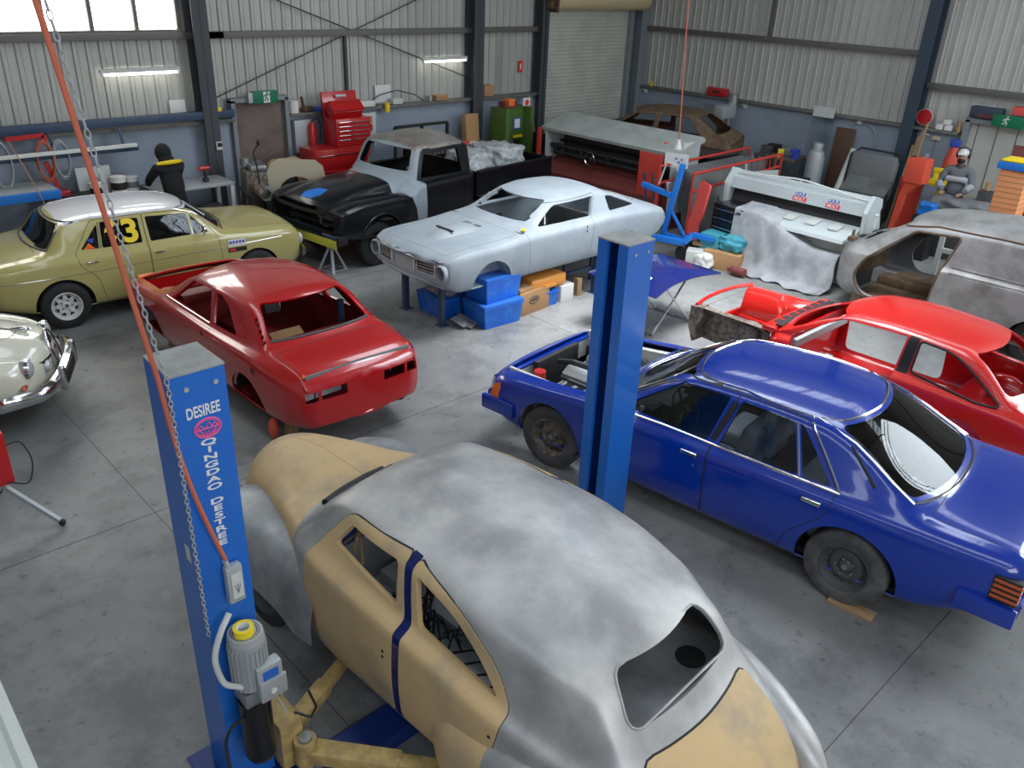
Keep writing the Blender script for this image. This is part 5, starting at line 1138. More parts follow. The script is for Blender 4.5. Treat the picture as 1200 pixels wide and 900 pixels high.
# ================================================================ bright red shell on the right
def build_rred():
    car = thing('car', 'bright red bare coupe shell without doors or front wings, beyond the blue saloon', 'car', (8.68, 3.3, 0), R(90))
    W = [(.88, .68), (.80, .715), (.5, .73), (-1.2, .745), (-1.8, .72), (-2.0, .64)]
    sill = [(.88, .24), (-1.4, .22), (-1.8, .30), (-2.0, .36)]
    belt = [(.88, .76), (.7, .80), (-.6, .82), (-1.5, .80), (-1.9, .72), (-2.0, .66)]
    top = [(.88, .79), (.80, .83), (.74, .86), (.18, 1.17), (.04, 1.215), (-.4, 1.245), (-.95, 1.225), (-1.12, 1.18), (-1.58, .86), (-1.68, .82), (-1.92, .78), (-2.0, .68)]
    ry = [(.88, .6), (.74, .62), (.15, .52), (-.4, .55), (-1.08, .54), (-1.6, .60), (-2.0, .56)]
    crown = [(.88, .02), (.74, .02), (.1, .05), (-1.0, .05), (-1.6, .02), (-2.0, .01)]
    bow = [(.88, .05), (.74, .10), (.1, .10), (-1.0, -.04), (-1.6, -.10), (-2.0, -.04)]
    s = saloon(W, sill, belt, top, ry, crown, bow, -2.0, .88, dby=.075, step=.055)
    d = rpoly([(.60, .30, .08), (.64, .82, .03), (.17, 1.13, .04), (-.52, 1.17, .03), (-.50, .85, .02), (-.54, .30, .08)]); q = rpoly([(-.66, .86), (-.66, 1.15), (-.95, 1.135, .1), (-1.18, 1.02, .1), (-1.50, .80, .05), (-1.3, .79)], .03)
    for sg in (1, -1):
        s.cut('d', d, 'side', sg); s.cut('q', q, 'side', sg); s.cut('arch', arch(-1.20, .26, .33), 'side', sg)
        s.cut('post%d' % sg, [(-.52, .3), (-.52, .85), (-.54, 1.18), (-.64, 1.18), (-.63, .85), (-.63, .3)], 'side', sg, only=['body'], filt=lambda c, n: c.z > .84)
    s.cut('ws', rpoly([(-.62, .88), (-.50, 1.155), (.50, 1.155), (.62, .88)], .06), 'front', 1, filt=lambda c, n: c.x > -.05 and n.x > .12, only=['body'])
    s.cut('bl', rpoly([(-.575, .89), (-.475, 1.16), (.475, 1.16), (.575, .89)], .06), 'front', -1, filt=lambda c, n: -1.75 < c.x < -.9, only=['body'])
    s.cut('boot', rpoly([(-1.72, .56), (-1.92, .54), (-1.92, -.54), (-1.72, -.56)], .02), 'top', 1, only=['body'])
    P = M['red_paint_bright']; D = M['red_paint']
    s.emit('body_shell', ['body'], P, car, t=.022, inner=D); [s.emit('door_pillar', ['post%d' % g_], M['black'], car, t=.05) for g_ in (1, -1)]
    strip(s, 'quarter_window_seal', grow(q, .008), M['black'], car, .012, sg=1, closed=True, sub=0); strip(s, 'quarter_window_seal', grow(q, .008), M['black'], car, .012, sg=-1, closed=True, sub=0)
    b = MB(); b.box((-.3, 0, .25), (1.8, 1.38, .03)); b.box((-.2, 0, .32), (1.6, .24, .14), bev=.05); b.box((-1.4, 0, .42), (.8, 1.2, .03)); b.box((-1.0, 0, .38), (.25, 1.3, .25), bev=.04); b.box((.72, 0, .52), (.03, 1.3, .54)); b.build('floor_pan', D, car)
    for sg in (1, -1): MB().ball((-1.20, .58*sg, .30), (.36, .16, .36), 18).build('inner_wheel_arch', D, car)
    MB().box((.62, .0, .70), (.06, 1.2, .10), bev=.02).build('dashboard_frame', M['galv'], car)
    # scuttle with slots
    b = MB(); b.box((.92, 0, .80), (.16, 1.36, .06), bev=.02); sc = b.build('scuttle', P, car)
    b = MB()
    for i in range(7): b.box((.935, -.52+.16*i, .832), (.06, .11, .008), bev=.003)
    b.build('scuttle_slot', M['black'], sc); MB().box((.84, .0, .845), (.07, 1.20, .015)).build('screen_seal', M['black'], car)
    # engine bay inner wings
    for sg, mm, lb in ((-1, P, None), (1, M['rusty_steel'], 'bare dirty metal inner wing')):
        b = MB(); n = 16; x0, x1 = .98, 1.92; rings = []
        for i in range(n+1):
            t = i/n; x = x0+(x1-x0)*t; y = .60-.04*t; up = .10*math.exp(-((t-.25)/.16)**2)
            rings.append([(x, (y+.04)*sg, .76-.02*t), (x, (y-.03)*sg, .77-.02*t), (x, (y-.10-up)*sg, .68), (x, (y-.16-up*1.2)*sg, .45), (x, (y-.13)*sg, .34+.10*math.exp(-((t-.3)/.2)**2)), (x, (y-.11)*sg, .34+.10*math.exp(-((t-.3)/.2)**2)), (x, (y-.08-up)*sg, .66), (x, (y+.03)*sg, .745-.02*t)])
        b.loft(rings); o = b.build('inner_wing', mm, car, 50, label=lb)
        b = MB(); b.lathe([(.13, .40), (.12, .66), (.10, .70), (.04, .71), (.001, .69)], (1.25, .47*sg, 0), 'Z', 20); b.build('strut_tower', mm, car, 50)
        MB().beam((.9, .42*sg, .32), (2.0, .42*sg, .36), .07, .10, .01).build('chassis_rail', mm, car)
    b = MB(); b.tube([(1.92, .60, .755), (1.98, .3, .765), (2.0, 0, .765), (1.98, -.3, .765), (1.92, -.60, .755)], .022, 8); b.build('front_crossbar', P, car)
    MB().box((1.95, 0, .42), (.04, 1.1, .10), bev=.02).build('lower_crossbar', P, car)
    b = MB(); b.prism([(1.82, .76), (1.97, .74), (1.98, .50), (1.90, .30), (1.84, .34), (1.86, .52), (1.80, .62)], 'Y', .50, .64); b.build('front_corner_bracket', M['rusty_steel'], car)
    for x, y in ((1.2, .42), (1.2, -.42), (-1.0, .5), (-1.0, -.5)): MB().box((x, y, .15), (.12, .12, .30)).build('support_block', M['wood'], car)
build_rred()
# ================================================================ bare metal panel van
def build_van():
    car = thing('van', 'bare metal panel van body without door, nose or glass, at the right edge', 'van', (12.25, 4.12, 0), R(88))
    W = [(1.02, .76), (.92, .85), (.6, .91), (0, .925), (-2.2, .92), (-2.75, .86)]
    sill = [(1.02, .34), (.8, .26), (-2.2, .24), (-2.75, .35)]
    belt = [(1.02, .84), (.85, .90), (.3, .95), (-.5, .98), (-2.75, .98)]
    top = [(1.02, .88), (.94, .93), (.86, .96), (.22, 1.39), (.08, 1.47), (-.3, 1.55), (-1.0, 1.60), (-2.4, 1.60), (-2.75, 1.52)]
    ry = [(1.02, .66), (.86, .70), (.2, .64), (-.4, .70), (-1, .73), (-2.75, .72)]
    crown = [(1.02, .03), (.86, .03), (.2, .07), (-.3, .13), (-1.0, .15), (-2.75, .15)]
    bow = [(1.02, .08), (.86, .12), (.15, .10), (-1, 0), (-2.75, -.03)]
    s = saloon(W, sill, belt, top, ry, crown, bow, -2.75, 1.02, dby=[(1.02, .07), (.3, .10), (-.6, .07), (-2.75, .07)], step=.07, mid=.6)
    d = rpoly([(.58, .82, .06), (.06, 1.30, .05), (-.53, 1.355, .04), (-.42, .95, .05), (-.36, .34, .04), (.55, .30, .16), (.72, .55, .2)])
    for sg in (1, -1): s.cut('d', d, 'side', sg); s.cut('arch', arch(-1.75, .28, .36), 'side', sg)
    s.cut('ws', rpoly([(-.66, .99), (-.57, 1.385), (.57, 1.385), (.66, .99)], .08), 'front', 1, filt=lambda c, n: .0 < c.x < 1.05 and n.x > .1, only=['body'])
    P = M['van_metal']; D = M['dark_grey']
    s.emit('body_shell', ['body'], P, car, t=.03, inner=D)
    lip = strip(s, 'door_frame_lip', grow(d, .012), M['rust'], car, .014, sg=1, closed=True, sub=0)
    MB().loft([[(x, yy, z) for x, z in [(.62, .40), (.66, .62), (.55, .80)]] for yy in (.91, .84)], closed=False, caps=False) if False else None
    strip(s, 'roof_gutter', [(.25, 1.33), (-.2, 1.42), (-1.0, 1.455), (-2.7, 1.455)], M['brown'], car, .014, sg=1)
    strip(s, 'roof_gutter', [(.25, 1.33), (-.2, 1.42), (-1.0, 1.455), (-2.7, 1.455)], M['brown'], car, .014, sg=-1)
    strip(s, 'swage_line', [(-.55, 1.0), (-1.5, 1.01), (-2.7, 1.01)], P, car, .012, sg=1); strip(s, 'swage_line', [(-.55, .93), (-1.5, .94), (-2.7, .94)], P, car, .010, sg=1)
    b = MB()
    for y in (.35, -.05): b.box((.93, y, .975), (.10, .16, .012), rz=.1)
    b.build('scuttle_vent', M['black'], car)
    b = MB(); b.box((.98, 0, .60), (.04, 1.4, .5)); b.box((-1.0, 0, .27), (3.4, 1.7, .03)); b.box((.1, 0, .34), (1.2, .3, .14), bev=.05); b.build('floor_pan', M['rust'], car)
    b = MB(); b.box((1.0, .55, .95), (.10, .12, .06), bev=.01); b.box((1.05, .45, .98), (.04, .05, .14), rz=.4); b.build('bonnet_hinge', M['rust'], car)
    liners(car, -1.75, .28, .37, .86, .6, m='rust'); wheel(car, -1.75, .74, .32, .32, .18, sg=1, rimc='rust'); wheel(car, -1.75, -.74, .32, .32, .18, sg=-1, rimc='rust')
    for x, y in ((.7, .6), (.7, -.6)): MB().box((x, y, .12), (.14, .14, .28)).build('support_block', M['wood'], car)
build_van()
# ================================================================ rusty brown shell in the corner
def build_rust():
    car = thing('car', 'rusty brown two-door shell with empty windows in the far corner', 'car', (14.93, 11.46, .46), R(112), scale=1.0)
    W = [(1.9, .70), (1.6, .82), (0, .86), (-1.4, .86), (-1.9, .78)]
    sill = [(1.9, .38), (1.0, .24), (-1.4, .24), (-1.9, .4)]
    belt = [(1.9, .72), (1.2, .82), (.6, .86), (-1.4, .88), (-1.9, .8)]
    top = [(1.9, .74), (1.2, .86), (.85, .90), (.76, .92), (.2, 1.26), (.05, 1.31), (-.4, 1.34), (-1.0, 1.31), (-1.15, 1.26), (-1.62, .95), (-1.75, .90), (-1.9, .80)]
    ry = [(1.9, .6), (.76, .68), (.2, .58), (-.5, .62), (-1.1, .58), (-1.6, .68), (-1.9, .65)]
    crown = [(1.9, .01), (.8, .03), (.1, .05), (-1.1, .05), (-1.6, .02), (-1.9, .01)]
    bow = [(1.9, .06), (.8, .10), (.1, .08), (-1.1, -.03), (-1.6, -.08), (-1.9, -.03)]
    s = saloon(W, sill, belt, top, ry, crown, bow, -1.9, 1.9, step=.09)
    for sg in (1, -1):
        s.cut('w', rpoly([(.62, .90), (.18, 1.22), (-.28, 1.24), (-.24, .90)], .04), 'side', sg)
        s.cut('w', rpoly([(-.34, .70), (-.38, 1.25), (-.95, 1.24), (-1.30, .90), (-1.2, .70)], .06), 'side', sg); s.cut('arch', arch(-1.25, .26, .36), 'side', sg); s.cut('arch', arch(1.25, .26, .36), 'side', sg)
    s.cut('g', rpoly([(-.66, .95), (-.55, 1.25), (.55, 1.25), (.66, .95)], .06), 'front', 1, filt=lambda c, n: c.x > 0 and n.x > .12); s.cut('g', rpoly([(-.64, .96), (-.54, 1.25), (.54, 1.25), (.64, .96)], .06), 'front', -1, filt=lambda c, n: -1.7 < c.x < -.9)
    s.emit('body_shell', ['body'], M['rust'], car, t=.025, inner=M['brown'])
    b = MB(); b.box((-.3, 0, .3), (2.2, 1.5, .04)); b.build('floor_pan', M['brown'], car); MB().ball((-.9, .35, .52), (.3, .25, .22), 14).build('seat_hump', M['mid_grey'], car)
    MB().ball((.25, .35, .88), (.22, .10, .05), 10).build('yellow_rag', M['yellow'], car)
    for x, y in ((1.2, .6), (1.2, -.6), (-1.3, .6), (-1.3, -.6)): MB().box((x, y, -.10), (.12, .12, .74)).build('support_post', M['dark_grey'], car)
build_rust()
t = thing('white_hurdle', 'white steel H-frame seen through the van door opening', 'stand', (13.75, 4.35, 0)); b = MB(); [b.box((0, y, .55), (.07, .07, 1.1)) for y in (.25, -.45)]; b.box((0, -.1, .55), (.06, .64, .07)); b.build('frame', M['white'], t)
# ================================================================ two post lift
def bolts(b, pts, n, r=.012, h=.008):
    for p in pts: b.cyl(p, Vector(p)+Vector(n)*h, r, n=8)
    return b
def post(name, label, cx, cy, w, d, h, op, lean=0.):
    """column with an open channel on side op (+1 right, -1 left)"""
    t = thing(name, label, 'lift post', (cx, cy, 0)); t.rotation_euler = (0, lean, 0); x = w/2; y = d/2; th = .012
    b = MB(); lip = .085
    P = [(-x*op, -y), (-x*op, y), (x*op, y), (x*op, y-lip), (x*op-.03*op, y-lip), ((x-th)*op, y-th) if False else ((x-.03)*op, y-th), (-(x-th)*op, y-th), (-(x-th)*op, -(y-th)), ((x-.03)*op, -(y-th)), ((x-.03)*op, -(y-lip)), (x*op, -(y-lip)), (x*op, -y)]
    b.prism(P, 'Z', .012, h); b.build('column', M['lift_blue'], t, 20)
    MB().box((0, 0, h+.006), (w+.006, d+.006, .012), bev=.002).build('cap_plate', M['lift_cap'], t)
    MB().box((0, 0, .008), (w+.22, d+.22, .016)).build('base_plate', M['lift_blue_dark'], t)
    bolts(MB(), [(-.06, -y, h-.07), (.075, -y, h-.07)], (0, -1, 0)).build('cap_bolt', M['galv'], t)
    return t
LP = post('lift_post', 'blue lift post with white lettering, nearest the camera on the left', 1.285, 3.45, .25, .28, 2.62, 1, R(0))
RP = post('lift_post', 'plain blue lift post standing in front of the blue saloon', 4.45, 3.50, .28, .27, 2.62, -1, R(-.3))
F = frame((1, 0, 0), (0, 0, 1))
text('maker_name', 'DESIREE', M['white'], .052, LP, (.002, -.1415, 2.425), F @ Matrix.Diagonal((.86, 1.5, 1, 1)), .001, off=.001)
ZE = 2.335
b = MB(); b.tube([(.012+.062*cos(2*pi*i/28), -.142, ZE+.048*sin(2*pi*i/28)) for i in range(28)], .004, 6, True); b.tube([(.012+.053*cos(2*pi*i/28), -.142, ZE+.040*sin(2*pi*i/28)) for i in range(28)], .002, 6, True)
for x in (-.02, .018, .045): b.tube([(x-.015, -.142, ZE), (x, -.142, ZE+.032-abs(x-.012)*.4), (x+.015, -.142, ZE)], .003, 5)
b.tube([(-.04, -.142, ZE-.002), (.064, -.142, ZE-.002)], .003, 5); b.tube([(-.025, -.142, ZE-.004), (-.01, -.142, ZE-.038), (.035, -.142, ZE-.038), (.05, -.142, ZE-.004)], .003, 5)
for x in (-.005, .012, .029): b.tube([(x-.006, -.142, ZE-.035), (x, -.142, ZE-.008), (x+.006, -.142, ZE-.035)], .0025, 5)
b.build('round_emblem', M['pink'], LP)
for i, c_ in enumerate('QINGDAO DESTREE'):
    if c_ != ' ': text('letter', c_, M['white'], .046, LP, (.006, -.1415, 2.262-.0405*i), F @ Matrix.Diagonal((2.0, .92, 1, 1)), .001, off=.0012)
MB().box((-.126, -.02, 1.62), (.002, .05, .09)).build('rating_sticker', M['off_white'], LP)
# fittings on the lettered post
t = thing('switch_box', 'pale grey isolator box high on the lettered lift post', 'switch box', (1.305, 3.31, 1.38))
b = MB(); b.box((0, -.035, .08), (.085, .05, .22), bev=.012); bx = b.build('housing', M['galv'], t); MB().box((.005, -.062, .075), (.055, .004, .15)).build('label_plate', M['off_white'], bx)
b = MB()
for a in (-.5, 0, .5): b.tube([(.005, -.065, .03), (.005+.03*sin(a), -.065, .03+.06*cos(a))], .002, 4)
b.build('printed_mark', M['mid_grey'], bx); MB().cyl((-.02, -.03, .19), (-.03, -.03, .23), .013, n=10).build('cable_gland', M['galv'], t)
t = thing('power_unit', 'grey electric motor with black oil tank and yellow tape roll, on the lettered post', 'power unit', (1.295, 3.20, .30))
b = MB(); b.cyl((0, 0, .05), (0, 0, .45), .085, n=30); b.cyl((0, 0, 0.02), (0, 0, .05), .075, .085, n=30); b.build('oil_tank', M['black_paint'], t)
b = MB(); b.cyl((0, 0, .45), (0, 0, .55), .07, n=24); b.box((0, 0, .50), (.15, .15, .09), bev=.01); b.build('pump_block', M['steel'], t)
b = MB(); b.cyl((0, 0, .56), (0, 0, .86), .088, n=30); b.cyl((0, 0, .86), (0, 0, .90), .094, .088, n=30); 
for i in range(24): a = 2*pi*i/24; b.box((.090*cos(a), .090*sin(a), .70), (.018, .005, .26), rz=a)
mo = b.build('motor_body', M['galv'], t, 30)
b = MB()
for k in range(36):
    for rr in (.060, .072): a = 2*pi*(k+(.5 if rr > .065 else 0))/36; b.cyl((rr*cos(a), rr*sin(a), .899), (rr*cos(a), rr*sin(a), .9015), .0035, n=6)
b.build('vent_grille', M['black'], mo)
b = MB(); b.box((.055, -.085, .62), (.14, .07, .20), bev=.012); b.box((.06, -.125, .57), (.15, .02, .13), bev=.008); cb = b.build('capacitor_box', M['galv'], t); MB().box((.055, -.1215, .665), (.085, .004, .055)).build('blue_label', M['tub_lid'], cb); MB().cyl((.055, -.135, .56), (.055, -.142, .56), .016, n=14).build('push_button', M['white'], cb)
MB().cyl((.035, -.075, .475), (.035, -.09, .475), .022, n=14).build('red_cap', M['lamp_red'], t); MB().tube([(.07, -.08, .52), (.10, -.13, .40), (.11, -.14, .36)], .006, 6).build('release_lever', M['galv'], t)
MB().tube(sm([(-.05, .04, 1.02), (-.12, .01, .95), (-.17, 0, .80), (-.15, -.02, .66), (-.07, -.05, .60)]), .016, 8).build('corrugated_conduit', M['off_white'], t)
t2 = thing('tape_roll', 'yellow roll of masking tape lying on top of the grey motor', 'tape', (1.285, 3.19, 1.202))
b = MB(); b.lathe([(.034, 0), (.052, 0), (.052, .04), (.034, .04), (.034, 0)], n=28); b.build('tape', M['tape'], t2); MB().lathe([(.031, .001), (.034, .001), (.034, .039), (.031, .039), (.031, .001)], n=28).build('card_core', M['white'], t2)
t = thing('power_cable', 'black cable looping down beside the lettered lift post', 'cable', (0, 0, 0))
MB().tube(sm([(1.24, 3.18, .66), (1.16, 3.17, .66), (1.10, 3.16, .58), (1.08, 3.08, .40), (1.12, 2.98, .22), (1.20, 2.85, .02)]), .009, 8).build('cable', M['black'], t)
# orange hose and chain from the roof to the switch box
def vmid(a, b, n, sag=0, side=(0, 0, 0)): return [tuple(Vector(a).lerp(Vector(b), i/n)+Vector(side)*sin(pi*i/n)+Vector((0, 0, -sag*sin(pi*i/n)))) for i in range(n+1)]
HB = (1.275, 3.27, 1.62); HM = (1.095, 3.25, 2.66); HT = (.55, 3.20, 6.8)
t = thing('air_hose', 'dull orange hose hanging from the roof down the lettered lift post', 'hose', (0, 0, 0))
pts = vmid(HT, HM, 16)+vmid(HM, HB, 10, 0, (-.03, 0, 0))[1:]
MB().tube(pts, .011, 8).build('hose', M['hose_orange'], t)
ch = MB(); A = Vector((.575, 3.19, 6.8)); B_ = Vector((1.125, 3.235, 2.63)); C_ = Vector((1.145, 3.285, 1.2))
def link_at(p, q, k):
    d = (q-p).normalized(); s_ = d.cross(Vector((0, 1, 0)) if k % 2 else Vector((1, 0, 0))).normalized(); m_ = (p+q)/2; L = (q-p).length*.66
    ch.tube([m_+d*L*cos(a)+s_*.009*sin(a) for a in [2*pi*i/8 for i in range(8)]], .0028, 4, True)
P = [A.lerp(B_, i/130) for i in range(131)]+[B_.lerp(C_, i/56) for i in range(1, 57)]
for k in range(len(P)-1): link_at(P[k], P[k+1], k)
t = thing('chain', 'steel chain hanging beside the orange hose on the lettered lift post', 'chain', (0, 0, 0)); ch.build('chain_links', M['galv'], t)
# arms and floor cover
def arm(par, a, b_, z, w=.10, label=None):
    o = Vector(par.location); A = Vector((a[0], a[1], z))-o; d = Vector((b_[0]-a[0], b_[1]-a[1], 0))
    c = MB(); c.beam(A, A+d*.58, w, .085, .008); t = c.build('lift_arm', M['arm_yellow'], par, label=label)
    MB().beam(A+d*.5, A+d, w*.75, .065, .006).build('inner_tube', M['arm_yellow'], t)
    MB().cyl(A+Vector((0, 0, -.08)), A+Vector((0, 0, .09)), .065, n=18).build('pivot', M['arm_yellow'], t); MB().cyl(A+Vector((0, 0, .09)), A+Vector((0, 0, .11)), .04, n=14).build('pivot_cap', M['steel'], t)
    MB().cyl(A+d+Vector((0, 0, -.02)), A+d+Vector((0, 0, .10)), .05, n=16).build('lift_pad', M['rubber'], t)
arm(LP, (1.56, 3.36), (2.12, 3.62), .18); arm(LP, (1.54, 3.16), (2.15, 2.42), .18, .12)
arm(RP, (4.12, 3.62), (3.4, 4.4), .18); arm(RP, (4.12, 3.40), (3.4, 2.6), .18)
c = MB().box((.205, -.07, .22), (.14, .34, .34), bev=.012).build('arm_carriage', M['arm_yellow'], LP); MB().box((.265, .03, .40), (.02, .12, .10), bev=.004).build('lock_tab', M['arm_yellow'], c)
MB().tube([(.255, -.19, .40), (.325, -.25, .36), (.405, -.17, .32), (.425, -.05, .34)], .008, 6).build('lock_rod', M['black'], c)
MB().box((-.23, 0, .22), (.14, .30, .34), bev=.012).build('arm_carriage', M['arm_yellow'], RP)
t = thing('cable_cover', 'dark blue steel floor cover running between the two lift posts', 'floor cover', (2.87, 3.12, 0)); MB().prism([(-.16, 0), (-.11, .045), (.11, .045), (.16, 0)], 'X', -1.25, 1.20).build('cover_plate', M['lift_blue_dark'], t)
# rope over the folding machine
t = thing('hoist_rope', 'thin reddish rope hanging over the pale press with a white plug', 'rope', (0, 0, 0)); MB().tube([(12.38, 9.10, 6.8), (12.36, 8.99, 3.92), (12.34, 8.86, 2.4), (12.32, 8.80, 1.72)], .012, 6).build('rope', M['hose_orange'], t); MB().cyl((12.32, 8.80, 1.72), (12.32, 8.80, 1.56), .03, .07, 12).build('plug', M['white'], t)
# ================================================================ lamps on the back wall
def batten(label, x0, x1, z, y=YW-.06, tilt=0):
    t = thing('tube_lamp', label, 'lamp', ((x0+x1)/2, y, z)); L = x1-x0
    MB().box((0, .0, .05), (L, .08, .05), bev=.006).build('lamp_housing', M['off_white'], t); MB().cyl((-L/2+.05, -.02, 0), (L/2-.05, -.02, 0), .017, n=12).build('fluorescent_tube', M['tube'], t)
    b = MB()
    for s_ in (-1, 1): b.box((s_*(L/2-.03), -.02, .01), (.04, .05, .07), bev=.005)
    b.build('end_cap', M['white'], t); return t
batten('lit fluorescent batten below the high windows', 4.56, 5.78, 2.60); batten('lit fluorescent batten beside the middle back-wall column', 10.60, 11.74, 2.57)
t = thing('tube_lamp', 'long unlit white tube batten slung over the blue bench at far left', 'lamp', (3.75, 13.45, 1.62)); MB().box((0, 0, 0), (2.1, .07, .05), bev=.008).build('lamp_housing', M['white'], t); MB().box((-.25, .10, -.06), (2.7, .06, .08), bev=.005).build('support_channel', M['blue_steel'], t); [MB().beam((x, .10, -.04), (x, .24, .25), .03, .03).build('hanger_strap', M['blue_steel'], t) for x in (-1.1, -.1, .9)]
def sheet(name, label, cat, loc, d, m, rz=0, rx=0, ry=0, group=None):
    o = MB().box((0, 0, 0), d, bev=.001).build(name, M[m]); o.location = loc; o.rotation_euler = (rx, ry, rz); return tag(o, label, cat, group)
sheet('notice', 'white paper notice on the ribbed wall above the blue beam', 'notice', (5.72, YW+.05, 2.06), (.26, .004, .20), 'white'); sheet('notice', 'white paper notice on the ribbed wall right of the red tool chest', 'notice', (9.74, YW+.05, 2.02), (.36, .004, .32), 'white')
t = thing('fire_sign', 'small red sign on the ribbed wall near the shutter', 'sign', (13.38, YW+.05, 2.37)); MB().box((0, 0, 0), (.12, .006, .24)).build('plate', M['print_red'], t); MB().box((0, -.005, 0), (.03, .004, .12), bev=.001).build('white_mark', M['white'], t)
def runner(par, loc, s, rot, m):
    b = MB(); P3 = lambda x, z: tuple(Vector(loc)+rot @ Vector((x*s, 0, z*s)))
    b.ball(P3(.06, .40), .075*s, 8)
    for pts in (((.02, .28), (-.06, 0)), ((.0, .26), (-.20, .16), (-.26, .02)), ((.02, .26), (.18, .18), (.26, .26)), ((-.06, 0), (.12, -.14), (.02, -.36)), ((-.06, -.02), (-.16, -.22), (-.34, -.24))): b.tube([P3(*p) for p in pts], .045*s, 5)
    return b.build('running_figure', M[m], par)
t = thing('exit_sign', 'green exit sign with white running figure above the brown door', 'sign', (7.16, YW-.14, 2.14)); MB().box((0, 0, 0), (.46, .09, .20), bev=.008).build('sign_box', M['sign_green'], t); pl = MB().box((.02, -.047, 0), (.12, .004, .18)).build('white_panel', M['white'], t); runner(t, (.02, -.052, 0), .20, Matrix.Identity(3), 'sign_green')
MB().box((-.27, .01, .0), (.08, .10, .17), bev=.008).build('end_housing', M['galv'], t)
t = thing('exit_sign', 'green exit sign with white running figure above the right-hand door', 'sign', (XW-.16, 5.18, 2.15)); MB().box((0, 0, 0), (.10, .52, .20), bev=.008).build('sign_box', M['sign_green'], t); runner(t, (-.054, .02, 0), .20, Matrix.Rotation(R(-90), 3, 'Z'), 'white')
# ================================================================ person helpers
def skinmesh(name, verts, edges, radii, m, parent, sub=2, root=0):
    me = bpy.data.meshes.new(name); me.from_pydata([Vector(v) for v in verts], edges, []); o = bpy.data.objects.new('tmp', me); COL.objects.link(o)
    md = o.modifiers.new('s', 'SKIN'); md.use_smooth_shade = True
    for i, r_ in enumerate(radii): sv = me.skin_vertices[0].data[i]; sv.radius = r_ if isinstance(r_, tuple) else (r_, r_); sv.use_root = i == root
    ms = o.modifiers.new('u', 'SUBSURF'); ms.levels = sub; ms.render_levels = sub
    dg = bpy.context.evaluated_depsgraph_get(); n = bpy.data.meshes.new_from_object(o.evaluated_get(dg)); COL.objects.unlink(o); bpy.data.objects.remove(o); n.materials.clear()
    for p in n.polygons: p.use_smooth = True
    return link(name, n, M[m] if isinstance(m, str) else m, parent)
def hand(par, p, d, s=1., m='skin', curl=.5, name='hand'):
    """palm, four fingers and a thumb; d = pointing direction"""
    d = Vector(d).normalized(); side = d.cross(Vector((0, 0, 1))).normalized(); dn = Vector((0, 0, -1)); p = Vector(p)
    V = [p, p+d*.05*s, p+d*.09*s]; E = [(0, 1), (1, 2)]; Rr = [(.024*s, .018*s), (.034*s, .016*s), (.036*s, .014*s)]
    for k, (o, l) in enumerate(((-.030, .062), (-.010, .072), (.010, .068), (.028, .052))):
        a = p+d*.088*s+side*o*s; b = a+(d*.8+dn*curl*.5)*l*.5*s; c = b+(d*.45+dn*curl)*l*.5*s; i = len(V); V += [a, b, c]; E += [(2, i), (i, i+1), (i+1, i+2)]; Rr += [(.010*s,)*2, (.009*s,)*2, (.0075*s,)*2]
    i = len(V); a = p+d*.03*s-side*.034*s; b = a+(d*.6-side*.7)*.035*s; c = b+(d*.9+dn*.3)*.03*s; V += [a, b, c]; E += [(1, i), (i, i+1), (i+1, i+2)]; Rr += [(.012*s,)*2, (.011*s,)*2, (.009*s,)*2]
    return skinmesh(name, V, E, Rr, m, par, 1)
# hooded person at the bench, back to the room
pz = thing('person', 'person in black hooded top with yellow shoulder band, bent over the bench', 'person', (5.02, 12.76, 0), R(8))
skinmesh('body', [(0, 0, .92), (0, .03, 1.12), (0, .08, 1.30), (0, .13, 1.42), (0, .17, 1.50), (-.11, 0, .88), (-.12, .02, .50), (-.12, -.02, .08), (-.12, .10, .05), (.11, 0, .88), (.12, .02, .50), (.12, -.02, .08), (.12, .10, .05)], [(0, 1), (1, 2), (2, 3), (3, 4), (0, 5), (5, 6), (6, 7), (7, 8), (0, 9), (9, 10), (10, 11), (11, 12)], [(.16, .12), (.15, .11), (.17, .12), (.12, .09), (.06, .06), (.095, .095), (.065, .065), (.045, .045), (.04, .03), (.095, .095), (.065, .065), (.045, .045), (.04, .03)], 'black_cloth', pz)
skinmesh('hooded_top', [(0, 0, .90), (0, .03, 1.12), (0, .08, 1.30), (0, .11, 1.38), (-.19, .10, 1.36), (-.24, .28, 1.18), (-.16, .48, 1.06), (.19, .10, 1.36), (.24, .28, 1.18), (.16, .48, 1.06)], [(0, 1), (1, 2), (2, 3), (3, 4), (4, 5), (5, 6), (3, 7), (7, 8), (8, 9)], [(.185, .14), (.18, .13), (.19, .135), (.12, .11), (.085, .085), (.065, .065), (.05, .05), (.085, .085), (.065, .065), (.05, .05)], 'black_cloth', pz)
b = MB(); b.ball((0, .20, 1.56), (.115, .135, .145), 18); b.ball((0, .13, 1.46), (.12, .12, .09), 14); b.build('hood', M['black_cloth'], pz, 60)
b = MB(); b.ball((0, .25, 1.55), (.085, .10, .12), 16); b.ball((0, .345, 1.54), (.015, .02, .02), 8); b.build('head', M['skin'], pz, 60)
b = MB(); b.tube([(-.20, .06, 1.44), (-.10, -.01, 1.455), (0, -.03, 1.46), (.10, -.01, 1.455), (.20, .06, 1.44)], [.022, .030, .032, .030, .022], 8); b.build('shoulder_band', M['yellow'], pz, label='yellow shoulder band')
for s_ in (-1, 1): hand(pz, (s_*.16, .50, 1.05), (-.1*s_, 1, -.1), 1)
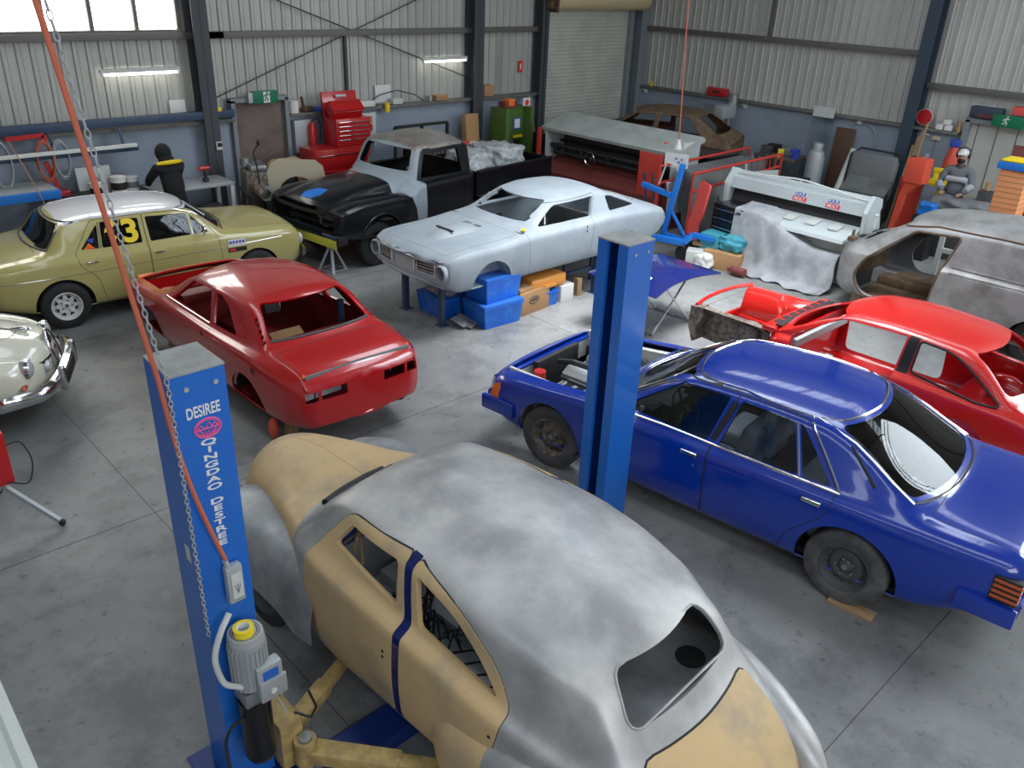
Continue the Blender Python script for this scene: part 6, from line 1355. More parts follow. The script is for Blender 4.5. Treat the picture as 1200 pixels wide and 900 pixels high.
# workbenches
def table(name, label, loc, d, h, top='galv', leg='white', rz=0, shelf=True, cat='bench', group=None):
    t = thing(name, label, cat, loc, rz, group); MB().box((0, 0, h-.025), (d[0], d[1], .05), bev=.005).build('table_top', M[top], t)
    for sx in (-1, 1):
        for sy in (-1, 1): MB().box((sx*(d[0]/2-.04), sy*(d[1]/2-.04), (h-.05)/2), (.06, .06, h-.05)).build('leg', M[leg], t)
    if shelf: MB().box((0, 0, h*.45), (d[0]-.08, d[1]-.08, .03)).build('shelf', M[leg], t)
    return t
table('workbench', 'white-framed steel bench behind the yellow car, right of the hooded person', (5.45, 13.30, 0), (1.3, .62), .98)
def bench2(): 
    t = thing('workbench', 'dark bench carrying paint tins behind the white car roof', 'bench', (4.2, 13.38, 0)); MB().box((0, 0, .96), (1.15, .6, .05), bev=.005).build('table_top', M['dark_grey'], t)
    for sx in (-1, 1):
        for sy in (-1, 1): MB().box((sx*.52, sy*.25, .47), (.06, .06, .94)).build('leg', M['mid_grey'], t)
bench2()
def bench3():
    t = thing('workbench', 'bright blue topped bench at the far left under the hoses', 'bench', (2.6, 13.35, 0)); MB().box((0, 0, 1.14), (1.75, .75, .12), bev=.005).build('table_top', M['sky_blue'], t); MB().box((0, .02, 1.203), (1.70, .70, .006)).build('worn_top_sheet', M['galv'], t)
    for sx in (-1, 1):
        for sy in (-1, 1): MB().box((sx*.82, sy*.32, .54), (.07, .07, 1.08)).build('leg', M['blue_steel'], t)
bench3()
def tin(name, label, cat, x, y, z, r, h, m='white', band='print_blue', lid=True, group=None):
    t = thing(name, label, cat, (x, y, z), 0, group); MB().lathe([(.001, 0), (r, 0), (r, h), (r*1.03, h), (r*1.03, h+.01), (.001, h+.01)], n=20).build('can', M[m], t)
    if band: MB().lathe([(r*1.004, h*.25), (r*1.008, h*.26), (r*1.008, h*.70), (r*1.004, h*.71)], n=20).build('printed_band', M[band], t)
    return t
for x, y, r_, h, bd, lb in ((4.02, 13.20, .085, .19, 'black', 'white paint tin with a dark label, leftmost on the bench behind the white roof'), (4.36, 13.22, .11, .24, 'black', 'large white paint tub with black band in the middle of the bench tins'), (4.58, 13.30, .10, .20, 'mid_grey', 'white tub with grey band nearest the hooded person'), (4.20, 13.38, .08, .22, None, 'plain white plastic tub behind the paint tins')): tin('paint_tin', lb, 'tin', x, y, .985, r_, h, 'white', bd)
sheet('backing_board', 'cream printed board leaning on the wall behind the paint tins', 'board', (4.15, 13.62, 1.16), (.50, .02, .34), 'off_white', 0, R(-8)); tin('thinner_can', 'small dark red can between the paint tins', 'can', 4.48, 13.40, .985, .045, .22, 'oxide', None)
t = thing('angle_drill', 'red cordless drill standing on the steel bench', 'drill', (5.72, 13.22, .98)); b = MB(); b.box((0, 0, .03), (.09, .07, .06), bev=.01); b.box((0, 0, .12), (.035, .045, .14), bev=.01); b.build('handle', M['black'], t); b = MB(); b.cyl((-.10, 0, .22), (.07, 0, .22), .035, n=14); b.build('drill_body', M['tool_red'], t); MB().cyl((.07, 0, .22), (.13, 0, .22), .018, .010, 10).build('chuck', M['dark_grey'], t)
sheet('blue_crate', 'blue plastic crate on the shelf of the white-framed bench', 'crate', (5.25, 13.15, .55), (.34, .26, .18), 'tub_lid'); sheet('storage_tin', 'dark storage box on the shelf of the white-framed bench', 'box', (5.72, 13.15, .54), (.34, .26, .16), 'dark_grey')
t = thing('hoist_bracket', 'red swing-arm bracket on the blue beam at far left', 'bracket', (3.05, 13.62, 1.50)); b = MB(); b.beam((0, -.05, .34), (.50, -.05, .36), .05, .06); b.beam((.50, -.05, .36), (.50, -.05, .24), .05, .06); b.build('top_arm', M['tool_red'], t); b = MB(); b.beam((.46, -.05, -.02), (.56, -.05, -.42), .05, .06); b.build('lower_arm', M['tool_red'], t); MB().box((.56, -.02, -.50), (.30, .2, .10), bev=.02).build('reel_base', M['tool_red'], t)
for i, (x, rr, mm, lb) in enumerate(((3.50, .17, 'hose_orange', 'coiled orange-brown hose hanging left of the red bracket arm'), (3.72, .16, 'galv', 'coiled pale grey hose hanging right of the red bracket arm'), (2.93, .20, 'galv', 'grey hose loop at the very left edge above the blue bench'))):
    t = thing('hose_coil', lb, 'hose', (x, 13.60, 1.50)); pts = []
    for k in range(70): a = 2*pi*k/16; pts.append((rr*(.62+.03*(k % 5)/5)*cos(a), -.02-.0015*k, (rr*1.55+.02*((k//16) % 3))*sin(a)))
    MB().tube(pts, .011, 6).build('hose', M[mm], t)
t = thing('hanging_cord', 'thin tan cord hanging from the red bracket', 'cord', (0, 0, 0)); MB().tube([(3.07, 13.50, 1.82), (3.12, 13.10, 1.5), (3.20, 12.88, 1.1), (3.24, 12.85, .5)], .008, 5).build('cord', M['card'], t)
t = thing('spray_can', 'small yellow level tool lying on the blue beam near the column', 'tool', (6.22, YW-.22, 2.01)); MB().box((0, 0, 0), (.22, .05, .06), bev=.008).build('body', M['yellow'], t)
t = thing('power_point', 'white power point with dark plugs on the column base', 'power point', (6.20, YW-.27, 1.44)); MB().box((0, 0, 0), (.10, .03, .13), bev=.005).build('plate', M['white'], t); MB().box((0, -.03, .02), (.07, .04, .06), bev=.008).build('plug', M['black'], t)
# engine, wings by the brown door
t = thing('engine', 'greasy engine and gearbox with a long gear lever in front of the brown door', 'engine', (6.42, 12.95, 0), R(-15)); b = MB(); b.box((0, 0, .98), (.34, .52, .34), bev=.05); b.cyl((0, -.28, .92), (0, -.66, .86), .12, .06, 14); b.cyl((.16, .0, 1.0), (.24, 0, 1.0), .07, n=14); b.build('engine_block', M['rusty_steel'], t)
b = MB(); b.box((.05, 0, 1.20), (.26, .46, .10), bev=.03); b.cyl((-.1, .1, 1.2), (-.1, .1, 1.32), .08, n=14); b.build('rocker_cover', M['steel'], t); b = MB(); b.tube([(0, -.42, .95), (-.02, -.44, 1.25), (-.06, -.44, 1.50), (.02, -.44, 1.62)], .012, 6); b.ball((.03, -.44, 1.65), (.03, .03, .05), 10); b.build('gear_lever', M['black'], t)
MB().lathe([(.07, 0), (.12, 0), (.12, .03), (.07, .03), (.07, 0)], (.13, -.30, .80), 'Y', 20).build('pulley_ring', M['galv'], t)
b = MB(); 
for sx in (-1, 1):
    for sy in (-1, 1): b.beam((sx*.22, sy*.25, 0), (sx*.14, sy*.20, .82), .05, .05)
b.box((0, 0, .80), (.40, .54, .04)); b.build('engine_stand', M['dark_grey'], t)
def wing_panel(label, loc, rz, s, m, group=None):
    t = thing('car_wing', label, 'car wing', loc, rz, group); o = rpoly([(-.42, 0, .02), (-.46, .42, .1), (-.30, .62, .12), (.40, .58, .1), (.50, .30, .06), (.46, .02, .02), (.40, .0, .02)], .05); arch_ = [(.38-.36*(1-cos(pi*i/10)), .0+.34*sin(pi*i/10)) for i in range(11)]
    P_ = [(-.46, .05), (-.48, .42), (-.40, .56), (-.26, .64), (.36, .60), (.48, .50), (.52, .30), (.50, .0)]+[(.36, 0)]+[(.02+.33*cos(pi*i/10), .33*sin(pi*i/10)) for i in range(11)]
    rings = []
    for dy, k in ((.0, 1), (.06, .99), (.16, .93), (.24, .86)): rings.append([(x*s*k, dy*s, (z*k+.02*(1-k))*s) for x, z in P_])
    b = MB(); b.loft(rings, caps=False); n = len(P_); b.add([(x*s, 0, z*s) for x, z in P_], [list(range(n))]); b.build('wing_skin', M[m], t, 50); return t
dm('beige_paint', (.52, .45, .33), .4); wing_panel('pale beige car wing standing against the engine by the brown door', (6.98, 12.58, .72), R(-25), .95, 'beige_paint'); wing_panel('tan primed car wing propped left of the red tool chests', (7.28, 13.42, .74), R(165), .68, 'tan_primer')
for x, y, lb in ((6.98, 12.68, 'dark trestle carrying the beige wing'), (7.28, 13.38, 'dark trestle carrying the tan wing')): t = thing('trestle', lb, 'trestle', (x, y, 0)); MB().box((0, 0, .69), (.62, .28, .05)).build('top', M['dark_grey'], t); [MB().box((sx*.28, 0, .335), (.05, .26, .67)).build('leg', M['dark_grey'], t) for sx in (-1, 1)]
sheet('number_plate', 'blue and white sticker plate low in front of the beige wing', 'plate', (6.62, 12.38, .78), (.24, .01, .20), 'print_blue', R(-20))
# red tool chests
def chest(name, label, loc, d, rows, m='tool_red', hand_='chrome', rz=0, lid=False):
    t = thing(name, label, 'tool chest', loc, rz); w, dp, h = d; MB().box((0, 0, h/2), (w, dp, h), bev=.01).build('cabinet', M[m], t); n = rows
    for i in range(n):
        zz = .04+(h-.08)*(i+.5)/n; dr_ = MB().box((0, -dp/2-.005, zz), (w-.06, .02, (h-.08)/n-.012), bev=.003).build('drawer', M[m], t); MB().box((0, -dp/2-.022, zz+(h-.08)/n*.28), (w-.10, .014, .018), bev=.003).build('handle', M[hand_], dr_)
    if lid:
        l = MB().box((0, dp/2+.02, h+.20), (w, .05, .42), rot=Matrix.Rotation(R(-10), 4, 'X'), bev=.01).build('lid', M[m], t); MB().box((0, dp/2-.03, h+.34), (w*.3, .02, .04), rot=Matrix.Rotation(R(-10), 4, 'X')).build('badge', M['galv'], l)
        b = MB(); b.box((-w*.05, 0, h+.14), (w*.9, .20, .22), rot=Matrix.Rotation(R(-50), 4, 'X'), bev=.006); tr = b.build('tool_tray', M[m], t); b = MB()
        for i in range(12): x = -w*.45+w*.075*i; b.beam((x, -.12, h+.10), (x, -.02, h+.24), .014, .01)
        b.build('spanners', M['chrome'], tr)
    return t
chest('tool_chest', 'wide low red tool cabinet with open tool tray below the upper chest', (8.20, 13.28, .62), (1.15, .52, .68), 2); chest('tool_chest', 'upper red tool chest with open lid and chrome spanners', (8.52, 13.34, 1.31), (.72, .42, .46), 5, lid=True)
chest('tool_chest', 'hidden lower red roller cabinet under the wide chest', (8.20, 13.28, .0), (1.15, .52, .61), 3)
t = thing('fire_extinguisher', 'red fire extinguisher hanging left of the red tool chests', 'extinguisher', (8.02, 13.72, 1.20)); b = MB(); b.lathe([(.001, 0), (.08, .01), (.08, .36), (.05, .44), (.025, .47)], n=18); b.build('cylinder', M['tool_red'], t); MB().tube([(0, 0, .47), (.12, -.02, .55), (.16, -.02, .40), (.14, -.02, .10)], .012, 6).build('hose', M['black'], t)
sheet('white_switchboard', 'pale grey switchboard box on the block wall between door and red chests', 'switchboard', (7.86, YW-.07, 1.42), (.32, .13, .56), 'galv'); tin('paint_tin', 'lilac-white tub standing on the ledge right of the brown door', 'tin', 7.74, YW-.08, 1.828, .085, .20, 'white', None)
t = thing('sander', 'brown leather-coloured hand tool lying on the ledge beside the white tub', 'tool', (8.0, YW-.08, 1.83)); b = MB(); b.box((0, 0, .05), (.24, .10, .08), rz=.3, bev=.02); b.beam((-.06, 0, .06), (-.10, 0, .26), .05, .04, .01); b.build('body', M['brown'], t)
t = thing('dish', 'blue shallow dish on the ledge left of the red chest lid', 'dish', (8.26, YW-.08, 1.828)); MB().lathe([(.001, 0), (.14, 0), (.16, .05), (.15, .05), (.13, .012), (.001, .012)], n=24).build('bowl', M['print_blue'], t)
for i, (x, w, mm, lb) in enumerate(((9.25, .34, 'white', 'stack of white manuals on the ledge right of the red chest'), (9.95, .22, 'off_white', 'pale box on the ledge under the paper notice'), (11.05, .30, 'card', 'brown cardboard tray on the ledge left of the middle column'), (10.75, .06, 'galv', 'short grey cylinder on the ledge'), (12.30, .26, 'card', 'cardboard box on the ledge right of the middle column'))):
    sheet('ledge_item', lb, 'box', (x, YW-.08, 1.828+.06+(.06 if i == 4 else 0)), (w, .14, .10+(.12 if i == 4 else 0)), mm)
tin('brass_tin', 'yellow-gold tin hanging at the ledge edge right of the manuals', 'tin', 9.66, YW-.2, 1.72, .05, .16, 'yellow', None); t = thing('curved_pipe', 'long curved grey pipe lying over the ledge beside the paper notice', 'pipe', (0, 0, 0)); MB().tube([(9.2, YW-.1, 1.86), (9.6, YW-.06, 2.02), (10.0, YW-.05, 2.08), (10.4, YW-.08, 1.98), (10.6, YW-.1, 1.86)], .012, 6).build('pipe', M['dark_grey'], t)
# rack, bench and boxes seen over the pickup
t = thing('panel_rack', 'dark rack of ribbed panels standing behind the pickup cab', 'rack', (9.98, 12.95, 0)); b = MB(); b.box((0, .1, .02), (1.3, .5, .04)); [b.beam((x, .1, .02), (x, .1, 1.55), .05, .05) for x in (-.62, 0, .62)]; b.beam((-.62, .1, 1.55), (.62, .1, 1.55), .05, .05); b.build('frame', M['black'], t)
for i in range(3): MB().box((-.4+.4*i, 0, .75), (.36, .02, 1.1), rot=Matrix.Rotation(R(-10), 4, 'X'), bev=.01).build('panel', M['dark_grey'], t)
b = MB(); [b.beam((-.55+.1*i, -.12, .4), (-.50+.1*i, -.04, 1.15), .02, .02) for i in range(12)]; b.build('ribs', M['mid_grey'], t)
for i, (x, z, mm, lb) in enumerate(((9.25, 1.62, 'card', 'small jar with tan lid on the shelf right of the red chest, upper'), (9.25, 1.48, 'tool_red', 'small red jar on the shelf right of the red chest, middle'), (9.25, 1.34, 'white', 'small white jar on the shelf right of the red chest, lower'))): tin('jar', lb, 'jar', x, 13.70, z-.06, .05, .10, mm, None)
sheet('jar_shelf', 'narrow white wall shelf unit behind the pickup windscreen', 'shelf', (9.28, 13.83, 1.42), (.30, .14, .60), 'off_white')
table('workbench', 'steel bench with papers beyond the pickup cab', (11.3, 13.45, 0), (1.2, .6), 1.02, 'mid_grey', 'dark_grey')
for i, (x, w, mm, h, rz, lb) in enumerate(((10.85, .24, 'cyan', .05, .3, 'teal booklet on the bench beyond the pickup'), (11.02, .26, 'white', .03, -.4, 'white papers on the bench beyond the pickup'), (11.3, .28, 'salmon', .04, .5, 'red and white leaflet on the bench beyond the pickup'), (11.52, .22, 'white', .03, -.2, 'white sheets at the right end of the bench beyond the pickup'))): sheet('booklet', lb, 'paper', (x, 13.35, 1.02+h/2), (w, .18, h), mm, rz)
sheet('carton', 'tall brown carton standing on the bench in front of the middle column', 'carton', (11.58, 13.50, 1.30), (.34, .14, .54), 'card', 0, R(-6))
# green machine
t = thing('ironworker', 'green metalworking machine with yellow and blue stickers beside the shutter', 'machine', (12.42, 13.15, 0)); b = MB(); b.box((-.33, 0, .85), (.12, .5, 1.7), bev=.01); b.box((.36, 0, .85), (.10, .5, 1.7), bev=.01); b.box((0, .12, 1.36), (.62, .30, .66), bev=.01); b.box((0, 0, .45), (.7, .5, .10)); b.box((.0, .1, .2), (.62, .36, .4)); b.build('frame', M['green'], t)
MB().box((.12, -.04, 1.36), (.20, .006, .24)).build('blue_notice', M['print_blue'], t); MB().box((.12, -.045, 1.36), (.15, .006, .18)).build('notice_paper', M['white'], t); MB().box((-.20, -.04, 1.30), (.15, .006, .10), bev=.002).build('yellow_sticker', M['yellow'], t); MB().box((-.22, -.04, 1.52), (.08, .006, .09)).build('meter', M['galv'], t); b = MB(); b.box((.03, -.10, .86), (.42, .3, .04)); b.box((-.15, -.05, 1.02), (.06, .06, .3)); b.build('work_table', M['dark_grey'], t); b = MB(); b.box((.15, -.03, 1.10), (.24, .05, .05)); b.build('yellow_guard', M['yellow'], t)
t = thing('parts_bin', 'red and orange box on top of the green machine', 'box', (12.30, 13.15, 1.70)); MB().box((0, 0, .06), (.34, .2, .12), bev=.01).build('box', M['oxide'], t); MB().box((.0, -.02, .10), (.16, .2, .14), bev=.01).build('bottle', M['orange'], t)
t = thing('notice_disc', 'red and white round warning plate on top of the green machine', 'sign', (12.76, 13.08, 1.78)); MB().box((0, 0, 0), (.20, .02, .16), bev=.01).build('plate', M['white'], t); MB().ball((0, -.012, -.01), (.06, .006, .06), 14).build('red_disc', M['print_red'], t)
t = thing('timber_post', 'pale timber prop leaning beside the shutter', 'timber', (13.30, 13.35, 0)); MB().beam((0, 0, 0), (.02, .25, 1.80), .09, .05).build('prop', M['wood'], t); MB().beam((.12, 0, 0), (.12, .2, 1.25), .08, .04).build('short_offcut', M['wood'], t)
t = thing('red_cage_panel', 'black panel between two orange-red perforated uprights left of the press', 'panel', (13.0, 12.95, 0)); b = MB(); b.box((0, .30, .60), (.05, .08, 1.2)); b.box((0, -.42, .62), (.05, .08, 1.24)); b.build('upright', M['frame_red'], t); MB().box((.01, -.06, .66), (.03, .64, 1.0)).build('black_sheet', M['black'], t)
# press brake
t = thing('folding_press', 'long press with pale sloping cover and maroon base beyond the fastback', 'press', (12.9, 10.65, 0)); b = MB(); b.prism([(-.42, 1.42), (.35, 1.66), (.42, 1.62), (.42, 1.56), (-.40, 1.36)], 'Y', -1.72, 1.68); b.build('sloping_cover', M['machine_grey'], t)
[MB().prism([(-.32, .3), (.4, .3), (.42, 1.56), (-.36, 1.37)], 'Y', y-.03, y+.03).build('side_frame', M['machine_pale'], t) for y in (1.58, -1.60)]
b = MB(); b.box((-.44, 1.70, .72), (.08, .06, 1.36)); b.build('red_end_upright', M['frame_red'], t); b = MB(); b.box((-.58, -1.30, .95), (.03, .52, .90), bev=.005); b.build('red_end_panel', M['frame_red'], t)
MB().box((.20, 0, 1.05), (.12, 3.1, .5)).build('ram', M['dark_grey'], t); b = MB(); b.box((-.02, 0, .30), (.6, 3.2, .6)); b.prism([(-.62, .55), (-.62, .62), (-.05, .86), (-.02, .62)], 'Y', -1.5, 1.5); b.build('base', M['oxide'], t)
b = MB(); b.cyl((-.28, 1.5, 1.08), (-.28, -1.5, 1.08), .045, n=12); b.cyl((-.36, 1.3, .98), (-.36, -1.4, .98), .03, n=10); [b.box((-.30, y, 1.03), (.16, .07, .2), bev=.01) for y in (1.3, .6, -.1, -.9, -1.3)]; [b.box((-.05, -1.4+.08*i, 1.16), (.12, .03, .05)) for i in range(36)]; b.build('shaft_gear', M['black'], t)
b = MB(); pts = [(-.50, .25+.12*cos(a), 1.02+.12*sin(a)) for a in [2*pi*i/18 for i in range(18)]]; b.tube(pts, .012, 6, True); [b.beam((-.50, .25, 1.02), p, .014, .014) for p in pts[::6]]; b.cyl((-.52, .25, 1.02), (-.34, .25, 1.02), .02, n=8); b.build('hand_wheel', M['chrome'], t)
MB().lathe([(.001, .035), (.04, .03), (.055, .0)], (-.1, -1.25, 1.50), 'Z', 14).build('red_beacon', M['coral'], t); MB().box((-.05, -1.68, 1.50), (.3, .04, .18), bev=.01).build('end_bracket', M['off_white'], t)
t = thing('white_notice', 'white printed card fixed at the near end of the long press', 'notice', (12.25, 8.75, 1.38)); MB().box((0, 0, 0), (.02, .42, .24), rz=R(20)).build('card', M['white'], t); b = MB(); [b.box((-.013, .12-.06*i, .03-.05*(i % 2)), (.004, .04, .03), rz=R(20)) for i in range(5)]; b.build('printed_marks', M['tub_lid'], t)
sheet('black_bin', 'dark open skip box behind the near end of the press', 'box', (14.1, 9.40, .62), (1.0, .8, 1.2), 'black_paint')
# sheet rack with red frame
t = thing('sheet_rack', 'red framed rack holding grey metal sheets on edge', 'rack', (13.2, 8.42, 0), 0)
b = MB()
for y in (.42, -.30): b.tube([(-1.3, y, .05), (-1.3, y, 1.30), (1.5, y, 1.34), (1.5, y, .05)], .025, 8); b.tube([(-1.3, y, 1.0), (1.5, y, 1.12)], .022, 8)
for x in (-1.3, -.4, .6, 1.5): b.tube([(x, .42, .1), (x, -.30, .1)], .025, 8)
for k in range(4): b.tube([(.9+.2*k, -.30, 1.12), (.9+.2*k, -.30, 1.34)], .012, 6)
b.build('frame', M['frame_red'], t)
for i in range(5): s2 = sheet('metal_sheet', ['large grey metal sheet at the front of the red rack', 'second grey metal sheet in the red rack', 'third grey metal sheet in the red rack', 'fourth grey metal sheet in the red rack', 'rearmost grey metal sheet in the red rack'][i], 'metal sheet', (13.2+.04*i, 8.20+.11*i, .72), (2.3-.1*i, .012, 1.1), 'sheet_metal', R(0), R(-6), 0, 'metal sheets in the red rack')
for i, (x, y, l, mm, lb) in enumerate(((13.6, 8.05, 1.3, 'galv', 'long steel bar leaning on the sheets, left of the pair'), (13.75, 7.98, 1.45, 'steel', 'long steel bar leaning on the sheets, right of the pair'), (12.9, 8.0, .8, 'mid_grey', 'short dark bar leaning on the front sheet'), (11.92, 8.95, 1.15, 'blue_steel', 'dark blue strip leaning in the press end, left'), (12.02, 8.85, 1.15, 'dark_grey', 'dark strip leaning in the press end, right'))):
    t = thing('metal_bar', lb, 'bar', (x, y, 0)); MB().beam((0, 0, 0), (-.04+.1*(i == 0), .18, l), .05, .03).build('bar', M[mm], t)
sheet('cleat_board', 'grey board with red clamps hanging at the near end of the rack', 'board', (13.6, 7.75, .62), (.5, .03, 1.22), 'machine_grey', R(-20)); b_ = thing('clamps', 'row of small red and blue clamps on the grey board', 'clamps', (13.55, 7.70, .8)); [MB().tube([(-.15+.1*i, -.03, .35), (-.15+.1*i, -.05, .0), (-.12+.1*i, -.03, -.2)], .012, 5).build('clamp', M['oxide' if i % 2 else 'print_blue'], b_) for i in range(4)]
# engine crane
t = thing('engine_crane', 'bright blue engine crane with V feet behind the fastback tail', 'engine crane', (11.35, 8.1, 0), R(0)); b = MB(); b.beam((0, .10, .32), (.02, -.12, 1.55), .09, .07, .006); b.build('mast', M['sky_blue'], t); MB().beam((-.02, .62, 1.10), (.0, .02, 1.02), .09, .08, .006).build('boom', M['sky_blue'], t)
b = MB(); b.beam((-.25, .35, .32), (.02, -.32, .30), .09, .10, .006); b.beam((.02, -.32, .30), (.12, -.42, .44), .09, .09, .006); b.beam((.12, -.42, .44), (.22, -.80, .42), .09, .08, .006); b.beam((0, .1, .36), (.1, -.25, .34), .05, .05); b.build('foot_beam', M['sky_blue'], t)
b = MB(); b.beam((.02, -.02, .75), (.12, -.28, .36), .04, .04); b.build('brace', M['sky_blue'], t); MB().tube([(0, .3, 1.15), (-.05, .15, 1.55), (.0, .0, 1.52), (.03, -.1, 1.3)], .015, 6).build('hose', M['off_white'], t); MB().cyl((-.02, .1, 1.08), (-.02, .1, 1.22), .04, n=12).build('pump', M['chrome'], t)
for x, y in ((-.25, .35), (.22, -.80), (.02, -.32)): MB().cyl((x-.03, y, .12), (x+.03, y, .12), .12, n=14).build('castor', M['black'], t); MB().beam((x, y, .16), (x, y, .30), .05, .05).build('castor_fork', M['steel'], t)
t = thing('red_car_wing', 'coral red plastic car wing standing upright behind the blue crane', 'car wing', (11.80, 7.92, .25), R(-20)); b = MB(); P_ = rpoly([(-.16, .95), (.12, .98), (.15, .40), (.20, .25), (.12, 0), (-.12, -.02), (-.08, .25), (-.14, .45)], .05); b.prism(P_, 'X', -.02, .02, T=Matrix.Rotation(R(8), 4, 'Y')); b.build('panel', M['coral'], t, 50); MB().box((0, 0, -.12), (.2, .3, .24)).build('rest_block', M['black'], t)
# clutter between crane and drawers
for nm, lb, cat, loc, d, mm, rz in (('yellow_level', 'yellow spirit level standing on end beside the black drawers', 'spirit level', (12.05, 7.62, .42), (.05, .12, .84), 'yellow', .1), ('carton', 'open brown carton on the floor below the black drawers', 'carton', (11.62, 7.12, .14), (.34, .62, .28), 'card', .2), ('crate', 'teal crate with white rags behind the crane foot', 'crate', (11.72, 7.42, .25), (.36, .34, .5), 'cyan', .1), ('small_box', 'white and black box on the floor beside the teal crate', 'box', (11.38, 7.52, .12), (.26, .28, .24), 'off_white', .5), ('offcut', 'brown timber offcut leaning over the small boxes', 'timber', (11.6, 7.45, .30), (.10, .5, .06), 'wood', .3)): sheet(nm, lb, cat, loc, d, mm, rz)
lumpy('checked_cloth', (11.72, 7.05, .40), (.32, .42, .26), M['cyan'], 'crumpled teal checked cloth on the brown carton', 'cloth', 9, .2, 4); lumpy('white_rag', (11.32, 7.30, .12), (.22, .24, .24), M['white'], 'small white rag heap at the foot of the crane', 'rag', 11, .2, 3); t = thing('bottle', 'red plastic bottle lying on the floor beside the grey cloth', 'bottle', (11.42, 6.72, .08)); MB().lathe([(.001, -.14), (.07, -.13), (.075, .08), (.03, .14), (.03, .18), (.001, .18)], axis='Y', n=16).build('bottle_body', M['oxide'], t)
# black drawers under the cloth
c_ = chest('drawer_cabinet', 'black five-drawer tool cabinet half covered by the grey cloth', (12.08, 7.30, .10), (.62, .46, .83), 5, 'black_paint', 'chrome', R(-90-8)); [MB().cyl((x, y, -.09), (x, y, .0), .05, n=12).build('castor', M['black'], c_) for x in (-.27, .27) for y in (-.2, .2)]
def drape():
    U, V = 40, 26; vs = []; rnd = random.Random(4)
    path = [(12.30, .99), (12.1, .965), (11.84, .955), (11.78, .70), (11.76, .40), (11.70, .12), (11.56, .03)]
    fx = K([(i, p[0]) for i, p in enumerate(path)]); fz = K([(i, p[1]) for i, p in enumerate(path)])
    for i in range(U+1):
        y = 7.18-1.82*i/U; s_ = i/U; drop = 1-.16*s_
        for j in range(V+1):
            v = (len(path)-1)*j/V; x = fx(v); z = fz(v); f = max(0, v-2)/4
            z2 = z if s_ < .25 else z*(1-.38*min(1, (s_-.25)/.5)*(1 if v < 5 else .4))
            fold = .045*sin(i*.85+1.4*sin(v))*f+.03*sin(i*.37+v)*f; x2 = x+fold-.10*f*s_; vs.append((x2+.28*(s_**2)*.3, y+.05*sin(v*1.3+i*.3)*f, max(.012, z2+.012*sin(i*1.1)*f)))
    fs = [[i*(V+1)+j, (i+1)*(V+1)+j, (i+1)*(V+1)+j+1, i*(V+1)+j+1] for i in range(U) for j in range(V)]
    n = len(vs); vs2 = vs+[(x+.006, y, z-.006) for x, y, z in vs]; fs2 = fs+[[q+n for q in f[::-1]] for f in fs]; o = MB().add(vs2, fs2).build('dust_sheet', M['cloth_grey'], ang=80, fix=False); tag(o, 'pale grey dust sheet draped over the black cabinet and the folding machine', 'dust sheet')
drape()
# pan brake folding machine
t = thing('pan_brake', 'pale grey sheet folding machine with two blue and red stickers', 'folding machine', (12.6, 6.50, 0)); b = MB(); b.prism([(-.14, 1.10), (-.10, 1.28), (.22, 1.34), (.26, 1.20), (.10, 1.08)], 'Y', -1.22, 1.28); b.build('top_beam', M['machine_pale'], t, 20)
MB().prism([(-.10, .86), (-.02, 1.08), (.10, 1.08), (.10, .80)], 'Y', -1.2, 1.2).build('clamp_gap', M['black'], t); tb = MB().prism([(-.72, .78), (-.70, .83), (-.08, .92), (-.06, .80)], 'Y', -1.16, .46).build('folding_leaf', M['machine_pale'], t, 20)
[MB().box((-.34, y, .905), (.24, .16, .02), rot=Matrix.Rotation(R(-8), 4, 'Y')).build('finger_block', M['off_white'], tb) for y in (.30, -.08, -.46, -.84)]
[MB().prism([(-.20, .3), (-.26, 1.18), (-.08, 1.42), (.10, 1.38), (.30, .9), (.30, .3)], 'Y', y-.03, y+.03).build('side_plate', M['machine_pale'], t, 20) for y in (1.25, -1.20)]
b = MB(); b.box((0, 0, .40), (.5, 2.3, .76)); b.box((-.45, -.25, .60), (.10, 1.8, .35)); b.build('base', M['machine_grey'], t, 20); b = MB(); [b.box((0, y, .15), (.7, .14, .30)) for y in (1.2, -1.2)]; b.build('foot', M['dark_grey'], t)
b = MB(); b.tube([(.02, 1.25, 1.32), (.0, .15, 1.42), (.0, -.05, 1.42), (.0, -1.22, 1.30)], .016, 6); b.tube([(0, .05, 1.42), (.02, .05, 1.32)], .014, 6); b.tube([(0, .25, 1.41), (.02, .35, 1.32)], .014, 6); b.build('truss_rod', M['white'], t); b = MB(); b.cyl((-.2, -1.36, 1.0), (-.2, -1.36, 1.16), .02, n=8); b.ball((-.2, -1.36, 1.18), .03, 8); b.build('handle', M['white'], t)
for i, y in enumerate((-.05, -.62)):
    fx_ = frame((0, -1, 0), (.20, 0, 1)); st = MB().box((-.128, y, 1.19), (.006, .24, .15), rot=Matrix.Rotation(R(12), 4, 'Y')).build('sticker', M['white'], t)
    text('sticker_word', 'LIQUI', M['print_blue'], .080, st, (-.126, y, 1.225), frame((0, -1, 0), (.21, 0, 1)), .002, off=.002); MB().box((-.137, y, 1.155), (.006, .235, .07), rot=Matrix.Rotation(R(12), 4, 'Y')).build('red_field', M['print_red'], st); text('sticker_word', 'MOLY', M['white'], .070, st, (-.143, y, 1.152), frame((0, -1, 0), (.21, 0, 1)), .002, off=.001)
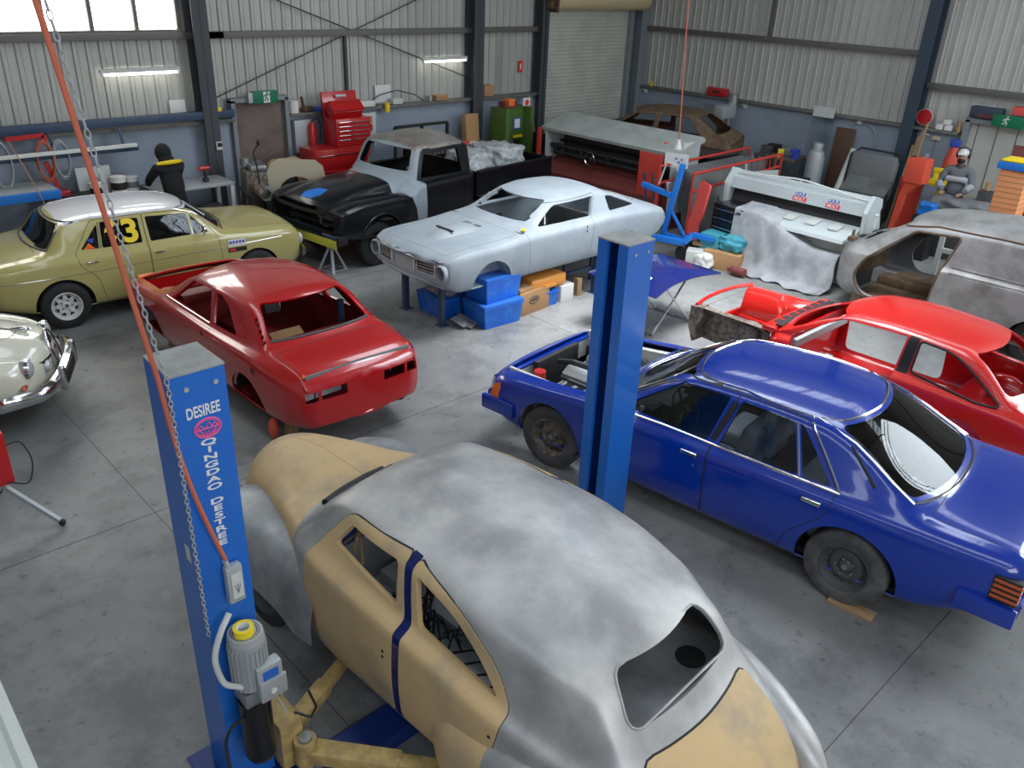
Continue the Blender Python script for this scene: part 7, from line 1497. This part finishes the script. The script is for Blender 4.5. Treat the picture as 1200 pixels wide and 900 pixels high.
# drill press, bench and vice, gas bottle
t = thing('drill_press', 'pale grey drill press standing on the right wall bench behind the rusty shell', 'drill press', (16.75, 10.75, 0)); b = MB(); b.box((0, 0, .46), (.5, .5, .92)); b.build('stand', M['dark_grey'], t); MB().cyl((.05, 0, .92), (.05, 0, 1.8), .05, n=14).build('pillar', M['steel'], t); b = MB(); b.box((-.12, 0, 1.62), (.5, .26, .28), bev=.04); b.cyl((-.22, 0, 1.5), (-.22, 0, 1.25), .05, .03, 12); b.build('head', M['galv'], t); MB().cyl((.14, 0, 1.72), (.14, 0, 1.98), .11, n=16).build('motor', M['steel'], t); MB().box((-.12, 0, 1.12), (.32, .32, .03)).build('work_table', M['steel'], t)
t = thing('tool_case', 'red plastic case on the right wall ledge above the drill press', 'case', (XW-.04, 11.42, 1.83)); MB().box((0, 0, .09), (.18, .50, .18), bev=.02).build('case', M['tool_red'], t); MB().box((-.095, 0, .10), (.02, .20, .04), bev=.005).build('handle', M['black'], t)
table('workbench', 'cluttered dark bench along the right wall left of the gas bottle', (16.75, 9.25, 0), (.7, .95), .92, 'rusty_steel', 'dark_grey')
t = thing('bench_vice', 'dark blue vice clamped on the end of the right wall bench', 'vice', (16.55, 8.86, .92)); b = MB(); b.box((0, 0, .06), (.14, .16, .12), bev=.02); b.box((-.04, 0, .16), (.12, .14, .08), bev=.01); b.box((.08, 0, .16), (.05, .14, .08), bev=.01); b.build('vice_body', M['print_blue'], t); MB().cyl((-.2, 0, .12), (-.05, 0, .12), .015, n=8).build('screw', M['steel'], t)
for i, (x, y, w, mm, lb) in enumerate(((16.9, 9.55, .26, 'black', 'black motor box on the far end of the right wall bench'), (16.6, 9.55, .22, 'dark_grey', 'dark box in the middle of the right wall bench'), (16.5, 9.15, .12, 'yellow', 'small yellow tin on the right wall bench beside the vice'), (16.9, 9.15, .26, 'mid_grey', 'grey tool box behind the yellow tin'))): sheet('bench_item', lb, 'box', (x, y, .92+.08), (w*.7, w, .16), mm, .2*i)
sheet('dark_cabinet', 'black open crate in front of the right wall bench', 'crate', (15.55, 8.55, .38), (.6, 1.0, .76), 'black')
t = thing('gas_bottle', 'tall silver gas bottle against the right wall', 'gas bottle', (16.65, 8.43, 0)); MB().lathe([(.001, .02), (.17, .03), (.18, .08), (.18, 1.02), (.14, 1.14), (.06, 1.18), (.001, 1.18)], n=24).build('cylinder', M['galv'], t); b = MB(); b.lathe([(.10, 1.14), (.11, 1.30), (.105, 1.31)], n=20); b.cyl((0, 0, 1.18), (0, 0, 1.28), .03, n=10); b.build('collar', M['galv'], t)
t = thing('glass_panel', 'leaning clear sheet with torn paper at its top beside the gas bottle', 'panel', (16.95, 8.62, 0)); MB().box((0, 0, 1.0), (.01, .5, 1.9), rot=Matrix.Rotation(R(6), 4, 'Y')).build('pane', M['clear'], t); MB().box((.08, .02, 1.86), (.02, .46, .20), rot=Matrix.Rotation(R(6), 4, 'Y')).build('torn_paper', M['off_white'], t)
sheet('brown_board', 'dark brown board leaning behind the clear sheet', 'board', (17.12, 8.15, .80), (.02, .42, 1.6), 'brown', 0, 0, R(4)); t = thing('tube', 'pale cardboard tube leaning against the right wall', 'tube', (16.35, 7.82, 0)); MB().cyl((0, 0, 0), (.62, .0, 1.25), .06, n=16).build('tube', M['off_white'], t)
t = thing('steel_ring', 'large thin steel ring hanging on the right block wall', 'ring', (XW-.03, 7.87, 1.42)); MB().tube([(0, .32*cos(2*pi*i/36), .32*sin(2*pi*i/36)) for i in range(36)], .012, 6, True).build('ring', M['galv'], t); MB().box((-.01, .08, .32), (.02, .10, .08), bev=.004).build('hook_box', M['white'], t)
t = thing('seat_back', 'grey padded bench seat back standing against the right wall', 'seat', (16.75, 7.25, .0)); MB().box((0, 0, .85), (.20, .95, .85), rot=Matrix.Rotation(R(8), 4, 'Y'), bev=.08).build('padding', M['mid_grey'], t, 60); MB().tube([(-.08, .5, .5), (.02, .50, 1.2), (.08, .35, 1.33), (.08, -.40, 1.33), (.0, -.5, 1.2)], .02, 6).build('piping', M['black'], t); MB().box((0, 0, .21), (.35, .9, .42)).build('support_crate', M['black'], t)
sheet('silver_panel', 'silver grey bonnet panel lying in front of the grey seat back', 'panel', (15.95, 6.95, .80), (.5, .85, .06), 'sheet_metal', .1, 0, R(-25)); sheet('panel_trestle', 'dark box carrying the silver panel', 'box', (16.0, 6.95, .34), (.4, .7, .66), 'dark_grey')
for i in range(4): t = thing('timber_length', ['thin timber length leaning by the blue column, farthest', 'thin timber length leaning by the blue column, second', 'thin timber length leaning by the blue column, third', 'thin timber length leaning by the blue column, nearest'][i], 'timber', (16.45, 6.42+.06*i, 0), 0, 'timber lengths by the blue column'); MB().beam((0, 0, 0), (.60, .10, 1.95-.15*i), .035, .025).build('length', M['wood'], t)
t = thing('bin', 'orange-brown bin standing at the foot of the blue column', 'bin', (16.2, 6.22, 0)); MB().lathe([(.001, 0), (.17, 0), (.22, 1.05), (.205, 1.05), (.16, .02), (.001, .02)], n=20).build('bin_body', M['frame_red'], t)
# orange kiosk
t = thing('lever_shear', 'bright orange-red box on a slanted post in front of the right wall', 'machine stand', (15.35, 5.95, 0), R(-5)); b = MB(); b.box((0, -.12, 1.38), (.26, .34, .42), bev=.012); b.build('head_box', M['frame_orange'] if 'frame_orange' in M else dm('frame_orange', (.80, .10, .05), .45), t); b = MB(); b.loft([[(-.09, .0, 1.20), (.09, .0, 1.20), (.09, -.26, 1.20), (-.09, -.26, 1.20)], [(-.05, .10, .92), (.05, .10, .92), (.05, .0, .92), (-.05, .0, .92)], [(-.05, .17, .0), (.05, .17, .0), (.05, .08, .0), (-.05, .08, .0)]]); b.build('post', M['frame_orange'], t); MB().box((0, .12, .01), (.4, .4, .02)).build('foot_plate', M['frame_orange'], t); MB().box((-.02, .0, 1.598), (.10, .05, .01)).build('slot', M['black'], t); MB().tube([(-.05, -.2, 1.60), (-.05, -.2, 1.66), (.05, -.2, 1.66), (.05, -.2, 1.60)], .01, 6).build('lifting_loop', M['galv'], t)
# man with cap
mn = thing('person', 'bearded man in grey hooded top, white cap and ear muffs, working at the right', 'person', (16.0, 5.38, 0), R(120)); 
# local frame: +y forward is towards -x world after rotation
mn.rotation_euler = (0, 0, R(100))
skinmesh('body', [(0, 0, .95), (0, .01, 1.15), (0, .02, 1.33), (0, .03, 1.45), (0, .04, 1.53), (-.11, 0, .90), (-.12, .02, .50), (-.12, 0, .08), (-.12, .12, .05), (.11, 0, .90), (.12, .02, .50), (.12, 0, .08), (.12, .12, .05)], [(0, 1), (1, 2), (2, 3), (3, 4), (0, 5), (5, 6), (6, 7), (7, 8), (0, 9), (9, 10), (10, 11), (11, 12)], [(.15, .11), (.14, .10), (.16, .11), (.10, .08), (.055, .055), (.09, .09), (.065, .065), (.045, .045), (.04, .03), (.09, .09), (.065, .065), (.045, .045), (.04, .03)], 'dark_grey', mn)
skinmesh('hooded_top', [(0, 0, .88), (0, .01, 1.12), (0, .02, 1.30), (0, .02, 1.40), (-.19, .02, 1.38), (-.26, .08, 1.16), (-.17, .30, 1.05), (.19, .02, 1.38), (.26, .08, 1.16), (.17, .30, 1.05)], [(0, 1), (1, 2), (2, 3), (3, 4), (4, 5), (5, 6), (3, 7), (7, 8), (8, 9)], [(.175, .13), (.17, .12), (.18, .125), (.12, .10), (.08, .08), (.06, .06), (.045, .045), (.08, .08), (.06, .06), (.045, .045)], 'hoodie', mn)
b = MB(); b.box((0, .03, 1.24), (.37, .265, .10), bev=.045); b.build('pale_chest_band', M['hoodie_pale'], mn, 60)
for s_ in (-1, 1): MB().tube([(s_*.255, .10, 1.14), (s_*.20, .24, 1.08)], [.068, .058], 12).build('pale_sleeve_band', M['hoodie_pale'], mn, 60); hand(mn, (s_*.165, .31, 1.045), (-.3*s_, 1, -.1), 1)
b = MB(); b.ball((0, .07, 1.63), (.078, .095, .115), 20); b.ball((0, .165, 1.62), (.013, .022, .022), 8); [b.ball((s_*.08, .06, 1.62), (.012, .02, .03), 8) for s_ in (-1, 1)]; b.cyl((0, .035, 1.46), (0, .055, 1.56), .05, n=14); hd = b.build('head', M['skin'], mn, 70)
b = MB(); b.ball((0, .115, 1.565), (.066, .062, .055), 14); b.build('beard', M['black'], mn, 70); b = MB(); [b.ball((s_*.03, .152, 1.645), (.012, .008, .008), 8) for s_ in (-1, 1)]; b.build('eyes', M['black'], hd); MB().box((0, .158, 1.588), (.04, .006, .006)).build('mouth', M['oxide'], hd)
b = MB(); b.ball((0, .065, 1.69), (.09, .105, .075), 18); b.box((0, .175, 1.685), (.13, .09, .012), rot=Matrix.Rotation(R(-12), 4, 'X'), bev=.005); b.build('cap', M['white'], mn, 60); b = MB(); [b.ball((s_*.095, .05, 1.65), (.025, .045, .05), 12) for s_ in (-1, 1)]; b.tube([(-.105, .05, 1.68), (-.08, .05, 1.76), (0, .05, 1.79), (.08, .05, 1.76), (.105, .05, 1.68)], .01, 6); b.build('ear_muffs', M['black'], mn)
lumpy('grey_rubbish', (15.5, 5.05, .82), (.5, .9, .36), M['mid_grey'], 'heap of grey and brown rags on the bench before the man', 'heap', 21, .2, 4); sheet('man_bench', 'dark bench in front of the man, beyond the van roof', 'bench', (15.5, 5.0, .32), (.6, 1.3, .62), 'dark_grey')
lumpy('blue_bag', (14.9, 5.35, .86), (.22, .28, .24), M['sky_blue'], 'bright blue bag beside the van roof', 'bag', 13, .15, 3); sheet('bag_stand', 'black box under the blue bag', 'box', (14.9, 5.35, .37), (.3, .34, .74), 'black')
t = thing('coat', 'red jacket with blue collar hanging on the wall behind the man', 'jacket', (XW-.08, 5.98, 1.02)); b = MB(); b.loft([[(0, -.14, 0), (-.10, -.05, 0), (-.10, .06, 0), (0, .16, 0)], [(0, -.15, .3), (-.12, -.05, .3), (-.12, .06, .3), (0, .15, .3)], [(0, -.08, .55), (-.07, -.03, .55), (-.07, .03, .55), (0, .08, .55)]]); b.build('jacket_body', M['salmon'], t, 60); MB().box((-.05, 0, .62), (.10, .18, .14), bev=.03).build('collar', M['print_blue'], t)
for i, (y, z, lb) in enumerate(((6.36, 1.83, 'small white box at left on the ledge left of the right door'), (6.20, 1.83, 'small white box at right on the ledge left of the right door'), (6.24, 1.93, 'white packet on top of the two small white boxes'))): sheet('small_box', lb, 'box', (XW-.05, y, z+.05), (.10, .13, .09), 'white')
tin('spray_tin', 'brown tin on the ledge nearest the right door', 'tin', XW-.05, 6.02, 1.828, .04, .18, 'card', None); t = thing('hose_reel', 'red and white round reel on the ribbed wall right of the blue column', 'reel', (XW-.0, 6.68, 2.02)); b = MB(); b.lathe([(.001, .0), (.14, 0), (.15, -.05), (.14, -.09), (.001, -.09)], axis='X', n=24); b.build('reel', M['tool_red'], t); b = MB(); b.tube([(-.06, -.08, -.12), (-.06, -.05, -.30), (-.06, -.16, -.32)], .012, 6); b.lathe([(.14, -.092), (.15, -.05), (.155, -.09)], axis='X', n=24); b.build('hose_end', M['white'], t)
t = thing('pull_switch', 'cream pull switch box below the ledge between column and right door', 'switch', (XW-.03, 6.38, 1.66)); MB().box((0, 0, 0), (.05, .16, .07), bev=.006).build('box', M['beige_paint'], t); MB().tube([(0, 0, -.03), (0, .02, -.5)], .004, 5).build('cord', M['black'], t)
for i, (y, lb) in enumerate(((13.55, 'white power point near the corner under the right ledge'), (10.70, 'white power point under the right ledge past the rusty shell'))): t = thing('power_point', lb, 'power point', (XW-.01, y, 1.70)); MB().box((0, 0, 0), (.04, .16, .08), bev=.005).build('plate', M['white'], t); MB().box((-.03, .03, -.01), (.03, .05, .05), bev=.006).build('plug', M['mid_grey'], t)
sheet('meter_box', 'black bottle shape with yellow label on the right ledge near the corner', 'bottle', (XW-.04, 13.35, 1.88), (.05, .05, .12), 'yellow'); sheet('wall_cabinet', 'grey electrical cabinet on the right block wall behind the rusty shell', 'cabinet', (XW-.08, 11.35, 1.32), (.16, .62, .62), 'frame_grey'); sheet('switch_row', 'white row of switches left of the grey electrical cabinet', 'switch', (XW-.03, 11.10, 1.50), (.05, .3, .08), 'off_white')
t = thing('tool_box', 'dark navy tool box on top of the right-hand door frame', 'tool box', (XW-.05, 5.60, 2.14)); MB().box((0, 0, .10), (.20, .55, .20), bev=.02).build('box', M['column_blue'], t); MB().box((0, 0, .22), (.05, .26, .03), bev=.008).build('handle', M['galv'], t); MB().box((-.10, -.05, .04), (.01, .34, .05)).build('red_stripe', M['oxide'], t)
sheet('case', 'red and white case right of the navy tool box over the door', 'case', (XW-.05, 5.02, 2.34), (.18, .30, .14), 'coral'); sheet('case', 'dark maroon case at the far right over the door', 'case', (XW-.05, 4.62, 2.30), (.20, .40, .18), 'oxide')
sheet('red_board', 'dark red board leaning beside the orange brick-like stack', 'board', (16.25, 4.45, .95), (.04, .55, 1.9), 'oxide', .1, 0, R(8)); tin('cup', 'paper coffee cup standing beside the dark red board', 'cup', 15.75, 4.78, 1.18, .04, .12, 'card', None); sheet('cup_stand', 'dark narrow cabinet under the coffee cup', 'cabinet', (15.75, 4.78, .585), (.2, .2, 1.17), 'dark_grey')
t = thing('spray_gun', 'small yellow power tool on the yellow bench left of the man', 'tool', (16.35, 5.88, 1.06)); b = MB(); b.box((0, 0, .08), (.07, .09, .16), bev=.02); b.box((0, -.03, .20), (.08, .18, .08), bev=.02); b.build('body', M['yellow'], t); table('workbench', 'yellow-edged small bench left of the man', (16.4, 5.95, 0), (.45, .55), 1.05, 'yellow', 'dull_yellow')
# orange stack at the right edge
t = thing('orange_stack', 'orange striped column with blue cover at the right edge', 'column', (13.62, 3.80, 0)); b = MB(); b.box((0, 0, .98), (.36, .36, 1.96), bev=.01); b.build('core', M['brick_orange'], t); b = MB(); [b.box((0, 0, .08+.075*i), (.372, .372, .010)) for i in range(25)]; b.build('mortar_line', M['card'], t); MB().box((0, 0, 2.02), (.46, .46, .10), bev=.02).build('blue_cover', M['sky_blue'], t); MB().box((0, 0, 2.09), (.40, .40, .03), bev=.01).build('yellow_top', M['yellow'], t)
# ================================================================ under the fastback
def tub(label, x, y, z, w, d, h, rz=0, lid=True, m='tub_blue'):
    t = thing('storage_tub', label, 'tub', (x, y, z), rz, 'blue plastic tubs under the grey car'); b = MB(); k = .86
    def ring(s_, zz): return [(sx*w/2*s_, sy*d/2*s_, zz) for sx, sy in ((-1, -1), (1, -1), (1, 1), (-1, 1))]
    b.loft([ring(k, 0), ring(k+.10, h*.82), ring(k+.11, h*.84)]); b.build('tub_body', M[m], t, 20); MB().box((0, 0, h*.86), (w*.99, d*.99, .025), bev=.006).build('rim', M[m], t)
    if lid: MB().box((0, 0, h*.94), (w, d, .035), bev=.012).build('lid', M['tub_lid'], t)
    b = MB(); [b.box((sx*w*.50, 0, h*.80), (.02, .14, .06), bev=.006) for sx in (-1, 1)]; b.build('side_handle', M['tub_lid'], t)
    return t
tub('blue lidded tub at the bottom of the stack of two under the front wheel arch', 7.07, 7.72, 0, .68, .50, .33, R(-3)); tub('blue lidded tub on top of the stack of two under the front wheel arch', 7.10, 7.78, .335, .66, .48, .34, R(2)); tub('blue open tub with rags between the two front stands', 6.72, 8.38, 0, .42, .60, .32, R(0), False)
tub('blue tub behind the front stands under the grey car, farthest back', 7.10, 8.45, 0, .45, .50, .32, R(5)); tub('small blue bin under the orange case', 8.05, 7.78, 0, .38, .34, .24, R(0), False)
lumpy('rag_heap', (6.72, 8.36, .33), (.28, .34, .16), M['cloth_grey'], 'grey and yellow rags in the open blue tub', 'rags', 31, .25, 3)
t = thing('carton', 'large brown cardboard carton with oval print beside the blue tubs', 'carton', (7.72, 7.80, 0), R(5)); MB().box((0, 0, .16), (.62, .42, .32), bev=.004).build('box', M['card'], t); b = MB(); b.tube([(.10*cos(a)-.02, -.212, .19+.05*sin(a)) for a in [2*pi*i/20 for i in range(20)]], .006, 5, True); b.box((-.02, -.212, .19), (.13, .003, .03)); b.build('oval_print', M['dark_grey'], t); MB().box((-.15, -.05, .35), (.34, .26, .06), rz=.1, bev=.004).build('box_flap', M['card'], t)
t = thing('case', 'orange plastic power tool case under the grey car', 'case', (8.05, 7.82, .26), R(0)); MB().box((0, 0, .09), (.70, .38, .18), bev=.05).build('case', dm('case_orange', (.70, .28, .05), .45), t, 60); MB().box((0, -.20, .05), (.22, .03, .05), bev=.01).build('handle', M['case_orange'], t)
sheet('case_crate', 'dark crate under the orange case', 'crate', (8.0, 8.10, .12), (.5, .22, .24), 'dark_grey'); sheet('white_box', 'white box beside the small blue bin under the grey car', 'box', (8.42, 7.76, .12), (.26, .28, .24), 'white'); sheet('timber_block', 'short timber block standing beside the white box', 'timber', (8.72, 7.70, .13), (.09, .09, .26), 'wood')
t = thing('flat_carton', 'torn grey flattened carton on the floor beside the front stand', 'carton', (6.62, 7.82, .02), .3); b = MB(); b.box((0, 0, .06), (.26, .22, .01), rot=Matrix.Rotation(.35, 4, 'X')); b.box((.05, -.1, .02), (.22, .16, .01), rot=Matrix.Rotation(-.1, 4, 'Y')); b.build('card', M['mid_grey'], t)
t = thing('axle_stand', 'low black stand with crossbars under the rear of the grey car', 'stand', (9.1, 8.05, 0)); b = MB(); [b.beam((sx*.3, 0, 0), (sx*.3, 0, .45), .05, .05) for sx in (-1, 1)]; b.beam((-.3, 0, .40), (.3, 0, .40), .05, .04); b.beam((-.3, 0, .2), (.3, 0, .2), .05, .04); b.build('frame', M['blue_steel'], t)
# bonnet on trestle
t = thing('trestle', 'folding chrome-legged trestle stand holding the dark blue panel', 'trestle', (8.78, 6.32, 0)); b = MB(); 
for y0 in (-.30, .30): b.tube([(-.42, y0, .01), (.30, y0*.9, .70)], .014, 8); b.tube([(.42, y0, .01), (-.30, y0*.9, .70)], .014, 8)
b.tube([(-.42, -.30, .02), (-.42, .30, .02)], .014, 8); b.tube([(.42, -.30, .02), (.42, .30, .02)], .014, 8); b.tube([(.30, -.27, .70), (.30, .27, .70)], .014, 8); b.tube([(-.30, -.27, .70), (-.30, .27, .70)], .014, 8); b.build('folding_frame', M['chrome'], t)
t = thing('bonnet_panel', 'dark blue glossy car bonnet lying on the folding trestle', 'bonnet', (8.70, 6.36, .72)); P_ = rpoly([(-.76, -.64, .04), (-.15, -.46, .3), (.35, -.45, .3), (.74, -.58, .03), (.74, .50, .06), (-.72, .56, .1)], .1, 6)
rings = [[(x*k, y*k, .075*(1-k*k)) for x, y in P_] for k in (1, .97, .8, .55, .3, .05)]; b = MB(); b.loft(rings, caps=True); b.add([(x, y, -.012) for x, y in P_], [list(range(len(P_)))[::-1]]); b.loft([[(x, y, -.012) for x, y in P_], [(x, y, 0) for x, y in P_]], caps=False); b.build('skin', M['navy'], t, 50)
b = MB(); b.ball((-.25, .12, .066), (.26, .09, .012), 16); b.build('pale_filler_patch', M['off_white'], t); b = MB(); b.ball((-.36, -.22, .052), (.14, .04, .008), 12); b.build('white_mark', M['white'], t)
# axle stand in front of pickup
t = thing('axle_stand', 'grey steel axle stand under the yellow-green front of the pickup', 'axle stand', (6.48, 10.75, 0), .3); b = MB(); [b.beam((sx*.15, sy*.15, 0), (sx*.03, sy*.03, .36), .04, .03) for sx in (-1, 1) for sy in (-1, 1)]; b.box((0, 0, .36), (.10, .10, .05)); b.tube([(-.15, -.15, .02), (.15, -.15, .02), (.15, .15, .02), (-.15, .15, .02)], .012, 6, True); b.build('stand_frame', M['galv'], t); MB().cyl((0, 0, .36), (0, 0, .48), .025, n=10).build('ratchet_post', M['galv'], t)
# skid under the blue saloon's rear wheel
t = thing('wheel_skid', 'thin worn wooden wheel skid under the rear wheel of the blue saloon', 'skid', (5.36, 1.72, 0), R(97)); MB().box((0, 0, .012), (.34, .12, .02), bev=.003).build('plate', M['wood'], t)
# red machine at the left edge
t = thing('floor_stand', 'red box on grey splayed legs cut off at the left edge', 'stand', (.90, 6.95, 0)); MB().box((0, 0, .62), (.30, .34, .46), bev=.015).build('red_box', M['tool_red'], t); b = MB(); b.beam((0, 0, .42), (.36, -.40, .03), .035, .035); b.beam((0, 0, .42), (-.4, -.2, .03), .035, .035); b.beam((0, 0, .42), (.1, .42, .03), .035, .035); b.cyl((0, 0, .34), (0, 0, .50), .04, n=12); b.build('splayed_legs', M['galv'], t); b = MB(); [b.ball(p, .03, 8) for p in ((.36, -.40, .03), (-.4, -.2, .03), (.1, .42, .03))]; b.build('foot_pad', M['black'], t)
MB().tube(sm([(.1, -.1, .70), (.24, -.12, .72), (.30, -.16, .55), (.22, -.22, .38), (.08, -.16, .42)]), .006, 6).build('cable', M['black'], t)
# pale ribbed sheet close to the camera at the bottom left corner
t = thing('ribbed_sheet', 'pale ribbed metal sheet cut off in the bottom left corner', 'metal sheet', (.128, 1.66, 2.70)); b = MB(); prof = []
for i in range(7): x = -.42+.07*i; prof += [(x, 0), (x+.03, 0), (x+.04, .015), (x+.055, .015), (x+.065, 0)]
A0 = Vector((.055, .35, -.2)); A1 = Vector((.055, -.65, .2))
n = len(prof); off = prof[-1][0]; d1 = Vector((.02, -1, 0)); vs = [(x-off+.0+.03*(1-k), .50-1.1*k, z) for k in (0, 1) for x, z in prof]; vs += [(x-off+.03*(1-k), .50-1.1*k, z-.003) for k in (0, 1) for x, z in prof]
b.add(vs, [[i, i+1, n+i+1, n+i] for i in range(n-1)]+[[2*n+i, 3*n+i, 3*n+i+1, 2*n+i+1] for i in range(n-1)]+[[n-1, 2*n-1, 4*n-1, 3*n-1]]); b.build('sheet', M['off_white'], t, 20)
t2 = MB().box((-.5, -.1, -1.38), (.06, .06, 2.64)).build('stand_post', M['dark_grey'], t)
